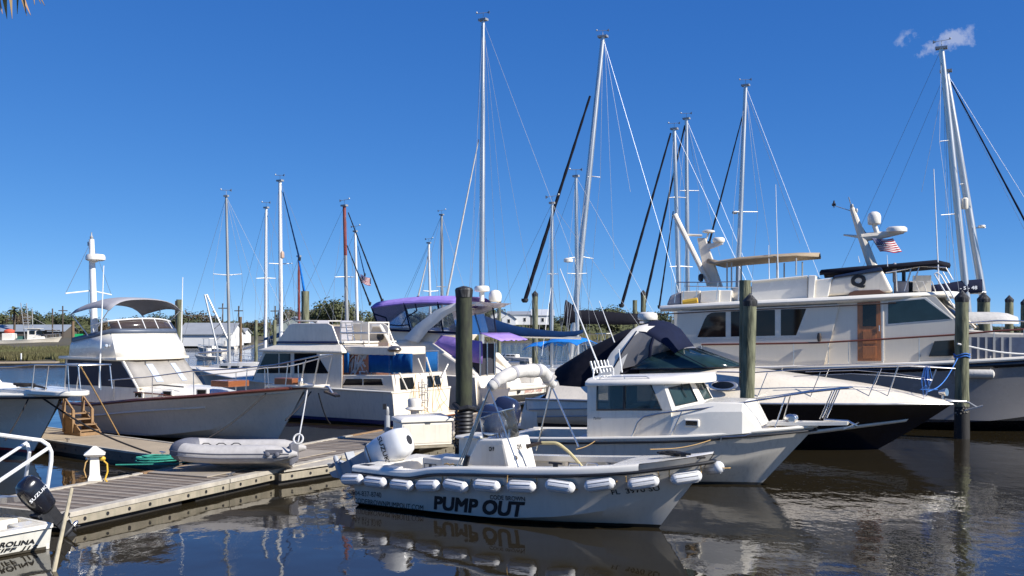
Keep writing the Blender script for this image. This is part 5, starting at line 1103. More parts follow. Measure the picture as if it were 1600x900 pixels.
    rows = [ring(ex - .05, 1.38, zf0, zf0), ring((ex + fxt) / 2 - .0, 1.34, (zf0 + fzt) / 2, (zf0 + fzt) / 2 - .03), ring(fxt, 1.26, fzt, fzt - .30)]
    MB().loft(rows).build('flybridge_coaming', M_clean, o, smooth=40, solid=.05)
    tr = [tuple(Vector(p) + Vector((.01, 0, .04))) for p in rows[2]]; MB().loft([[tuple(Vector(p) + Vector((.03 if 0 < i < 12 else 0, (-.03 if p[1] < 0 else .03), -.14 * .0 - .02))) for i, p in enumerate(rows[2])], [tuple(Vector(p) + Vector((0, 0, .13))) for p in rows[2]]]).build('coaming_trim', pm('slate_grey_trim', (.09, .11, .15), .4), o, solid=.04, smooth=40)
    MB().box(fbx - .1, fxt, -1.2, 1.2, zf0 - .05, zf0 + .02).build('flybridge_floor', M_nonskid, o)
    # venturi screen and its rail
    c0 = [tuple(Vector(p) + Vector((-.02, 0, .13))) for p in rows[2][1:-1]]; zr = q(166, 502)[2]
    c1 = [(x - .22, y * .97, zr + .16 * (1 - (y / 1.3) ** 2) * .6) for x, y, z in c0]
    MB().loft([c0, c1]).build('venturi_screen', pm('smoked_brown_screen', (.06, .045, .04), .1, var=.2), o, smooth=40, solid=.012)
    MB().tube([(c1[0][0] - .9, c1[0][1], zr - .12)] + c1 + [(c1[-1][0] - .9, c1[-1][1], zr - .12)], .028, 8).build('screen_rail', M_whitemast, o)
    for k in (1, 4, 6, 9): MB().tube([c0[k], c1[k]], .018, 6).build('screen_post', M_whitemast, o)
    # bimini, with drooping sides
    zb = Gf.y(190, 466, -.2)[2] - .05; rows = []; xa_, xb_ = q(122, 480)[0] - .3, fxt + .1
    for i in range(9):
        t_ = i / 8; x = xa_ + (xb_ - xa_) * t_; cz = zb + .10 * math.sin(math.pi * t_) - .16 * (1 - t_) ** 2; rows.append([(x, 1.42 * s_, cz - .30 * abs(s_) ** 4.5 - .06 * abs(s_) ** 2 - .03 * math.sin(i * 2.6) ** 2 * abs(s_)) for s_ in [-1 + 2 * k / 14 for k in range(15)]])
    MB().loft(rows).build('bimini_top', M_gcanvas, o, smooth=60, solid=.02)
    for sg in (-1, 1):
        fr_ = MB(); fr_.tube([(xa_ + .05, sg * 1.40, zb - .5), (fxt - 1.2, sg * 1.28, fzt - .1)], .018, 6); fr_.tube([(xb_ - .05, sg * 1.40, zb - .36), (fxt - .9, sg * 1.28, fzt)], .018, 6); fr_.tube([(xb_ - 1.1, sg * 1.40, zb - .30), (fxt - .9, sg * 1.28, fzt)], .015, 6); fr_.build('bimini_frame', M_whitemast, o)
    # mast with radar, spreaders, whip aerials
    m0, m1 = Gf.y(149, 520, 0), Gf.y(143, 374, 0); MB().tube([m0[:1] + (0, ez), m1], [.13, .09], 12).build('mast', M_whitemast, o)
    r_ = Gf.y(154, 402, -.0); MB().lathe([(.25, 0), (.33, .04), (.33, .14), (.29, .22), (.1, .25), (0, .25)], (m1[0] + .22, 0, r_[2] - .12), n=20).tube([(m1[0], 0, r_[2] - .16), (m1[0] + .3, 0, r_[2] - .12)], .05, 8).build('radar_dome', M_clean, o, smooth=45)
    zs = Gf.y(147, 454, 0)[2]; MB().tube([(m1[0] - .15, -.9, zs - .12), (m1[0], 0, zs), (m1[0] - .15, .9, zs - .12)], .025, 6).build('spreader', M_whitemast, o)
    st = MB()
    for y in (-.9, .9): st.tube([(m1[0], 0, m1[2] - .05), (m1[0] - .15, y, zs - .12)], .008, 4)
    st.tube([(m1[0] - .12, 0, m1[2] - .1), (m1[0] - .16, 0, zs - .6)], .008, 4); st.build('stay', M_wire, o); MB().lathe([(.05, 0), (.06, .1), (.02, .16), (.02, .26)], (m1[0], 0, m1[2] - .02)).box(m1[0] - .16, m1[0] - .06, -.05, .05, m1[2] - .22, m1[2] - .08).build('masthead_light', M_alud, o)
    MB().tube([Gf.y(155, 606, -1.5), Gf.y(162, 415, -1.5)], [.028, .016], 6).build('antenna', M_whitemast, o); MB().tube([Gf.y(283, 545, 1.3), Gf.y(285.5, 433, 1.3)], [.025, .014], 6).build('antenna', M_whitemast, o)
    sp = MB()
    for y_ in (-.12, .02): sp.lathe([(.05, 0), (.07, .06), (.05, .12)], (fxt - .05, yh + y_, fzt - .42), (1, -.4, .1), 12)
    sp.build('horn', M_steel, o)
    # forward trunk cabin with portlights, teak hatch
    xs_ = [bx + .1, q(262, 604)[0] if False else bx + 1.3, bx + 2.5, bx + 3.2]; rows = []
    for x, zt_, hw in zip(xs_, (sill + .03, sill + .0, sill - .12, sill - .42), (1.28, 1.22, 1.0, .78)):
        zd = hl.sheerx(x) - .12; rows.append([(x, -hw, zd), (x, -hw * .97, zt_ - .12), (x, -hw * .86, zt_), (x, 0, zt_ + .10), (x, hw * .86, zt_), (x, hw * .97, zt_ - .12), (x, hw, zd)])
    MB().loft(rows, cap=True).build('trunk_cabin', M_clean, o, smooth=40)
    MB().tube([(x, -hw - .02, zt_ - .14) for x, zt_, hw in zip(xs_[:3], (sill + .03, sill, sill - .12), (1.28, 1.22, 1.0))], .022, 6).build('trunk_trim', M_teakr, o)
    for a, b in ((217, 617), (262, 615.5), (316, 613)):
        def tw(x): return -float(np.interp(x, xs_, (1.28, 1.22, 1.0, .78)))
        p = Gf.on(a, b, tw); e_ = .25; k = (tw(p[0] + e_) - tw(p[0] - e_)) / (2 * e_); g = lambda q: (q[0], q[1] + k * (q[0] - p[0]), q[2])
        MB().prism([(p[0] - .19, p[2] - .11), (p[0] + .19, p[2] - .11), (p[0] + .19, p[2] + .11), (p[0] - .19, p[2] + .11)], p[1] - .02, p[1] + .06, g).build('portlight_rim', M_clean, o, smooth=0, bevel=.015)
        MB().prism([(p[0] - .14, p[2] - .075), (p[0] + .14, p[2] - .075), (p[0] + .14, p[2] + .075), (p[0] - .14, p[2] + .075)], p[1] - .03, p[1] + .06, g).build('portlight', M_glass, o, smooth=0)
    h0 = Gf.y(328, 596, -.45); MB().box(h0[0], h0[0] + .8, -.42, .42, h0[2] - .16, h0[2] + .03).build('deck_hatch', M_teak, o, bevel=.015)
    MB().tube([(bx + .55, -.95, sill + .10), (bx + 1.0, -1.0, sill + .13), (bx + 2.0, -.92, sill + .09)], .022, 6).build('grab_rail', M_black, o)
    # bow pulpit and rails
    xb = hl.rows[-1][-1][0]; zb_ = hl.rows[-1][-1][2]
    MB().loft([[(xb - 1.3, -.4, zb_ + .04), (xb - 1.3, .4, zb_ + .04)], [(xb, -.28, zb_ + .06), (xb, .28, zb_ + .06)], [(xb + .75, -.2, zb_ + .08), (xb + .75, .2, zb_ + .08)]]).build('bow_pulpit', M_gel, o, solid=.08)
    MB().box(xb - 1.1, xb - .35, -.22, .22, zb_ + .08, zb_ + .28).build('anchor_chock', M_teak, o, bevel=.02); MB().ball((xb - .1, -.12, zb_ + .2), (.09, .09, .13)).tube([(xb - .3, 0, zb_ + .14), (xb + .9, 0, zb_ + .06), (xb + 1.05, 0, zb_ - .12)], .035, 8).build('windlass', M_steel, o)
    MB().slab([(xb + .85, -.16, zb_ - .1), (xb + .85, .16, zb_ - .1), (xb + 1.25, .1, zb_ - .22), (xb + 1.25, -.1, zb_ - .22)], (0, 0, .06)).build('anchor', M_bronze, o)
    hf = lambda x: -max(hl.halfx(min(x, xb)) - .08, .28) if x < xb else -.26
    rl = [Gf.on(a, b, hf) for a, b in ((170, 594), (232, 589), (300, 580), (372, 576), (430, 570), (500, 555))]; tip = rl[-1]
    MB().tube(rl + [(tip[0] + .05, 0, tip[2] + .01)] + [(x, -y, z) for x, y, z in rl[::-1]], .02, 8).build('bow_rail', M_steel, o)
    for (a, b), (c, d) in (((178, 594), (178, 628)), ((238, 589), (238, 624)), ((302, 582), (303, 618)), ((386, 577), (384, 612)), ((418, 573), (420, 606)), ((450, 568), (446, 603)), ((478, 562), (468, 604)), ((500, 555), (490, 602))):
        p = Gf.on(a, b, hf); t_ = Gf.on(c, d, hf); MB().tube([p, t_], .015, 6).build('stanchion', M_steel, o); MB().tube([(p[0], -p[1], p[2]), (t_[0], -t_[1], t_[2])], .015, 6).build('stanchion', M_steel, o)
    return o, hl
trawl_o, trawl_hull = trawler()

# ================================================================ MOTOR YACHT BOW AT FAR LEFT
Hf = Fr(-12.8 - .79 * 11.5, 27.3 + .613 * 11.5, -37.8)
def left_bow():
    Lw, ov = 11.4, 1.7; Lt = Lw + ov
    half = [(0, 1.9), (.4, 2.05), (.65, 1.9), (.8, 1.38), (.91, .74), (.97, .32), (1, .07)]
    sh = [(0, 1.45), (.5, 1.52), (.75, 1.62), (.9, 1.72), (1, 1.74)]
    hl = Hull(Lw, ov, sh, half, [(0, .1), (.5, .2), (.78, .55), (.9, .85), (1, 1.05)], [(0, 1.7), (.5, 1.7), (.78, .72), (.9, .22), (1, .02)], keel=-.6, flare=1.7, power=.9)
    o = boat(Hf, 'motor_yacht', 'white motor yacht at far left, only its bow with a curved pulpit in view', 'boat')
    hl.mesh().build('hull', pm('yacht_bow_hull', (.80, .73, .61), .25, var=.06, scale=1.5, bands=[(.12, (.02, .02, .025)), (.19, (.40, .03, .02))], coat=.3, bump=.012, bscale=6), o, smooth=30)
    MB().tube(hl.rail(-.07, .02), .03, 8).build('rub_rail', M_black, o); MB().tube(hl.rail(-.0, .01), .045, 8).build('gunwale', M_clean, o)
    hl.deck(.04, .02, lambda u, t: .12 * (1 - t * t), 0, 1).build('deck', M_clean, o, smooth=50)
    xb = hl.rows[-1][-1][0]; z = 1.74
    pts = []
    for k in range(17): a = -math.pi / 2 + math.pi * k / 16; pts.append((xb + .25 + .62 * math.cos(a), .46 * math.sin(a)))
    pl = [(xb - 1.9, -.75)] + pts + [(xb - 1.9, .75)]
    MB().prismz(pl, z + .0, z + .13).build('pulpit', M_clean, o, smooth=30, bevel=.03)
    c = MB()
    for (x, y, dx, dy, h, zz) in ((8.6, 0, 2.6, 2.0, .20, 1.70), (8.0, 0, 2.0, 1.6, .36, 1.80)): c.loft([[(x - dx / 2, -dy / 2, zz), (x + dx / 2, -dy / 3, zz), (x + dx / 2, dy / 3, zz), (x - dx / 2, dy / 2, zz)], [(x - dx / 2, -dy / 2.4, zz + h), (x + dx / 2 - .4, -dy / 4, zz + h), (x + dx / 2 - .4, dy / 4, zz + h), (x - dx / 2, dy / 2.4, zz + h)]], close_v=True, cap=True)
    c.build('foredeck_cabin', M_clean, o, bevel=.05, seg=3)
    MB().loft([[(6.6, y * 1.3, 1.9) for y in (-1, -.3, .3, 1)], [(5.5, y * 1.2, 3.0) for y in (-1, -.3, .3, 1)]]).build('windscreen', M_glass, o, solid=.03)
    MB().tube([(6.65, -1.35, 1.88), (5.5, -1.24, 3.02), (4.4, -1.3, 3.4)], .07, 8).build('windscreen_pillar', M_clean, o)
    # rails
    hf = lambda x: -max(hl.halfx(min(x, xb)) - .12, .42); top = [Hf.on(a, b, hf) for a, b in ((-20, 574), (20, 573), (54, 570), (96, 570), (124, 571))]
    MB().tube(top + [(top[-1][0] + .08, 0, top[-1][2])] + [(x, -y, q) for x, y, q in top[::-1]], .018, 8).build('bow_rail', M_steel, o)
    for (a, b), (c_, d) in (((54, 570), (49, 615)), ((76, 571), (70, 616)), ((106, 571), (108, 612)), ((122, 571), (126, 610))):
        p, t_ = Hf.on(a, b, hf), Hf.on(c_, d, hf); MB().tube([p, t_], .016, 6).build('stanchion', M_steel, o); MB().tube([(p[0], -p[1], p[2]), (t_[0], -t_[1], t_[2])], .016, 6).build('stanchion', M_steel, o)
    an = MB().ball((10.0, -1.16, 1.15), (.22, .05, .09)); an.build('hawse_fitting', M_alud, o)
    return o, hl
left_o, left_hull = left_bow()
q = Hf.world((xb_ := left_hull.rows[-1][-1][0] - 1.6, -.2, 1.88)); coil('bow_rope', q, .15, .4, 4, .03, M_ropeB, 'black rope flaked on the foredeck of the far left motor yacht', 'rope', .06, [(.7, .1, .03), (1.3, -.1, .03)], seed=2, rz=Hf.a, sq=.5)

# ================================================================ INFLATABLE TENDER ON THE DOCK
def tender():
    c = G(372, 736, DZ); fr = Fr(c.x, c.y + .25, 180 + 2, DZ); o = thing('inflatable_tender', 'grey inflatable tender with a rigid bottom sitting across the main dock', 'inflatable boat', fr.o, fr.a)
    # bow at local +x (picture left); near side is local +y
    z0 = .44; path = []; rad = []
    n = 40
    for i in range(n + 1):
        t_ = -1 + 2 * i / n; s_ = abs(t_)
        x = 1.30 - 2.75 * max(0, s_ - .22) / .78 if s_ > .22 else 1.30 + .10 * (1 - (s_ / .22) ** 2)
        y = .62 * math.copysign(min(1, (s_ / .30)) ** .6, t_); z = z0 + .10 * max(0, (x - .3)) ** 1.5 * .6
        path.append((x, y, z)); rad.append(.215 if s_ < .84 else .215 - .165 * ((s_ - .84) / .16) ** 1.3)
    MB().tube(path, rad, 18).build('tube', M_hyp, o, smooth=60)
    k = [i for i in range(n + 1) if abs(-1 + 2 * i / n) < .26]; MB().tube([path[i] for i in k], [rad[i] + .006 for i in k], 18).build('bow_shade', M_hypd, o, smooth=60)  # bow end of the tube in darker grey, shadow painted into its colour
    for (an, nm) in ((R(8), 'rub_strake'), (R(-18), 'rub_strake')):
        pts = []
        for i, p in enumerate(path):
            if i in (0, n): continue
            d = (Vector(path[i + 1]) - Vector(path[i - 1])).normalized(); s_ = Vector((d.y, -d.x, 0)).normalized(); s_ = s_ if (s_.dot(Vector((p[0] + .3, p[1], 0))) > 0) else -s_
            pts.append(Vector(p) + (s_ * math.cos(an) + Vector((0, 0, 1)) * math.sin(an)) * (rad[i] + .004))
        MB().tube(pts, .014, 6).build(nm, M_hypd, o)
    rows = []
    for i in range(13):
        t_ = i / 12; x = -1.25 + 2.45 * t_; w_ = .52 * (1 - max(0, (t_ - .62) / .38) ** 2.2 * .92); kz = .04 + .30 * max(0, (t_ - .55) / .45) ** 2; rows.append([(x, -w_, z0 - .08), (x, -w_ * .8, (z0 - .1) * .55 + kz * .45), (x, 0, kz), (x, w_ * .8, (z0 - .1) * .55 + kz * .45), (x, w_, z0 - .08)])
    MB().loft(rows, cap=True).build('rigid_bottom', pm('scuffed_tender_bottom', (.50, .47, .43), .6, var=.25, scale=6, streak=.3), o, smooth=30)
    MB().box(-1.3, -1.22, -.45, .45, .15, .66).build('transom', M_hypd, o, bevel=.02); MB().box(-.35, -.1, -.5, .5, .50, .55).build('seat', M_hyp, o, bevel=.02)
    pt = MB()
    for x in (-.2, -.42): pt.lathe([(.06, 0), (.055, .02), (.03, .035)], (x - .6, .845, z0 + .02), (0, 1, 0), 12)
    pt.build('oar_lock', M_hypd, o)
    hp = MB()
    for x in (.7, .35, -.0): hp.tube([(x + .12, .50, z0 + .205), (x + .05, .5, z0 + .25), (x - .05, .5, z0 + .25), (x - .12, .50, z0 + .205)], .012, 5)
    hp.build('grab_strap', M_black, o); MB().lathe([(.02, 0), (.035, .01), (.035, .03), (.01, .05)], (1.52, .1, z0 + .05), (1, .1, 0), 12).build('towing_eye', M_steel, o)
    MB().box(-1.15, -.75, .835, .85, z0 + .05, z0 + .13).build('name_patch', M_hypd, o); o.scale = (.93, .93, .93)
tender()

# ================================================================ SKIFF LOWER LEFT
S = Fr(0, 0, 0)
def skiff():
    a, b = G(80, 858), G(-4, 874); d = (b - a); d.z = 0; L = 3.6; d.normalize(); ang = math.degrees(math.atan2(d.y, d.x)); n = Vector((-d.y, d.x, 0)); near = n if n.y < 0 else -n; bm_ = .66
    fr = Fr((a - near * bm_).x, (a - near * bm_).y, ang); sg = 1 if fr.n.dot(near) > 0 else -1
    half = [(0, .69), (.5, .72), (.8, .62), (1, .45)]; hl = Hull(3.4, .25, [(0, .40), (.5, .40), (1, .52)], half, [(0, .0), (.7, .05), (1, .25)], [(0, .60), (.7, .58), (1, .4)], keel=-.12, flare=1.1, nu=24, nv=5)
    o = boat(fr, 'skiff', 'small white skiff lettered CAROLINA SKIFF J12 with a black outboard motor', 'boat')
    hl.mesh().build('hull', pm('skiff_hull', (.76, .73, .64), .35, var=.08, scale=4, bands=[(.045, (.06, .05, .04))], streak=.2, lowgrime=.3), o, smooth=30)
    for s_ in (-1, 1):
        e = hl.edge(s_); ei = [(x, y - s_ * .13, z + .015) for x, y, z in e]; MB().loft([[(x, y + s_ * .025, z - .05) for x, y, z in e], [(x, y + s_ * .025, z + .01) for x, y, z in e], ei, [(x, y - s_ * .02, .10) for x, y, z in ei]]).build('gunwale', M_clean, o, smooth=30)
    MB().box(0, .06, -.62, .62, .0, .42).build('transom', M_clean, o, bevel=.01)
    for s_ in (-1, 1): MB().box(.06, .45, s_ * .36 - .2, s_ * .36 + .2, .1, .41).build('stern_corner', M_clean, o, bevel=.03)
    e = hl.edge(-1, 0, .1); MB().loft([[(x, y, .12), (x, -y, .12)] for x, y, z in e]).build('sole', M_nonskid, o)
    MB().box(1.35, 1.7, -.58, .58, .30, .36).build('thwart', M_teak, o, bevel=.01)
    def onh(p):
        qs = [fr.on(a_, b_, lambda x: sg * hl.side(x, .25)) for a_, b_ in p]; f = quadmap(*qs)
        return lambda u, v: (lambda t: (t.x, sg * (hl.side(t.x, t.z) + .014), t.z))(f(u, v))
    lettering('CAROLINA', 'lettering', M_ink, o, onh(((-22, 859), (55, 849.5), (-22, 850), (54, 842))), bold=.02, slant=.2)
    lettering('SKIFF  J12', 'lettering', M_ink, o, onh(((-20, 869), (60, 858.5), (-20, 860.5), (61, 851))), bold=.02, slant=.2)
    # black outboard hung on the transom, tilted up
    c = fr.y(62, 822, 0.0); M = Matrix.Translation((-.17, 0, .44)) @ Matrix.Rotation(R(40), 4, 'Y') @ Matrix.Scale(.80, 4)
    eng = outboard(o, M, M_blackgloss, M_black)
    lettering('SUZUKI', 'lettering', M_inkw, eng, (lambda u, v: M @ Vector((-.44 + .46 * (u if sg < 0 else 1 - u), sg * .222, .40 + .07 * v))), bold=.01)
    lettering('6', 'lettering', M_inkw, eng, (lambda u, v: M @ Vector((.02 , (-.10 + .07 * u) * sg * -1, .52 + .09 * v))), bold=.01) if False else None
    return fr, hl
skf, skh = skiff()
o = thing('boat_pole', 'pale wooden pole leaning out of the water beside the skiff', 'pole', (G(84, 893))); q = o.location
a = P(112, 764, 16.2) - q; MB().tube([(0, 0, -.6), (0, 0, 0) , tuple(a * .3), tuple(a)], [.035, .035, .03, .028], 8).build('shaft', pm('weathered_pole', (.42, .36, .24), .8, var=.3, scale=6, stretch=(1, 1, .3)), o)
# ================================================================ FLYBRIDGE CRUISER, STERN TO THE SUN
E = Fr(-3.24, 37.06, 149)
def flybridge():
    Lw, ov = 10.4, 1.2; Lt = Lw + ov
    half = [(0, 1.78), (.3, 1.92), (.6, 1.85), (.8, 1.35), (.92, .7), (1, .07)]
    q0, q1 = E.y(612, 612, 1.80), E.y(508, 608, 1.9)
    sh = [(0, q0[2]), (.3, q0[2] + .06), (.6, q0[2] + .2), (1, q0[2] + .55)]
    hl = Hull(Lw, ov, sh, half, [(0, .05), (.5, .12), (.8, .5), (1, 1.0)], [(0, 1.62), (.5, 1.65), (.8, .9), (1, .02)], keel=-.5, flare=1.5)
    o = boat(E, 'flybridge_cruiser', 'cream flybridge cruiser with blue canvas weather cloths round its aft deck, transom in sunlight', 'boat')
    hl.mesh().build('hull', pm('cruiser_hull', (.80, .72, .585), .3, var=.09, scale=1.5, bands=[(.04, (.6, .6, .56)), (.20, (.02, .03, .12))], coat=.15, streak=.22, bump=.012, bscale=6), o, smooth=30)
    MB().tube(hl.rail(-.02, .015), .035, 8).build('rub_rail', M_clean, o); MB().box(-.03, .02, -1.75, 1.75, q0[2] - .06, q0[2] + .0).build('transom_rail', M_clean, o)
    hl.deck(.03, 0, lambda u, t: .04 * (1 - t * t), 0, 1).build('deck', M_nonskid, o, smooth=50)
    yn = 1.72; q = lambda a, b: E.y(a, b, yn)
    # aft trunk: side + sunlit transom upper face with two windows
    ta = [(-.0, q0[2]), (q(508, 606)[0], q0[2] + .05), (q(532, 586)[0], q(532, 586)[2]), (.10, q(606, 586)[2])]
    MB().prism(ta, -1.66, 1.66).build('aft_trunk', M_gel2, o, smooth=0, bevel=.03)
    def win(nm, pts, y, off, mat, bev=.02): 
        pl = E.poly(pts, y); return MB().prism(pl, y - .03, y + off).build(nm, mat, o, smooth=0, bevel=bev)
    win('trunk_window_frame', [(533, 603.5), (539, 590.5), (598, 590.5), (602, 603.5)], 1.66, .012, M_gel2)
    win('trunk_window', [(536, 602), (541, 592), (566.5, 592), (566.5, 602)], 1.66, .024, M_glass, .004); win('trunk_window', [(568.5, 602), (568.5, 592), (596, 592), (599, 602)], 1.66, .024, M_glass, .004)
    x_t = .03
    for y0, y1 in ((.45, 1.30), (-1.2, -.35)):
        z0, z1 = q0[2] + .03, q(617, 587)[2] - .10
        MB().slab([(x_t - .03, y0 - .08, z0 - .07), (x_t - .03, y1 + .08, z0 - .07), (x_t + .06, y1 + .06, z1 + .07), (x_t + .06, y0 - .06, z1 + .07)], (.06, 0, 0)).build('transom_window_frame', M_gel2, o, smooth=0, bevel=.02)
        MB().slab([(x_t - .045, y0, z0), (x_t - .045, y1, z0), (x_t + .04, y1 - .02, z1), (x_t + .04, y0 + .02, z1)], (.05, 0, 0)).build('transom_window', M_glass, o, smooth=0, bevel=.03, seg=3)
    # house
    hz0 = hl.sheerx(4); he = q(534, 550); xa = he[0]; xf = q(398, 585)[0]; xft = q(412, 549)[0]; ez = q(440, 549)[2]
    hs_ = [(xa, ta[3][1] - .2), (xa - .0, ez), (xft, ez), (xf + .1, hz0 + .1), (xf + .3, hz0 - .1), (xa, hz0 - .1)]
    for sg in (1, -1): MB().prism(hs_, sg * yn - .06, sg * yn).build('house_side', M_gel, o, smooth=0)
    MB().box(xa, xa + .05, -1.7, 1.7, hz0 - .1, ez).build('aft_bulkhead', M_teak, o); MB().loft([[(xft, y, ez) for y in (-1.7, 1.7)], [(xf + .2, y, hz0) for y in (-1.7, 1.7)]]).build('front_windscreen', M_glass, o, solid=.03)
    for pts in ([(401, 583), (415, 552.5), (435, 552.5), (435, 583)], [(437, 583), (437, 552.5), (454, 552.5), (454, 583)], [(460, 583.5), (460, 552), (494, 552), (514, 583.5)]):
        win('side_window', pts, yn, .014, M_glass, .006)
    # sloping cabin top and flybridge
    rows = []
    for z, xa_, xf_, hw in ((ez - .03, xa - .12, xft + .25, 1.84), (ez + .06, xa - .1, xft + .15, 1.84), (q(434, 537)[2], q(530, 537)[0], q(434, 537)[0], 1.62)): rows.append([(xa_, -hw, z), (xf_, -hw, z), (xf_, hw, z), (xa_, hw, z)])
    MB().loft(rows, close_v=True, cap=True).build('cabin_top', M_gel, o, smooth=20, bevel=.03)
    zf, zt = q(434, 533)[2], q(452, 507)[2]; ff = E.poly([(528, 537), (434, 537), (434, 532), (452, 507), (458, 505), (512, 505), (519, 509), (534, 549)], 1.62)
    for sg in (1, -1): MB().prism(ff, sg * 1.62 - .06, sg * 1.62).build('flybridge_side', M_gel, o, smooth=0, bevel=.02)
    st = E.poly([(528, 536.4), (434, 536.4), (434, 533.2), (528, 533.2)], 1.625); MB().prism(st, 1.615, 1.635).build('navy_stripe', pm('navy_stripe', (.015, .02, .10), .3), o, smooth=0)
    fx = max(p[0] for p in ff); fa = min(p[0] for p in ff)
    MB().slab([(fx - .02, -1.6, zf), (fx - .02, 1.6, zf), (q(452, 507)[0], 1.6, zt), (q(452, 507)[0], -1.6, zt)], (-.06, 0, 0)).build('flybridge_front', M_gel, o, smooth=0)
    MB().box(fa, fx, -1.6, 1.6, zf - .06, zf).build('flybridge_floor', M_nonskid, o)
    for y in (.7, -.7): MB().box(fx - 1.4, fx - .9, y - .35, y + .35, zf, zf + .55).box(fx - 1.45, fx - 1.35, y - .35, y + .35, zf + .5, zf + .78).build('helm_seat', M_gcanvas, o, bevel=.06)
    MB().tube([(fx - 1.7, 1.3, zt + .12), (fx - .6, 1.3, zt + .14), (fx - .6, -1.3, zt + .14), (fx - 1.7, -1.3, zt + .12)], .03, 6).tube([(fx - 1.0, 1.0, zt), (fx - 1.0, 1.0, zt + .13)], .03, 6).build('folded_bimini', M_ecru, o)
    # aft part of the flybridge: pipe frame, ladder, tan wing with a speaker
    rl = MB(); A_, B_ = q(526, 504), q(570, 505)
    for y in (1.5, .35): rl.tube([(A_[0], y, A_[2] - .75), (A_[0], y, A_[2]), (B_[0], y, A_[2]), (B_[0], y, A_[2] - .75)], .028, 6); rl.tube([(A_[0], y, A_[2] - .38), (B_[0], y, A_[2] - .38)], .04, 6)
    rl.tube([(A_[0], 1.5, A_[2]), (A_[0], .35, A_[2])], .028, 6).tube([(B_[0], 1.5, A_[2]), (B_[0], .35, A_[2])], .028, 6); rl.build('flybridge_rail', M_clean, o)
    ld = MB(); l0, l1 = E.y(540, 505, 1.1), E.y(548, 560, 1.1)
    for y in (1.1, .75): ld.tube([(l0[0], y, l0[2]), (l1[0], y, l1[2])], .022, 6)
    for k in range(7): t_ = (k + .5) / 7; ld.tube([(l0[0] + (l1[0] - l0[0]) * t_, 1.1, l0[2] + (l1[2] - l0[2]) * t_), (l0[0] + (l1[0] - l0[0]) * t_, .75, l0[2] + (l1[2] - l0[2]) * t_)], .018, 5)
    ld.build('ladder', M_steel, o)
    MB().box(q(612, 540)[0], q(534, 540)[0], -.3, 1.55, E.y(570, 548, 0)[2] - .1, E.y(570, 540, 0)[2]).build('boat_deck', M_gel2, o, bevel=.03)
    wg = E.poly([(572, 540), (583, 509), (595, 509), (612, 540)], -.6); MB().prism(wg, -.66, -.6).build('wing_panel', pm('tan_moulding', (.50, .42, .31), .6), o, smooth=0)
    MB().tube([(wg[2][0], -.58, wg[2][1]), (wg[3][0], -.58, wg[3][1])], .06, 6).tube([(wg[1][0], -.58, wg[1][1]), (wg[2][0], -.58, wg[2][1])], .06, 6).build('wing_trim', M_clean, o); sp = E.y(594, 526, -.56); MB().lathe([(.14, -.04), (.15, .03), (.10, .03), (.06, 0)], sp, (0, 1, 0), 14).build('speaker', M_black, o)
    pk = E.poly([(591, 549), (591, 535), (607, 535), (607, 549)], .2); MB().prism(pk, .1, .2).build('locker', pm('peach_locker', (.55, .40, .30), .6), o, smooth=0)
    # blue weather cloths on the aft deck rail, grill, fishing gear
    z0, z1 = ta[3][1] + .02, E.y(610, 552, 1.5)[2]
    for (a, b, y) in ((576, 610, 1.52), (612, 644, 1.50), (534, 545, 1.6)):
        p0, p1 = E.y(a, 582, y), E.y(b, 582, y); rows = [[(p0[0] + (p1[0] - p0[0]) * k / 8, y + .02 * math.sin(k * 2.2), zz) for k in range(9)] for zz in (max(p0[2], z0), (z0 + z1) / 2, z1)]
        MB().loft(rows).build('weather_cloth', M_blue, o, solid=.012, smooth=60)
    rows = [[(.35, 1.5 - 3.0 * k / 16 if False else -1.45 + .75 * k / 8, zz) for k in range(9)] for zz in (z0, z1)]; MB().loft(rows).build('weather_cloth', M_blue, o, solid=.012)
    rows = [[(.32, .55 + .9 * k / 8, zz) for k in range(9)] for zz in (z0, z1)]; MB().loft(rows).build('weather_cloth', M_blue, o, solid=.012)
    pr = MB()
    for y in (-1.48, -.65, .5, 1.5): pr.tube([(.34, y, z0 - .1), (.34, y, z1 + .05)], .02, 6)
    pr.tube([(.34, -1.48, z1 + .04), (.34, 1.5, z1 + .04), (3.2, 1.56, z1 + .04)], .02, 6); pr.build('deck_rail', M_steel, o)
    g_ = E.y(616, 546, 1.4); MB().ball(g_, (.27, .24, .13)).build('barbecue_grill', pm('tarnished_steel', (.35, .30, .24), .3, metal=.9), o); MB().tube([g_, (g_[0], g_[1], z0)], .035, 8).build('grill_post', M_steel, o)
    for k_, (a, b, c, d) in enumerate(((624, 582, 637, 610), (653, 560, 662, 582), (666, 558, 680, 602), (700, 569, 690, 590))): MB().tube([E.x(c, d, -.05), E.x(a, b, .1)], [.025, .03], 6).build('fishing_rod', M_clean, o)
    sw = MB().box(-.75, -.03, -1.7, 1.7, .28, .36); sw.build('swim_platform', M_gel2, o, bevel=.02); MB().box(-.77, -.74, -1.7, 1.7, .26, .30).build('platform_edge', M_teak, o)
    ns = MB(); rr = random.Random(4)
    for k in range(7): y0 = rr.uniform(-1.3, .9); ns.tube([(-.08, y0, 1.3 + rr.random() * .6), (-.2, y0 + rr.uniform(-.6, .6), .8), (-.35, y0 + rr.uniform(-.7, .7), .4)], .012, 4)
    ns.build('stern_lines', M_ropeT, o); br = MB(); br.tube([(-.12, .2, .4), (-.12, .2, 1.6), (-.12, -.15, 1.6), (-.12, -.15, .4)], .02, 6)
    for k in range(4): br.tube([(-.12, .2, .55 + k * .28), (-.12, -.15, .55 + k * .28)], .016, 5)
    br.build('stern_ladder', M_steel, o)
    rr = random.Random(3); cl = MB()
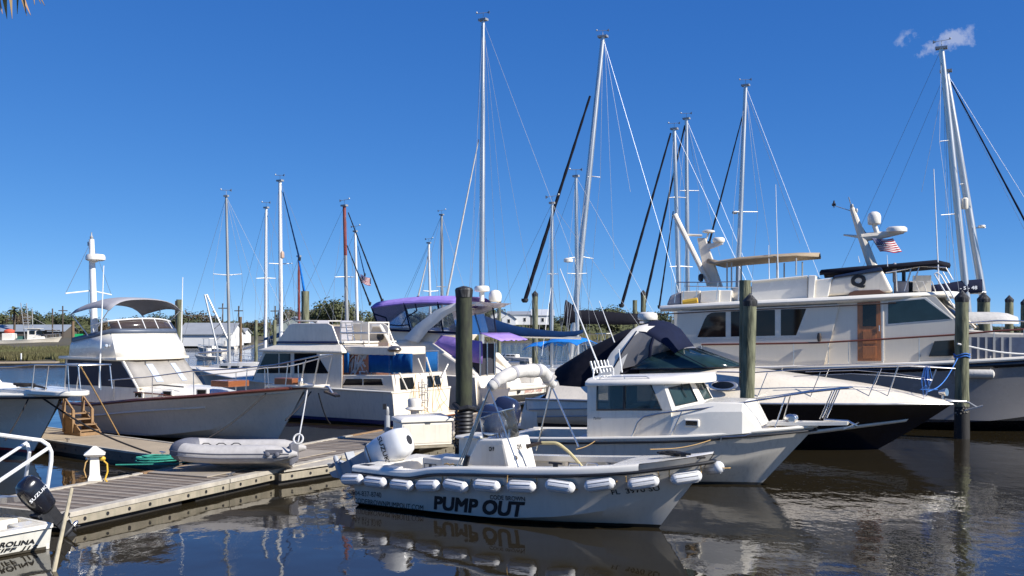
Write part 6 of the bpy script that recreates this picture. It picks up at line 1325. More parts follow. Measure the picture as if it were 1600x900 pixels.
    for k in range(16): p = E.y(rr.uniform(548, 574), rr.uniform(554, 582), 1.45); cl.tube([p, (p[0] + rr.uniform(-.3, .3), p[1], p[2] + rr.uniform(-.5, .4)), (p[0] + rr.uniform(-.3, .3), p[1] - .05, p[2] + rr.uniform(-.6, .3))], rr.uniform(.015, .04), 5)
    cl.build('coiled_lines', M_ropeW, o)
    return o, hl
fly_o, fly_hull = flybridge()

# ================================================================ PURPLE CANVAS CRUISER
K = Fr(-.57, 42.66, 151)
def purple():
    Lw, ov = 11.0, 1.2; half = [(0, 1.9), (.4, 2.0), (.7, 1.7), (.9, .8), (1, .07)]; sh = [(0, 1.45), (.4, 1.6), (1, 2.0)]
    hl = Hull(Lw, ov, sh, half, [(0, .1), (.6, .2), (1, 1.0)], [(0, 1.7), (.6, 1.55), (1, .03)], keel=-.5)
    o = boat(K, 'aft_cabin_cruiser', 'white cruiser with purple canvas enclosure under a swept radar arch', 'boat')
    hl.mesh().build('hull', M_gel, o, smooth=30); hl.deck(.03, 0, lambda u, t: .1 * (1 - t * t), 0, 1).build('deck', M_nonskid, o)
    yn = 1.65; q = lambda a, b, y=yn: K.y(a, b, y)
    # superstructure block, tall and rounded
    up = K.poly([(745, 640), (745, 585), (672, 535), (640, 530), (590, 535), (575, 640)], yn); MB().prism(up, -1.65, 1.65).build('superstructure', M_gel, o, smooth=0, bevel=.12, seg=3)
    cm = K.poly([(640, 545), (612, 530), (600, 512), (648, 512), (690, 523), (672, 545)], 1.5); MB().prism(cm, -1.5, 1.5).build('bridge_coaming', M_gel, o, smooth=0, bevel=.08, seg=3)
    # canvas: top, vinyl sides, curtains
    yk = .36
    xa_, xf_ = q(720, 470)[0], q(580, 475)[0]; z0, z1 = q(600, 515)[2], q(600, 476)[2]; zt = q(660, 467, 0)[2]
    rows = []
    for i in range(9):
        t_ = i / 8; x = xf_ + (xa_ - xf_) * t_; c = zt + .12 * math.sin(math.pi * t_) - .12 * (1 - t_) ; rows.append([(x, yk + 1.28 * s_, c + .03 - .27 * abs(s_) ** 3.2 - .03 * math.sin(i * 3.1) ** 2) for s_ in [-1 + 2 * k / 14 for k in range(15)]])
    MB().loft(rows).build('canvas_top', M_purple, o, solid=.02, smooth=60)
    xb_ = q(592, 520)[0]
    for sg in (1, -1):
        hi = [r[14 if sg > 0 else 0] for r in rows]; MB().loft([[tuple(Vector(p) + Vector((0, sg * .012, .02))) for p in hi], [tuple(Vector(p) + Vector((0, sg * .02, -.07))) for p in hi]]).build('canvas_valance', M_purple, o, solid=.012); lo_ = [(xb_ + (xa_ - .2 - xb_) * k / 8, yk + sg * 1.25, z0 - .15 * k / 8) for k in range(9)]
        MB().loft([lo_, hi]).build('vinyl_panel', M_vinyl, o, smooth=60); sm = MB()
        for k in (0, 3, 6, 8): sm.tube([lo_[k], hi[k]], .035, 6)
        sm.tube(lo_, .05, 6); cur = [(Vector(lo_[k]) * (1 - w_) + Vector(hi[k]) * w_) + Vector((0, sg * .01, 0)) for k, w_ in zip(np.linspace(0.2, 4.6, 12), [.95, .7, .5, .32, .22, .18, .18, .22, .32, .5, .7, .95]) for k in [int(k)]]
        sm.tube(cur, .03, 6); sm.build('canvas_seam', M_navy, o)
    MB().loft([[(xb_, yk - 1.25 + 2.5 * k / 8, z0) for k in range(9)], [rows[0][int(k * 14 / 8)] for k in range(9)]]).build('front_vinyl', M_vinyl, o)
    MB().loft([[(xa_ + .15, yk - 1.25 + 2.5 * k / 8, z0 - .2) for k in range(9)], [rows[7][int(k * 14 / 8)] for k in range(9)]]).build('aft_vinyl', M_vinyl, o)
    pc = q(650, 516, 1.45); pd = q(748, 545, 1.0); w_ = []
    for zz, b in ((pc[2] - .05, 0), (pc[2] - .5, .08), (pc[2] - .95, .02)): w_.append([(pc[0] + (xa_ - .9 - pc[0]) * k / 10, 1.46 + b * math.sin(k * 1.1) * .4, zz - .04 * k) for k in range(11)])
    MB().loft(w_).build('purple_curtain', M_purple, o, solid=.015, smooth=60)
    ax = xa_ - .85; w_ = []
    for t_ in (0, .35, .7, 1): w_.append([(ax - t_ * .9 + .03 * math.sin(k * 1.7), yk - 1.2 + 2.4 * k / 12, pc[2] - .1 - .28 * t_ - .06 * math.sin(k * 1.3) ** 2 * t_) for k in range(13)])
    MB().loft(w_).build('purple_awning', M_purple, o, solid=.015, smooth=60)
    MB().box(xa_ - .75, xa_ - .1, .1, 1.42, pc[2] - 2.0, pc[2] - .55).build('cockpit_shade', pm('painted_cockpit_shade', (.03, .03, .04), .8), o)  # solid dark box, painted shade filling the cockpit opening
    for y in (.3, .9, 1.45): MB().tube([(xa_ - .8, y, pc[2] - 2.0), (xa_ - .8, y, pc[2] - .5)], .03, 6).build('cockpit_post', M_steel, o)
    # swept arch
    for sg in (1, -1):
        pp = [K.y(a, b, yn) for a, b in ((643, 532), (660, 512), (690, 488), (715, 477), (735, 474))]; rws = []
        for i, p in enumerate(pp): w2 = (.42, .36, .30, .24, .20)[i]; y = yk + sg * (1.38 - .03 * i); rws.append([(p[0] - w2, y, p[2] - .10), (p[0], y + sg * .09, p[2]), (p[0] + w2 * .8, y, p[2] + .10), (p[0], y - sg * .09, p[2])])
        MB().loft(rws, close_v=True, cap=True).build('arch_leg', M_clean, o, smooth=50)
    pa = K.y(728, 474, yn); MB().loft([[(pa[0] + .5, y, pa[2] - .04), (pa[0] + .1, y, pa[2] + .08), (pa[0] - .65, y, pa[2] + .04), (pa[0] - .2, y, pa[2] - .10)] for y in (yk - 1.38, yk - 1.0, yk + 1.0, yk + 1.38)], close_v=True, cap=True).build('arch_top', M_clean, o, smooth=50)
    rd = pa[0] - .1, pa[2] + .1
    MB().lathe([(.10, 0), (.08, .38), (.30, .42), (.32, .48), (.31, .58), (.26, .64), (0, .66)], (rd[0], .55, rd[1]), n=18).build('radar_dome', M_clean, o, smooth=45); MB().lathe([(.22, 0), (.26, .06), (.28, .2), (.26, .36), (.17, .48), (0, .52)], (rd[0], -.55, rd[1]), n=18).build('satellite_dome', M_clean, o, smooth=60)
    MB().lathe([(.3, 0), (.33, .05), (.33, .12), (.25, .17), (0, .18)], (rd[0] + 1.0, .4, zt + .05), n=16).build('gps_puck', M_clean, o, smooth=50)
    # stern: sloping wing, platform
    wgp = K.poly([(745, 552), (752, 552), (775, 577), (775, 640), (745, 640)], -.2)
    for a_, b_ in ((-1.75, -1.2), (.9, 1.5)): MB().prism(wgp, a_, b_).build('stern_wing', M_gel, o, smooth=0, bevel=.05)
    MB().prism(K.poly([(742, 583), (755, 588), (766, 616), (764, 640), (742, 640)], 1.3), -1.7, 1.7).build('transom', M_clean, o, smooth=0, bevel=.12, seg=3)
    MB().box(-1.35, 0.1, -1.7, 1.7, .30, .42).build('swim_platform', M_gel, o, bevel=.04); MB().tube([(-.25, 1.5, .9), (-.25, 1.5, .75)], .12, 10).ball((-.25, 1.5, .72), (.15, .15, .22)).build('stern_fender', M_clean, o)
    return o
purple()
def rib():
    c = P(812, 612, 40.2); fr = Fr(c.x, c.y, 52); o = thing('white_dinghy', 'white dinghy with small red lettering carried on the swim platform behind the purple canvas', 'dinghy', (c.x, c.y, c.z - .35), fr.a)
    rows = []
    for i in range(11): t_ = i / 10; x = -1.6 + 3.2 * t_; w_ = .72 * (1 - max(0, (t_ - .6) / .4) ** 2 * .9); k = .25 * max(0, (t_ - .6) / .4) ** 2; rows.append([(x, -w_, .55), (x, -w_ * .95, .30), (x, -w_ * .5, .05 + k), (x, 0, -.05 + k), (x, w_ * .5, .05 + k), (x, w_ * .95, .30), (x, w_, .55)])
    MB().loft(rows, cap=True).build('hull', M_clean, o, smooth=40); MB().tube([r[0] for r in rows] + [r[-1] for r in rows[::-1]], .07, 8).build('gunwale_tube', M_gel, o); MB().box(-1.3, -.4, -.4, .4, .5, .82).build('console', M_gel, o, bevel=.06)
    lettering('BRISA 1420', 'lettering', M_inkred, o, lambda u, v: (-.7 + 1.1 * (u), -.735, .34 + .11 * v)) if False else None
    lettering('BRIGA 140B', 'lettering', M_inkred, o, lambda u, v: (-.6 + 1.1 * u, -.735, .36 + .11 * v)); MB().lathe([(.09, 0), (.09, .02), (.04, .02)], (-1.0, -.73, .45), (0, -1, 0), 10).build('drain_cap', M_black, o)
    return o
rib()

# ================================================================ BIG PILOTHOUSE YACHT AT THE RIGHT
D = Fr(6.75, 39.8, -21)
M_yw = pm('yacht_cream_paint', (.82, .725, .575), .3, var=.05, scale=1.2, coat=.2, streak=.05, bump=.01, bscale=5)
def big_yacht():
    Lw, ov = 16.2, 1.5; Lt = Lw + ov
    half = [(0, 2.3), (.3, 2.45), (.62, 2.42), (.8, 1.9), (.92, 1.0), (1, .08)]
    sh = [(0, 1.95), (.25, 2.05), (.5, 2.22), (.75, 2.55), (1, 3.0)]
    hl = Hull(Lw, ov, sh, half, [(0, .1), (.6, .3), (.85, 1.0), (1, 1.6)], [(0, 2.2), (.6, 2.2), (.85, 1.2), (1, .04)], keel=-.7, flare=1.4)
    o = boat(D, 'pilothouse_yacht', 'big cream pilothouse motor yacht with a wooden side door and a Q on its funnel', 'boat')
    hl.mesh().build('hull', pm('pale_grey_yacht_hull', (.29, .27, .25), .25, var=.06, scale=1.2, bands=[(.36, (.012, .012, .016))], coat=.3, streak=.06, bump=.012, bscale=5), o, smooth=30)
    bb = MB()
    for sg in (-1, 1):
        e = hl.edge(sg, 0, 0, 0, .97); bb.loft([[(x, y + sg * .012, z - .26) for x, y, z in e], [(x, y + sg * .02, z - .06) for x, y, z in e]])
    bb.build('black_sheer_band', M_blackgloss, o, solid=.01)
    MB().tube(hl.rail(-.0, .0), .07, 8).build('toe_rail', M_clean, o); hl.deck(.03, -.02, lambda u, t: .05 * (1 - t * t), 0, 1).build('deck', M_nonskid, o)
    yw = -2.18; q = lambda a, b, y=yw: D.y(a, b, y)
    dz = lambda x: hl.sheerx(x) - .05
    # house wall, traced; forward part set slightly in
    aft = D.poly([(1060, 585), (1052, 487), (1312, 475), (1284, 585)], yw); fwd = D.poly([(1280, 590), (1308, 474), (1462, 463), (1508, 516), (1512, 590)], yw + .10)
    for sg in (1, -1):
        f = (lambda p: p) if sg > 0 else (lambda p: (p[0], -p[1], p[2]))
        MB().prism(aft, yw, yw + .08, f).build('saloon_side', M_yw, o, smooth=0, bevel=.01); MB().prism(fwd, yw + .10, yw + .18, f).build('pilothouse_side', M_yw, o, smooth=0, bevel=.01)
    xq = aft[0][0]; MB().box(aft[1][0], aft[1][0] + .06, -2.1, 2.1, 2.0, aft[1][1]).build('aft_bulkhead', M_gel2, o)
    def wn(nm, pts, y, off, mat, bev=.01):
        return MB().prism(D.poly(pts, y), y - off, y + .03).build(nm, mat, o, smooth=0, bevel=bev)
    wn('saloon_window_trim', [(1086, 530), (1104, 490), (1264, 480.5), (1264, 484), (1247, 528)], yw, .006, M_gel)
    dkgl = pm('smoked_yacht_glass', (.012, .014, .016), .05, var=.5, scale=.6, col2=(.06, .03, .016), spec=.35)
    w1 = [(1089.5, 527), (1096, 511), (1101, 499), (1105, 492.5), (1111, 489), (1118, 488), (1134, 487.5), (1134, 526.5)]
    for pts in (w1, [(1142, 526), (1142, 486.7), (1211, 484), (1211, 524.5)], [(1220, 524.5), (1220, 483.5), (1260, 482), (1244, 524)]): wn('saloon_window', pts, yw, .014, dkgl)
    wn('pilothouse_window_trim', [(1385, 508.5), (1385, 469.5), (1447, 464.5), (1490, 499)], yw + .10, .008, M_clean)
    wn('pilothouse_window', [(1387.5, 506), (1387.5, 472), (1444, 467), (1486, 498)], yw + .10, .016, M_gglass)
    # wooden door
    dr = D.poly([(1340, 564), (1339.5, 473), (1375.5, 470.5), (1377, 564)], yw + .10); M_door = pm('orange_brown_door', (.42, .15, .045), .35, var=.3, scale=5, stretch=(8, 8, 1), coat=.3); d_ = MB().prism(dr, yw + .07, yw + .12).build('door', M_door, o, smooth=0, bevel=.01)
    dp = D.poly([(1348, 510), (1348, 477), (1369, 475.5), (1369, 510)], yw + .07); MB().prism(dp, yw + .055, yw + .08).build('door_window', M_glass, d_, smooth=0)
    for k, (a, b) in enumerate(((517, 537), (541, 560))): MB().prism(D.poly([(1348, b), (1348, a), (1369, a), (1369, b)], yw + .07), yw + .05, yw + .08).build('door_panel', M_door, d_, smooth=0, bevel=.01)
    hq = q(1374, 513, yw + .05); MB().tube([(hq[0], yw + .04, hq[2] - .1), (hq[0], yw + .04, hq[2] + .1)], .02, 6).build('handle', M_steel, d_)
    wn('door_jamb', [(1377.5, 565), (1377, 470.5), (1380.5, 470.5), (1381, 565)], yw + .10, .03, M_clean)
    # windscreen raked forward of the side
    x0 = q(1460, 466, yw + .1); x1 = q(1505, 510, yw + .1)
    MB().loft([[(x1[0] + .55 * (1 - t_ * t_), 2.05 * t_, x1[2] - .05) for t_ in np.linspace(-1, 1, 9)], [(x0[0] + .45 * (1 - t_ * t_), 2.0 * t_, x0[2]) for t_ in np.linspace(-1, 1, 9)]]).build('windscreen', M_glass, o, solid=.03)
    for t_ in (-1, -.5, 0, .5, 1): MB().tube([(x1[0] + .55 * (1 - t_ * t_) + .03, 2.05 * t_, x1[2] - .05), (x0[0] + .45 * (1 - t_ * t_) + .03, 2.0 * t_, x0[2])], .05, 6).build('windscreen_post', M_gel2, o)
    # foredeck house and portuguese bridge
    fd_ = D.poly([(1490, 600), (1490, 512), (1560, 520), (1640, 522), (1640, 600)], -1.7); MB().prism(fd_, -1.7, 1.7).build('foredeck_trunk', M_gel2, o, smooth=0, bevel=.05)
    wn('trunk_window', [(1451, 557), (1460, 533), (1492, 531), (1492, 556)], yw + .06, .05, pm('smoked_brown_glass', (.03, .024, .016), .08, var=.3))
    # roof: overhanging slab with a swept brim, following the sheer
    tr = [D.y(a, b, -2.4) for a, b in ((1027, 482.5), (1120, 477), (1320, 468), (1400, 463.5), (1482, 459))]; rows = []
    for i, p in enumerate(tr):
        hw = (2.1, 2.38, 2.38, 2.3, 1.7)[i]; rows.append([(p[0] + (.5 * (1 - t_ * t_) if i == 4 else 0), hw * t_, p[2] + (.12 if abs(t_) < .97 else .0)) for t_ in (-1, -.96, -.5, 0, .5, .96, 1)])
    MB().loft(rows).build('roof', M_clean, o, solid=.20, off=-1, smooth=20, bevel=.03)
    ut = MB(); ut.tube([(p[0], -2.36, p[2] - .21) for p in tr[:4]], .025, 6); ut.build('roof_trim', M_bronze, o)
    zr = lambda x: float(np.interp(x, [p[0] for p in tr], [p[2] for p in tr])) + .14
    # boat deck: boxes, rails, long coaming, Q funnel
    def bx(nm, pts, y0, y1, mat=M_clean, bev=.03): return MB().prism(D.poly(pts, y0), y0, y1).build(nm, mat, o, smooth=0, bevel=bev)
    bx('life_raft_case', [(1041, 477), (1047, 462), (1063, 455), (1063, 476)], -1.5, -.3, M_gcanvas, .06); bx('deck_box', [(1064, 475), (1064, 455), (1094, 454), (1093, 474)], -1.6, -.6, M_gel); MB().prism(D.poly([(1094, 473), (1095, 455), (1125, 453), (1124, 472.5)], -1.75), -1.75, -.8).build('deck_box', M_clean, o, smooth=0, bevel=.02)
    bx('deck_box_lid', [(1124, 456), (1125, 453.5), (1143, 453.5), (1142, 472), (1124, 472.5)], -1.7, -.8); MB().tube([q(1067, 473, -2.0), q(1090, 469, -2.0)], .10, 8).build('rolled_mat', M_yellow, o)
    bx('boat_deck_coaming', [(1174, 471), (1175, 440), (1262, 432), (1262, 467)], -1.7, 1.7); bx('coaming_end', [(1262, 467), (1263, 430), (1275, 430), (1272, 466)], -1.82, 1.82); bx('bridge_coaming', [(1272, 466), (1275, 437), (1300, 434), (1294, 464)], -1.75, 1.75); bx('winch_base', [(1143, 469), (1143, 450), (1174, 447), (1174, 470)], -1.2, 1.0, M_gel)
    MB().tube([D.y(1172, 440, -1.74), D.y(1262, 431.5, -1.74)], .035, 6).build('coaming_top', M_clean, o)
    qf = D.poly([(1287, 463), (1301, 434), (1379, 422), (1396, 456.5)], -1.72); MB().prism(qf, -1.72, 1.72).build('funnel', M_gel2, o, smooth=0, bevel=.10, seg=3); bx('funnel_band', [(1300, 435), (1303, 431), (1376, 417), (1380, 423)], -1.78, 1.78, M_navygloss, .03); bx('funnel_foot', [(1324, 463.5), (1328, 457), (1336, 454), (1374, 452.5), (1384, 458)], -1.75, 1.75, pm('brown_trim', (.13, .06, .035), .5), .02)
    lettering('Q', 'lettering', M_ink, o, quadmap(*[D.y(a, b, -1.745) for a, b in ((1329.5, 451), (1353, 449.5), (1329.5, 430), (1353, 428.5))]), bold=.05)
    rl = MB(); t1 = [q(a, b, -1.95) for a, b in ((1057, 441), (1110, 441), (1156, 440))]; rl.tube(t1, .02, 6); rl.tube([q(a, b, -1.95) for a, b in ((1070, 447), (1156, 449))], .014, 5)
    for a in (1057, 1070, 1090, 1122, 1156): rl.tube([q(a, 441, -1.95), q(a - 3, 473, -1.95)], .016, 5)
    rl.build('boat_deck_rail', M_steel, o)
    # tan bimini
    bm = []
    for a, b, hw, dz_ in ((1098, 407, .4, 0), (1116, 411, 1.2, .0), (1150, 408.5, 1.5, .06), (1200, 405, 1.55, .08), (1245, 401, 1.3, .06), (1277, 398, .5, 0)): p = D.y(a, b, -1.2); bm.append([(p[0], hw * t_, p[2] + .13 + dz_ - .16 * t_ * t_) for t_ in np.linspace(-1, 1, 9)])
    MB().loft(bm).build('bimini_top', M_tan, o, solid=.05, smooth=60)
    for a, t0, b0 in ((1136, 410, 452), (1143, 410, 452), (1214, 405, 436), (1244, 403, 430)): 
        for y in (-1.2, 1.2): p, r_ = D.y(a, t0, -1.2), D.y(a, b0, -1.2); MB().tube([(p[0], y, p[2]), (r_[0], y, r_[2])], .03, 6).build('bimini_post', M_alud, o)
    # aft mast with radar and boom
    m0, m1 = D.y(1117, 448, 0), D.y(1096, 372, 0); MB().loft([[(c[0] + dx * w_, dy * w_ * .8, c[2]) for dx, dy in ((-1, -.6), (1, -.6), (1, .6), (-1, .6))] for c, w_ in ((m0, .30), (m1, .16))], close_v=True, cap=True).build('aft_mast', M_gel2, o, smooth=0, bevel=.03)
    MB().tube([D.y(1107, 442, -.3), D.y(1054, 335, -.3)], .10, 8).build('cargo_boom', M_gel, o); MB().tube([D.y(1075, 367, -.2), D.y(1097, 368, -.2)], .05, 6).slab([D.y(1104, 390, -.1), D.y(1128, 381, -.1), D.y(1128, 378, -.1), D.y(1104, 381, -.1)], (0, .3, 0)).build('radar_bracket', M_gel, o)
    p = D.y(1123, 379, 0); MB().lathe([(.20, 0), (.23, .04), (.23, .14), (.18, .19), (0, .20)], p, n=18).build('radar_dome', M_clean, o, smooth=45); p = D.y(1107, 364, 0); MB().lathe([(.16, 0), (.24, .03), (.24, .08), (.12, .12), (0, .12)], p, n=18).tube([p, (p[0] - .1, 0, p[2] - .3)], .04, 6).build('antenna_dome', M_clean, o)
    sb = MB().lathe([(.14, 0), (.16, .1), (.10, .16)], D.y(1098, 434, -.5), (-1, -.4, 0), 12); sb.build('searchlight', M_black, o)
    # forward mast with dome, radar, spreader
    m0, m1, m2 = D.y(1364, 418, 0), D.y(1345, 365, 0), D.y(1331, 325, 0); MB().tube([m0, m1, m2], [.19, .15, .09], 10).build('fore_mast', M_gel2, o); p0, p1 = D.y(1318, 367, 0), D.y(1412, 362, 0)
    MB().tube([D.y(1345, 371, 0), D.y(1375, 368, 0), p1], [.16, .14, .07], 8).tube([p0, D.y(1345, 370, 0)], [.03, .06], 8).build('mast_arm', M_gel2, o)
    p = D.y(1366, 351, 0); MB().lathe([(.20, 0), (.23, .05), (.24, .28), (.20, .40), (.10, .47), (0, .48)], p, n=18).tube([D.y(1371, 366, 0), (p[0], 0, p[2])], .09, 8).build('satellite_dome', M_clean, o, smooth=60)
    p = D.y(1401, 364, 0); MB().lathe([(.26, 0), (.36, .04), (.36, .16), (.30, .22), (0, .23)], p, n=20).build('radar_dome', M_clean, o, smooth=45)
    tp = MB(); tp.lathe([(.05, 0), (.07, .05), (.05, .14)], m2).tube([m2, D.y(1326, 308, 0)], .018, 5).tube([D.y(1334, 331, 0), D.y(1306, 322, 0)], .014, 5).lathe([(.05, 0), (.06, .1), (.04, .14)], D.y(1338, 332, 0)); tp.build('masthead_gear', M_alud, o)
    MB().slab([D.y(1345, 350, .1), D.y(1352, 362, .1), D.y(1358, 368, .1), D.y(1348, 366, .1)], (0, .04, 0)).build('folded_pennant', M_navy, o)
    # black helm bimini forward with frame, seats and helm gear
    bm = []
    for a, b, hw in ((1280, 425, 1.2), (1330, 420.5, 1.4), (1390, 416, 1.55), (1464, 409.5, 1.55), (1485, 414, 1.3)): p = D.y(a, b, -1.4); bm.append([(p[0], hw * t_, p[2] + .10 - .16 * t_ * t_) for t_ in np.linspace(-1, 1, 9)])
    MB().loft(bm).build('helm_bimini', M_blackcanvas, o, solid=.10, smooth=60); fr_ = MB(); fr_.tube([D.y(1384, 426, -1.5), D.y(1440, 416, -1.5), D.y(1478, 418, -1.5)], .025, 6)
    for a, b, c, d in ((1478, 418, 1489, 437), (1424, 418, 1413, 455), (1436, 418, 1428, 440), (1400, 422, 1402, 455)): p, r_ = D.y(a, b, -1.5), D.y(c, d, -1.5); MB().tube([p, r_], .02, 6).build('bimini_strut', M_steel, o); MB().tube([(p[0], 1.5, p[2]), (r_[0], 1.5, r_[2])], .02, 6).build('bimini_strut', M_steel, o)
    fr_.build('helm_bimini_frame', M_steel, o)
    for a, y in ((1408, -.8), (1422, .3)): p = D.y(a, 455, y); MB().box(p[0] - .25, p[0] + .25, y - .28, y + .28, p[2] - .1, p[2] + .35).box(p[0] - .28, p[0] - .15, y - .28, y + .28, p[2] + .3, p[2] + 1.0).build('helm_seat', M_gcanvas, o, bevel=.05)
    ex = MB(); 
    for a in (1436, 1448, 1462): ex.tube([D.y(a, 456, -1.7), D.y(a - 6, 440, -1.7), D.y(a - 14, 440, -1.7)], .02, 5)
    p = D.y(1440, 452, 0); ex.box(p[0] - .3, p[0] + .3, -1.0, 1.0, p[2] - .1, p[2] + .45); ex.build('helm_console', M_gel, o); hr = MB()
    hr.tube([D.y(1460, 428, -1.9), D.y(1464, 426, -1.9), D.y(1470, 430, -1.9), D.y(1498, 478, -1.9)], .03, 6).tube([D.y(1460, 428, -1.9), D.y(1492, 482, -1.9)], .03, 6); hr.build('boarding_rail', M_whitemast, o)
    for a, b, c, d, r in ((1467, 444, 1459, 264, .03), (1216, 436, 1212, 288, .022), (1202, 438, 1201, 383, .02), (1387, 420, 1386, 398, .02), (1343, 410, 1341, 400, .02)): MB().tube([D.y(a, b, -1.5), D.y(c, d, -1.5)], [r, r * .5], 6).build('antenna', M_whitemast, o)
    # side rail of varnished wood on steel stanchions
    yr = lambda x: -(hl.halfx(x) - .12); tr_ = [D.on(a, b, yr) for a, b in ((1096, 538.5), (1200, 537), (1280, 535.5), (1380, 530), (1492, 523), (1560, 517), (1640, 512))]; MB().tube(tr_, .032, 8).build('hand_rail', M_teakr, o)
    for a, b in ((1096, 538), (1170, 537), (1240, 536), (1294, 535), (1326, 533), (1380, 530), (1436, 526), (1492, 523), (1553, 518), (1600, 514)): p = D.on(a, b, yr); MB().tube([p, (p[0], p[1] + .02, hl.sheerx(p[0]) - .02)], .016, 6).build('stanchion', M_steel, o)
    fb = MB()
    for a in np.arange(1516, 1606, 12.5): p = D.on(a, 527, yr); MB().box(p[0] - .035, p[0] + .035, p[1] - .02, p[1] + .04, hl.sheerx(p[0]) + .02, p[2]).build('bulwark_post', M_gel2, o)
    e = [D.on(a, 551, yr) for a in (1512, 1640)]; 
    MB().box(e[0][0], e[1][0], e[0][1] + .06, e[0][1] + .10, hl.sheerx(e[0][0]), tr_[4][2] - .08).build('weather_cloth', pm('slate_blue_cloth', (.16, .19, .25), .8, var=.2), o)
    sl_ = MB(); p = D.on(1280, 527, yr); sl_.lathe([(.05, -.15), (.08, 0), (.05, .15)], p); sl_.build('rail_light', M_bronze, o); ho = D.y(1437, 556, yw + .1); MB().lathe([(.04, 0), (.05, .03)], ho, (0, -1, 0), 10).build('vent', M_alud, o)
    # white covered tender on the foredeck
    c_ = D.y(1532, 497, -.6); tb = MB(); rows = []
    for i in range(9): t_ = i / 8; x = c_[0] - 1.2 + 2.4 * t_; w_ = .9 * (1 - abs(2 * t_ - 1) ** 4 * .4); rows.append([(x, w_ * math.cos(a), c_[2] - .2 + .42 * math.sin(a) * (1 - abs(2 * t_ - 1) ** 4 * .4)) for a in np.linspace(0, math.pi, 11)])
    tb.loft(rows, cap=True).build('covered_tender', M_ecru, o, smooth=60); MB().tube([D.y(1497, 506, -1.5), D.y(1560, 501, -1.5), D.y(1640, 503, -1.5)], .03, 6).build('fore_rail', M_steel, o)
    return o, hl
yacht_o, yacht_hull = big_yacht()
# flags and bird
M_flagred = pm('flag_red', (.42, .03, .045), .8, var=.15); M_flagwhite = pm('flag_white', (.74, .72, .70), .8, var=.1); M_flagblue = pm('flag_blue', (.02, .025, .12), .8, var=.15)
def flag(pole, fly, drop, Y, label, wave=.06):
    """pole, fly, drop in pixels: hoist top, fly end top, hoist bottom; stripes are strips of their own"""
    p, f_, d_ = P(*pole, Y), P(*fly, Y), P(*drop, Y); o = thing('flag', label, 'flag', p); u, v = f_ - p, d_ - p
    pt = lambda a, b: u * a + v * b + Vector((0, wave * math.sin(a * 7 + b * 2) * Y / 35, wave * .5 * math.sin(a * 6 + 1)))
    def strip(a0, a1, b0, b1, mat, nm, off=0): MB().loft([[pt(a0 + (a1 - a0) * i / 8, b) + Vector((0, off, 0)) for i in range(9)] for b in (b0, b1)]).build(nm, mat, o, solid=.006)
    for k in range(13): strip(.42 if k < 7 else 0, 1, k / 13, (k + 1) / 13, M_flagred if k % 2 == 0 else M_flagwhite, 'stripe')
    strip(0, .42, 0, 7 / 13, M_flagblue, 'canton'); st = MB()
    for r in range(5):
        for c in range(6): q = pt(.04 + c * .066, .05 + r * .098) + Vector((0, -.012, 0)); st.ball(q, .018 * u.length, 5, 3)
    st.build('stars', M_flagwhite, o); return o
flag((1362, 373), (1396, 373), (1376, 394), 37.0, 'American flag streaming beneath the fore mast of the pilothouse yacht')
flag((563, 429), (579, 435), (563, 441), 60.0, 'small American flag flying from a white mast beyond the flybridge cruiser')
def bird(px, py, Y, s, label, rz=0.3):
    o = thing('bird', label, 'bird', P(px, py, Y), rz); b = MB()
    b.tube([(-.42 * s, 0, -.22 * s), (-.2 * s, 0, -.08 * s), (0, 0, 0), (.16 * s, 0, .20 * s), (.2 * s, 0, .34 * s), (.27 * s, 0, .37 * s), (.40 * s, 0, .36 * s)], [.03 * s, .10 * s, .16 * s, .10 * s, .07 * s, .075 * s, .012 * s], 10); b.build('body', M_black, o, smooth=60)
    for sg in (-1, 1): MB().ball((-.1 * s, sg * .14 * s, 0), (.28 * s, .05 * s, .13 * s), 8, 6).tube([(.0, sg * .05 * s, -.1 * s), (0, sg * .05 * s, -.3 * s)], .018 * s, 5).build('wing', M_black, o)
bird(1303, 320, 36.5, .38, 'dark bird perched on the thin spar at the masthead of the pilothouse yacht', R(70))
# fender hung on the yacht, ropes
o = thing('fender', 'large white cylindrical fender hanging alone on the pale grey hull of the pilothouse yacht', 'fender', D.world(D.y(1522, 584, -2.42)), D.a); MB().lathe([(.05, -.62), (.14, -.57), (.15, -.5), (.15, .5), (.14, .57), (.05, .62)], axis=(1, 0, 0), n=16).build('body', M_ecru, o, smooth=50); MB().tube([(.5, 0, .1), (.5, .05, .6)], .015, 5).tube([(-.5, 0, .1), (-.5, .05, .6)], .015, 5).build('lanyard', M_ropeW, o)
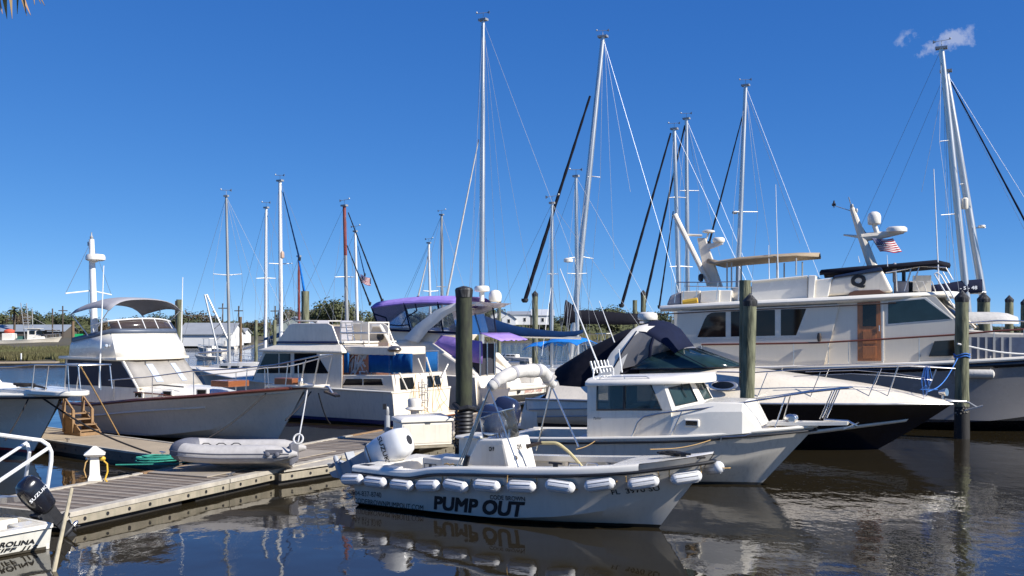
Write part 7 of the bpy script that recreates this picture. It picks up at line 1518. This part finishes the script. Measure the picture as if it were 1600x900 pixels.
# ================================================================ SAILING BOATS
def sailboat(label, top, bot, Y, dpx, L=10.5, ang=149, hullmat=None, mastmat=None, spread=(), furl=(), stays=(), boom=None, cover=None, station=.42, rad=None, name='sailing_boat', dodger=None, group=None, gear=True, bands=None, taper=.8, cabin=True, wind=True, hull=True):
    """mast traced from top and bot (pixels) at depth Y; the hull floats under it"""
    bx, by = bot; foot = P(bx, by, Y); tp = P(top[0], top[1], Y); dirv = (foot - tp); k = (tp.z - 1.0) / max(tp.z - foot.z, .1); base = tp + dirv * k
    a = R(ang); dv = Vector((math.cos(a), math.sin(a), 0)); org = Vector((base.x, base.y, 0)) - dv * (L * (1 - station)); fr = Fr(org.x, org.y, ang)
    o = boat(fr, name, label, 'sailing boat', group); r = dpx / F * Y / 2; lp = lambda px, py, dY=0.0: tuple((lambda w: ((w - fr.o).dot(fr.d), (w - fr.o).dot(fr.n), w.z))(P(px, py, Y + dY)))
    half = [(0, .12 * L * .8), (.4, .155 * L), (.7, .12 * L), (.9, .05 * L), (1, .04)]; hl = Hull(L * .92, L * .08, [(0, 1.0), (.5, .95), (1, 1.25)], half, [(0, .1), (.6, .1), (1, .6)], [(0, .09 * L), (.5, .125 * L), (.8, .07 * L), (1, .02)], keel=-.5, nu=30, nv=6)
    hl.mesh().build('hull', hullmat or M_gel, o, smooth=30); hl.deck(.02, 0, lambda u, t: .06 * (1 - t * t), 0, 1).build('deck', M_nonskid, o); MB().tube(hl.rail(.0, .0), .03, 6).build('toe_rail', M_alud, o)
    if cabin:
        rows = []
        for u, w_, h in ((.30, .26, .30), (.34, .28, .48), (.55, .25, .46), (.68, .17, .30), (.72, .14, .02)): b = w_ * L * .36; z = 1.0; rows.append([(u * L, -b, z), (u * L, -b * .85, z + h), (u * L, 0, z + h + .05), (u * L, b * .85, z + h), (u * L, b, z)])
        MB().loft(rows, cap=True).build('coachroof', M_clean, o, smooth=30)
        for k in range(3):
            for sg in (-1, 1): x = L * (.40 + .08 * k); MB().box(x - .25, x + .25, sg * .096 * L * .93 - .03, sg * .096 * L * .93 + .03, 1.15, 1.30).build('portlight', M_glass, o)
        rl = MB()
        for sg in (-1, 1):
            e = [(x, sg * (hl.halfx(x) - .05), hl.sheerx(x)) for x in np.linspace(.2, L * .95, 8)]
            for p in e: rl.tube([p, (p[0], p[1], p[2] + .6)], .014, 4)
            rl.tube([(p[0], p[1], p[2] + .6) for p in e], .008, 4)
        rl.build('lifelines', M_steel, o)
    mb = MB(); ml = lp(*top); bl = ((base - fr.o).dot(fr.d), (base - fr.o).dot(fr.n), .9)
    if bands:
        t0 = 0.0
        for t1, mt in bands:
            p0 = Vector(ml) * (1 - t0) + Vector(bl) * t0; p1 = Vector(ml) * (1 - t1) + Vector(bl) * t1; MB().tube([p0, p1], [r * (taper + (1 - taper) * t0), r * (taper + (1 - taper) * t1)], 12).build('mast', mt, o); t0 = t1
    else: mb.tube([ml, tuple(Vector(ml) * .6 + Vector(bl) * .4), bl], [r * taper, r, r * 1.02], 12).build('mast', mastmat or M_alu, o)
    hd = MB(); hd.box(ml[0] - r * 1.6, ml[0] + r * 1.6, ml[1] - r, ml[1] + r, ml[2] - .02, ml[2] + .08)
    if wind: hd.tube([(ml[0], ml[1], ml[2] + .05), (ml[0], ml[1], ml[2] + .35)], .012, 4); hd.tube([(ml[0] - .35, ml[1], ml[2] + .33), (ml[0] + .35, ml[1], ml[2] + .38)], .012, 4); hd.ball((ml[0] + .36, ml[1], ml[2] + .42), .05, 6, 4); hd.slab([(ml[0] - .36, ml[1], ml[2] + .25), (ml[0] - .2, ml[1], ml[2] + .33), (ml[0] - .36, ml[1], ml[2] + .42)], (0, .01, 0))
    hd.build('masthead', M_alud, o)
    for (py, x0, x1, dy) in spread:
        c = lp((x0 + x1) / 2, py); xm = bx + (top[0] - bx) * (by - py) / (by - top[1]); m_ = lp(xm, py); MB().tube([lp(x0, py + dy, -.4), m_, lp(x1, py + dy, .4)], [.018 * Y / 50, .03 * Y / 50, .018 * Y / 50], 6).build('spreader', M_alu, o)
    # shrouds to the rails either side, over the spreader tips
    wr = MB(); wrad = .0072 * Y / 45
    for sg in (-1, 1):
        ch = (bl[0] - .15, sg * (hl.halfx(bl[0]) - .05), 1.0)
        if spread:
            for (py, x0, x1, dy) in spread[:1]: tipp = lp(x0 if (sg < 0) == (math.cos(a) > 0) else x1, py + dy, -.4 * 1); wr.tube([ml, tipp, ch], wrad, 4)
        else: wr.tube([ml, ch], wrad, 4)
        wr.tube([tuple(Vector(ml) * .55 + Vector(bl) * .45), (ch[0] + .35, ch[1], 1.0)], wrad, 4)
    for s_ in stays: wr.tube([lp(*s_[0]), lp(*s_[1])], wrad, 4)
    if not furl: wr.tube([ml, (L * .97, 0, 1.3)], wrad, 4)
    wr.tube([ml, (.1, 0, 1.1)], wrad, 4); wr.build('rigging', M_wire, o)
    for (p0, p1, th, mat) in furl:
        A_, B_ = Vector(lp(*p0)), Vector(lp(*p1)); w_ = th / F * Y / 2; n = 24; MB().tube([A_ + (B_ - A_) * (i / n) for i in range(n + 1)], [w_ * (.55 + .5 * i / n + .08 * math.sin(i * 2.3)) for i in range(n + 1)], 8).build('furled_sail', mat, o)
        MB().lathe([(w_ * 1.0, -.1), (w_ * 1.7, 0), (w_ * 1.7, .12)], B_).build('furling_drum', M_black, o)
    if boom:
        (p0, p1) = boom; A_, B_ = lp(*p0), lp(*p1); MB().tube([A_, B_], .07, 8).build('boom', M_alu, o)
    if cover:
        (pts, mat) = cover; rows = []      # pts: (x, y_top, y_bottom)
        for i, (x, y0, y1) in enumerate(pts):
            a_, b_ = Vector(lp(x, y0)), Vector(lp(x, y1)); c = (a_ + b_) / 2; h = (a_ - b_).length / 2; nrm = Vector((-.02, 1, 0)); side_ = Vector((0, 1, 0)) if abs(math.cos(a)) > .4 else Vector((1, 0, 0))
            rows.append([c + Vector((0, 0, h * math.sin(t_))) + side_ * (min(.24, h * .62) * math.cos(t_) * (1 - .3 * math.sin(t_))) * (1 + .12 * math.sin(i * 2.7 + t_ * 3)) for t_ in np.linspace(0, 2 * math.pi, 14, endpoint=False)])
        MB().loft(rows, close_v=True, cap=True).build('sail_cover', mat, o, smooth=70)
    return o, fr, hl, lp
hb = pm('blue_sailboat_hull', (.02, .035, .13), .25, var=.15, coat=.3); hgrey = pm('grey_sailboat_hull', (.42, .42, .43), .35, var=.1, bands=[(.15, (.02, .03, .10)), (.35, (.40, .42, .46))])
M_redmast = pm('red_brown_mast', (.24, .055, .045), .5, var=.25, scale=3)
# left group
sailboat('grey hulled sailing boat with a dull brownish mast behind the white trawler', (353.5, 307), (358.5, 552), 58, 4.6, 9.5, 160, hgrey, M_alud, [(430, 333, 378, -2)], stays=[((356, 312), (425, 540))], boom=((358, 548), (310, 552)))
sailboat('small sailing boat with a bright white mast and dark spreaders', (416, 325), (414.5, 545), 66, 5.0, 9.0, 150, M_gel, M_whitemast, [(434.5, 400, 431, .5)], boom=((414, 536), (380, 546)))
o, fr, hl, lp = sailboat('sailing boat with a tall silver mast carrying an orange topped radar can', (437.5, 283), (439, 520), 62, 6.4, 10, 150, M_gel, M_whitemast, [(412.5, 420, 457, -1)], furl=[((442, 300), (468, 405), 2.6, M_dblue), ((466, 400), (476, 458), 4.0, M_bright)], cover=([(437, 519, 527), (425, 524, 530), (413, 528, 532)], M_dblue))
p = lp(440.5, 398); MB().lathe([(.10, -.22), (.14, -.18), (.14, .10), (.10, .2)], p, n=12).build('radar_can', pm('orange_white_can', (.62, .42, .30), .5), o)
sailboat('ketch mizzen with a short reddish mast behind the olive piling', (467, 401), (467, 525), 68, 4.2, 8, 150, M_gel, M_redmast, wind=False)
sailboat('sailing boat with a red brown topped mast and dark furled jib above the flybridge', (538, 322), (542.5, 525), 60, 6.4, 10.5, 330, M_gel, M_alud, [(432.5, 523, 553, .5)], furl=[((544, 332), (597, 470), 2.8, M_blackcanvas), ((542, 383), (578, 475), 2.6, M_blackcanvas)], bands=[(.30, M_redmast), (1, M_alud)])
sailboat('sailing boat with a slim white mast flying the small flag', (555, 362), (559, 520), 66, 4.2, 9, 330, M_gel, M_whitemast, furl=[((559, 384), (570, 430), 1.8, M_dblue)])
sailboat('distant sailing boat with a thin white mast and raked forestay over the purple canvas', (670, 380), (673, 520), 80, 4.0, 9, 330, M_gel, M_whitemast, [(455.5, 661, 685, -1)], furl=[((669, 400), (653, 465), 2.4, M_ecru)])
sailboat('distant sailing boat with a plain grey mast and a faded red burgee', (690, 336), (690.5, 520), 78, 4.4, 10, 330, M_gel, M_alud, [(448, 682, 697, 0)], stays=[((688, 342), (658, 460))])
# centre: the tallest mast with the blue boom cover
o, fr, hl, lp = sailboat('sailing boat with the tallest silver mast and a long royal blue boom cover', (755, 32), (752.5, 520), 48, 8.6, 12.5, 149, M_gel, M_alu, [], furl=[((748, 218), (697, 470), 3.2, M_ecru)], taper=.62, wind=True, stays=[((757, 50), (800, 500)), ((757, 60), (838, 500)), ((752, 40), (735, 500))], boom=((752, 524), (908, 528)),
    cover=([(751, 492, 517), (765, 496, 521), (785, 503, 523), (805, 509, 525), (830, 513, 527), (855, 516, 528), (880, 518, 528), (900, 517, 525), (911, 515, 520)], M_dblue))
o, fr, hl, lp = sailboat('blue and white sailing boat with bright blue dodger and bimini', (862.5, 318), (862, 520), 50, 5.4, 11.5, 330, pm('white_over_blue_hull', (.70, .69, .66), .3, bands=[(.20, (.02, .03, .1)), (.62, (.66, .65, .62)), (.86, (.02, .04, .16))]), M_alu, [(428, 855, 872, 0)], station=.58, boom=((862, 520), (815, 524)))
def awning(pts, Y, mat, wd, nm):
    rows = []
    for x, y in pts: c = Vector(lp(x, y)); rows.append([(c.x, c.y + wd * t_, c.z - .20 * t_ * t_) for t_ in np.linspace(-1, 1, 9)])
    MB().loft(rows).build(nm, mat, o, solid=.03, smooth=60)
awning([(832, 540), (840, 535), (852, 533.5), (866, 535)], 50, M_bright, 1.0, 'dodger'); awning([(865, 534), (872, 528), (890, 527), (908, 528), (919, 533)], 50, M_bright, 1.2, 'bimini_top')
for a in (835, 855, 870, 885, 902, 915): MB().tube([lp(a, 537), lp(a + (6 if a % 2 else -5), 562)], .025, 5).build('bimini_strut', M_alud, o)
MB().loft([[lp(x, 548) for x in (835, 850, 866)], [lp(x, 537) for x in (838, 852, 866)]]).build('dodger_window', M_vinyl, o); MB().tube([lp(783, 568), lp(812, 568)], .12, 8).build('life_ring_case', M_clean, o)
# raked mast pair in the middle
sailboat('large sailing boat with a raked silver mast and thick black furled genoa', (942, 58), (896.5, 505), 56, 9.4, 13, 155, M_gel, M_alu, [(275, 918, 938, 2), (401, 884, 927, 3)], furl=[((922, 150), (820, 470), 6.4, M_blackcanvas)], taper=.72, stays=[((945, 70), (985, 300)), ((945, 64), (960, 420))],
    cover=([(884, 468, 506), (905, 484, 507), (940, 486, 507), (980, 489, 508), (1000, 490, 506)], M_blackcanvas), boom=((890, 505), (1010, 504)))
o, fr, hl, lp = sailboat('sailing boat with a grey mast and white spreaders before the raked one', (900, 276), (902, 510), 52, 6.2, 10.5, 150, M_gel, M_alu, [(428, 886, 917, -1)])
p = lp(888, 410); MB().lathe([(.12, 0), (.24, .03), (.24, .16), (.16, .22), (0, .22)], p, n=14).build('radar_dome', M_clean, o)
sailboat('sailing boat with twin spreader silver mast and a black furled jib at centre right', (1053.5, 202), (1061, 470), 60, 7.2, 11, 150, M_gel, M_alu, [(308, 1045, 1072, 1), (416, 1046, 1082, 1)], furl=[((1048, 208), (971, 478), 5.0, M_blackcanvas)])
sailboat('sailing boat with the slightly taller silver mast of the close pair', (1072.5, 186), (1074.5, 470), 64, 6.8, 11, 150, M_gel, M_alu, [(298, 1062, 1092, 0)], furl=[((1070, 196), (1006, 480), 4.4, M_blackcanvas), ((1052, 330), (1030, 480), 3.0, M_blackcanvas)], stays=[((1074, 192), (1125, 400))])
o, fr, hl, lp = sailboat('sailing boat with a lone tall silver mast behind the tan bimini', (1165, 134), (1153, 440), 60, 7.8, 12, 150, M_gel, M_alu, [(331, 1146, 1184, 0)], furl=[((1160, 182), (1108, 380), 3.2, M_blackcanvas)], stays=[((1168, 150), (1250, 380)), ((1168, 160), (1205, 400))])
p = lp(1148, 333); MB().lathe([(.10, -.05), (.16, 0), (.12, .12)], p).build('mast_radar', M_alud, o)
# right edge pair
o, fr, hl, lp = sailboat('large sailing boat with leaning silver mast and navy boom cover with white lettering', (1471, 76), (1511, 470), 46, 11.0, 14, 335, M_clean, M_alu, [(219, 1468, 1492, 2), (334, 1470, 1502, 2)], furl=[((1486, 128), (1612, 365), 3.4, M_navy)], taper=.75, stays=[((1478, 110), (1440, 300)), ((1474, 90), (1480, 440)), ((1475, 100), (1485, 440)), ((1484, 125), (1607, 372)), ((1476, 100), (1492, 440))], boom=((1428, 458), (1540, 457)),
    cover=([(1427, 449, 459), (1450, 446, 460), (1480, 442, 461), (1505, 438, 460), (1530, 436, 458), (1535, 436, 457)], M_navy))
lettering('- S - 48', 'lettering', M_inkw, o, quadmap(*[lp(a, b, -.40) for a, b in ((1500, 453), (1527, 452), (1500, 447.5), (1527, 446.5))]), bold=.02)
p = lp(1507.5, 318); MB().lathe([(.12, -.25), (.15, -.2), (.15, .2), (.10, .26)], p, n=12).build('radar_can', M_gel, o)
o, fr, hl, lp = sailboat('sailing boat with the right hand of the two leaning silver masts', (1478, 112), (1541, 490), 47, 11.0, 14, 335, M_clean, M_alu, [(287, 1498, 1512, 1), (356, 1520, 1540, 0)], taper=.8, wind=False)
p = lp(1534, 356); MB().lathe([(.12, 0), (.17, .05), (.15, .12), (0, .14)], p, n=12).build('radar_dome', M_clean, o)

# ================================================================ DISTANT AND HALF HIDDEN BOATS
def small_boat(px, py, Lpx, ang, label, kind='cuddy', hullmat=None, name='motor_boat', cat='boat', h=1.0):
    c = G(px, py); L = Lpx / F * c.y / max(.35, abs(math.cos(R(ang)))); fr = Fr(c.x - math.cos(R(ang)) * L / 2, c.y - math.sin(R(ang)) * L / 2, ang); o = boat(fr, name, label, cat); s = L / 8
    half = [(0, 1.15 * s), (.4, 1.3 * s), (.75, .95 * s), (.92, .4 * s), (1, .05)]; hl = Hull(L * .9, L * .1, [(0, .8 * s * h), (.6, .95 * s * h), (1, 1.3 * s * h)], half, [(0, .1), (.6, .15), (1, .6 * s)], [(0, 1.05 * s), (.6, s), (1, .02)], keel=-.4, nu=24, nv=5)
    hl.mesh().build('hull', hullmat or M_gel, o, smooth=30); hl.deck(.03, 0, lambda u, t: .05 * (1 - t * t), 0, 1).build('deck', M_nonskid, o); MB().tube(hl.rail(), .04, 6).build('gunwale', M_clean if hullmat is None else M_black, o)
    z = .8 * s * h
    if kind in ('cuddy', 'cabin', 'fishing'):
        hh = {'cuddy': .7, 'cabin': 1.5, 'fishing': 1.6}[kind] * s; x0, x1 = (.35, .72) if kind != 'fishing' else (.46, .70); rows = []
        for u, k, w_ in ((x0, 1, .9), (x1 - .10, 1, .85), (x1, .15, .7)): b = w_ * s; rows.append([(u * L, -b, z), (u * L, -b * .92, z + hh * k), (u * L, b * .92, z + hh * k), (u * L, b, z)])
        MB().loft(rows, cap=True).build('cabin', M_clean, o, smooth=20, bevel=.03)
        for sg in (-1, 1):
            for k in range(2): x = L * (x0 + .04 + .12 * k); MB().box(x, x + L * .09, sg * .87 * s - .03, sg * .87 * s + .03, z + hh * .55, z + hh * .85).build('window', M_glass, o)
        MB().slab([(L * (x1 - .08), -.62 * s, z + hh * .85), (L * (x1 - .08), .62 * s, z + hh * .85), (L * (x1 - .02), .6 * s, z + hh * .35), (L * (x1 - .02), -.6 * s, z + hh * .35)], (.06, 0, .05)).build('windscreen', M_glass, o)
        if kind != 'cuddy': MB().box(L * (x0 - .04), L * (x1 - .05), -1.0 * s, 1.0 * s, z + hh, z + hh + .1).build('roof', M_clean, o, bevel=.03)
    if kind == 'fishing':
        rg = MB()
        for sg in (-1, 1): rg.tube([(L * .42, sg * .7 * s, z), (L * .36, sg * 1.0 * s, z + 5.2 * s)], .07, 6)
        rg.tube([(L * .52, 0, z), (L * .50, 0, z + 4.4 * s)], .09, 6)
        for k in range(4): rg.box(L * .42 - .5, L * .42 + .4, -.5, .5, z + 2.0 * s + k * .5, z + 2.12 * s + k * .5)
        rg.tube([(L * .36, -s, z + 4 * s), (L * .95, 0, z + 1.2 * s)], .03, 4); rg.build('rigging', M_alud, o); MB().box(L * .03, L * .22, -.8 * s, .8 * s, z, z + 1.0 * s).build('deck_house', M_clean, o, bevel=.1); MB().ball((L * .12, 0, z + 1.25 * s), (.75 * s, .6 * s, .35 * s)).build('orange_cover', pm('orange_red_cover', (.62, .10, .05), .7), o); MB().box(L * .28, L * .37, -.6 * s, .6 * s, z, z + .6 * s).build('net_heap', pm('net_green', (.04, .12, .10), .9), o)
    if kind == 'console': MB().box(L * .42, L * .52, -.35, .35, z, z + .9).build('console', M_clean, o, bevel=.05); t_ = MB(); [t_.tube([(L * x, y, z), (L * x, y, z + 1.9)], .03, 6) for x in (.36, .56) for y in (-.6, .6)]; t_.build('top_frame', M_alu, o); MB().box(L * .32, L * .6, -.8, .8, z + 1.9, z + 1.98).build('hard_top', M_clean, o)
    if kind == 'cover': 
        rows = []
        for i in range(11): t2 = i / 10; x = L * (.02 + .93 * t2); w_ = hl.halfx(x) + .02; rows.append([(x, w_ * t_, hl.sheerx(x) + .45 * (1 - t_ * t_) * math.sin(math.pi * min(1, t2 * 1.2 + .05)) ** .5) for t_ in np.linspace(-1, 1, 9)])
        MB().loft(rows).build('boat_cover', M_ecru, o, smooth=60)
    rl = MB(); e = [(x, sg * (hl.halfx(x) - .06), hl.sheerx(x)) for sg in (-1,) for x in np.linspace(L * .6, L * .97, 5)]; rl.tube([(p[0], p[1], p[2] + .55 * s) for p in e] + [(p[0], -p[1], p[2] + .55 * s) for p in e[::-1]], .025, 5)
    for p in e:
        for sg in (-1, 1): rl.tube([(p[0], sg * p[1], p[2]), (p[0], sg * p[1], p[2] + .55 * s)], .02, 4)
    rl.build('bow_rail', M_steel, o); return o
small_boat(50, 540.5, 90, 4, 'distant white fishing trawler with orange cover lying against the marsh', 'fishing', name='fishing_trawler', h=.95)
small_boat(330, 551, 50, 152, 'distant white cuddy cabin boat before the warehouse', 'cuddy'); small_boat(352, 545, 36, 165, 'distant white sport fishing boat with a small hard top', 'console'); small_boat(325, 562, 44, 170, 'low white motor boat moored left of the brown mast', 'console')
small_boat(372, 590, 96, 168, 'pale grey cruiser with a tan cover half hidden behind the trawler', 'cover', hullmat=hgrey); small_boat(395, 574, 52, 160, 'small white boat lying beyond the tan covered cruiser', 'cuddy')
small_boat(690, 560, 60, 150, 'white cuddy boat beyond the purple canvas cruiser', 'cuddy'); small_boat(800, 566, 60, 155, 'white sailing day boat lying under the blue boom cover', 'cuddy'); small_boat(985, 556, 80, 150, 'white cruiser lying behind the express cruiser canvas', 'cabin'); small_boat(940, 550, 60, 150, 'white open boat beyond the black sail cover', 'console')
small_boat(560, 552, 54, 150, 'white cabin boat beyond the flybridge cruiser', 'cabin'); small_boat(1040, 552, 60, 330, 'white motor boat moored left of the pilothouse yacht', 'cabin'); small_boat(1600, 546, 80, 170, 'white motor boat far beyond the pilothouse yacht bow', 'cabin')
# aluminium A-frame on a barge boat at left
o = thing('a_frame', 'tall aluminium A frame gantry leaning over the grey covered cruiser', 'gantry', (P(345, 545, 70).x, 70, 0)); q = o.location; mb = MB(); a0, a1, b0, b1 = (P(*p, 70) - q for p in ((320, 460), (340, 545), (323, 460), (356, 530)))
mb.tube([a0, a1], .07, 6).tube([b0, b1], .07, 6)
for t_ in (.45, .65, .85): mb.tube([a0 + (a1 - a0) * t_, b0 + (b1 - b0) * t_], .04, 5)
mb.tube([a1, Vector((a1.x, 0, .2))], .07, 6).tube([b1, Vector((b1.x, 0, .2))], .07, 6); mb.build('frame', M_alu, o)
o = thing('signboard', 'bright green board on posts at the far end of the marsh', 'sign', (P(123, 528, 165).x, 165, .2)); MB().box(-.7, .7, -.05, .05, 1.0, 2.1).build('board', M_green, o); MB().box(-.55, -.45, .05, .12, -.5, 1.6).box(.45, .55, .05, .12, -.5, 1.6).build('posts', M_bark, o)
# utility poles on the far bank
for i, (px, top, Y) in enumerate(((82, 482, 215), (98, 478, 215), (430, 478, 200), (348, 474, 210), (373, 478, 210))):
    p = P(px, top, Y); o = thing('utility_pole', ['wooden utility pole with a long crossarm over the boat shed', 'second wooden utility pole right of the boat shed', 'wooden utility pole beside the sage green house', 'wooden utility pole left of the leafless tree', 'wooden utility pole nearest the white warehouse'][i], 'pole', (p.x, Y, .5)); MB().tube([(0, 0, -.4), (0, 0, p.z - .5)], .14, 6).build('shaft', M_bark, o); MB().box(-1.6 if i == 0 else -.9, 1.6 if i == 0 else .9, -.08, .08, p.z - 1.6 if i else p.z - 5.2, p.z - 1.4 if i else p.z - 5.0).build('crossarm', M_bark, o)

# ================================================================ MOORING LINES
def line(a, b, sag, r, mat, label, name='mooring_line', n=14):
    a, b = Vector(a), Vector(b); o = MB().tube([a + (b - a) * (i / n) - Vector((0, 0, sag * math.sin(math.pi * i / n))) - a for i in range(n + 1)], r, 6).build(name, mat); o.location = a; return tag(o, label, 'rope')
Gw = Gf.world; tb = trawl_hull.rows[-1][-1]
line(Gw((tb[0] - 1.0, -.55, tb[2] - .1)), G(312, 692, .36), .12, .018, M_ropeB, 'black bow line running aft from the trawler pulpit to the dock')
line(Gw((tb[0] + .2, 0, tb[2] - .1)), G(446, 657, .9), .05, .02, M_ropeB, 'short black snubber line under the trawler bow')
line(Gw((tb[0] + .15, -.1, tb[2] - .02)), P(466, 690, 23.0), .02, .017, M_ropeW, 'white rope hanging straight from the trawler bow to the dock')
line(Gw((tb[0] + .4, .1, tb[2] - .15)), P(516, 662, 33.5), .15, .02, M_ropeB, 'black line from the trawler bow towards the flybridge cruiser')
line(P(124, 569, 26.2), G(186, 680, .38), -.02, .018, M_ropeT, 'tan rope running from the yacht bow rail down to the finger dock')
hx = left_hull.rows[-1][-1]
line(Hf.world((hx[0] - .6, -.3, hx[2] - .05)), G(236, 708, .40), .15, .022, M_ropeB, 'long black line from the far left yacht bow to the dock cleat'); line(Hf.world((hx[0] - .8, -.5, hx[2] - .1)), P(8, 688, 25.5), .05, .018, M_ropeB, 'black line running aft along the far left yacht hull')
line(B.world(B.on(930, 689, lambda x: -(cabin_hull.halfx(x) - .05))), A.world(A.on(900, 702, lambda x: pump_hull.halfx(x) - .1)), .03, .008, M_ropeT, 'short tan line between the fishing boat and the pump boat gunwale'); line(B.world(B.on(1112, 687, lambda x: -(cabin_hull.halfx(x) - .05))), A.world(A.on(1016, 702, lambda x: pump_hull.halfx(x) - .1)), .06, .008, M_ropeT, 'long tan bow line between the fishing boat and the pump boat bow')
line(P(1496, 560, 31.8), P(1448, 612, 28.6), .25, .016, M_ropeBl, 'blue rope from the black cruiser bow to the tall piling'); line(P(1496, 537, 31.8), P(1640, 553, 33), .12, .03, M_ropeW, 'white line from the tall piling to the pilothouse yacht')
o = tag(MB().tube([(.23 * math.cos(t_), .23 * math.sin(t_), .03 * math.sin(3 * t_) + .012 * t_) for t_ in np.linspace(0, 12.5, 60)], .02, 6).build('rope_lashing', M_ropeBl), 'blue and white rope lashing round the tall green piling', 'rope'); o.location = P(1503, 560, 32)
o = tag(MB().tube([(.10 * math.cos(t_) , .05 * math.sin(t_) , .10 * math.sin(t_)) for t_ in np.linspace(0, 13, 60)], .022, 6).build('rope_loop', M_ropeW), 'white rope loop tied at the stern of the grey inflatable tender', 'rope'); o.location = P(466, 686, 22.2)
line(P(716, 642, 27), P(1, 1, 1) if False else P(694, 655, 31), .1, .015, M_ropeT, 'thin line from the dark piling to the flybridge cruiser stern')
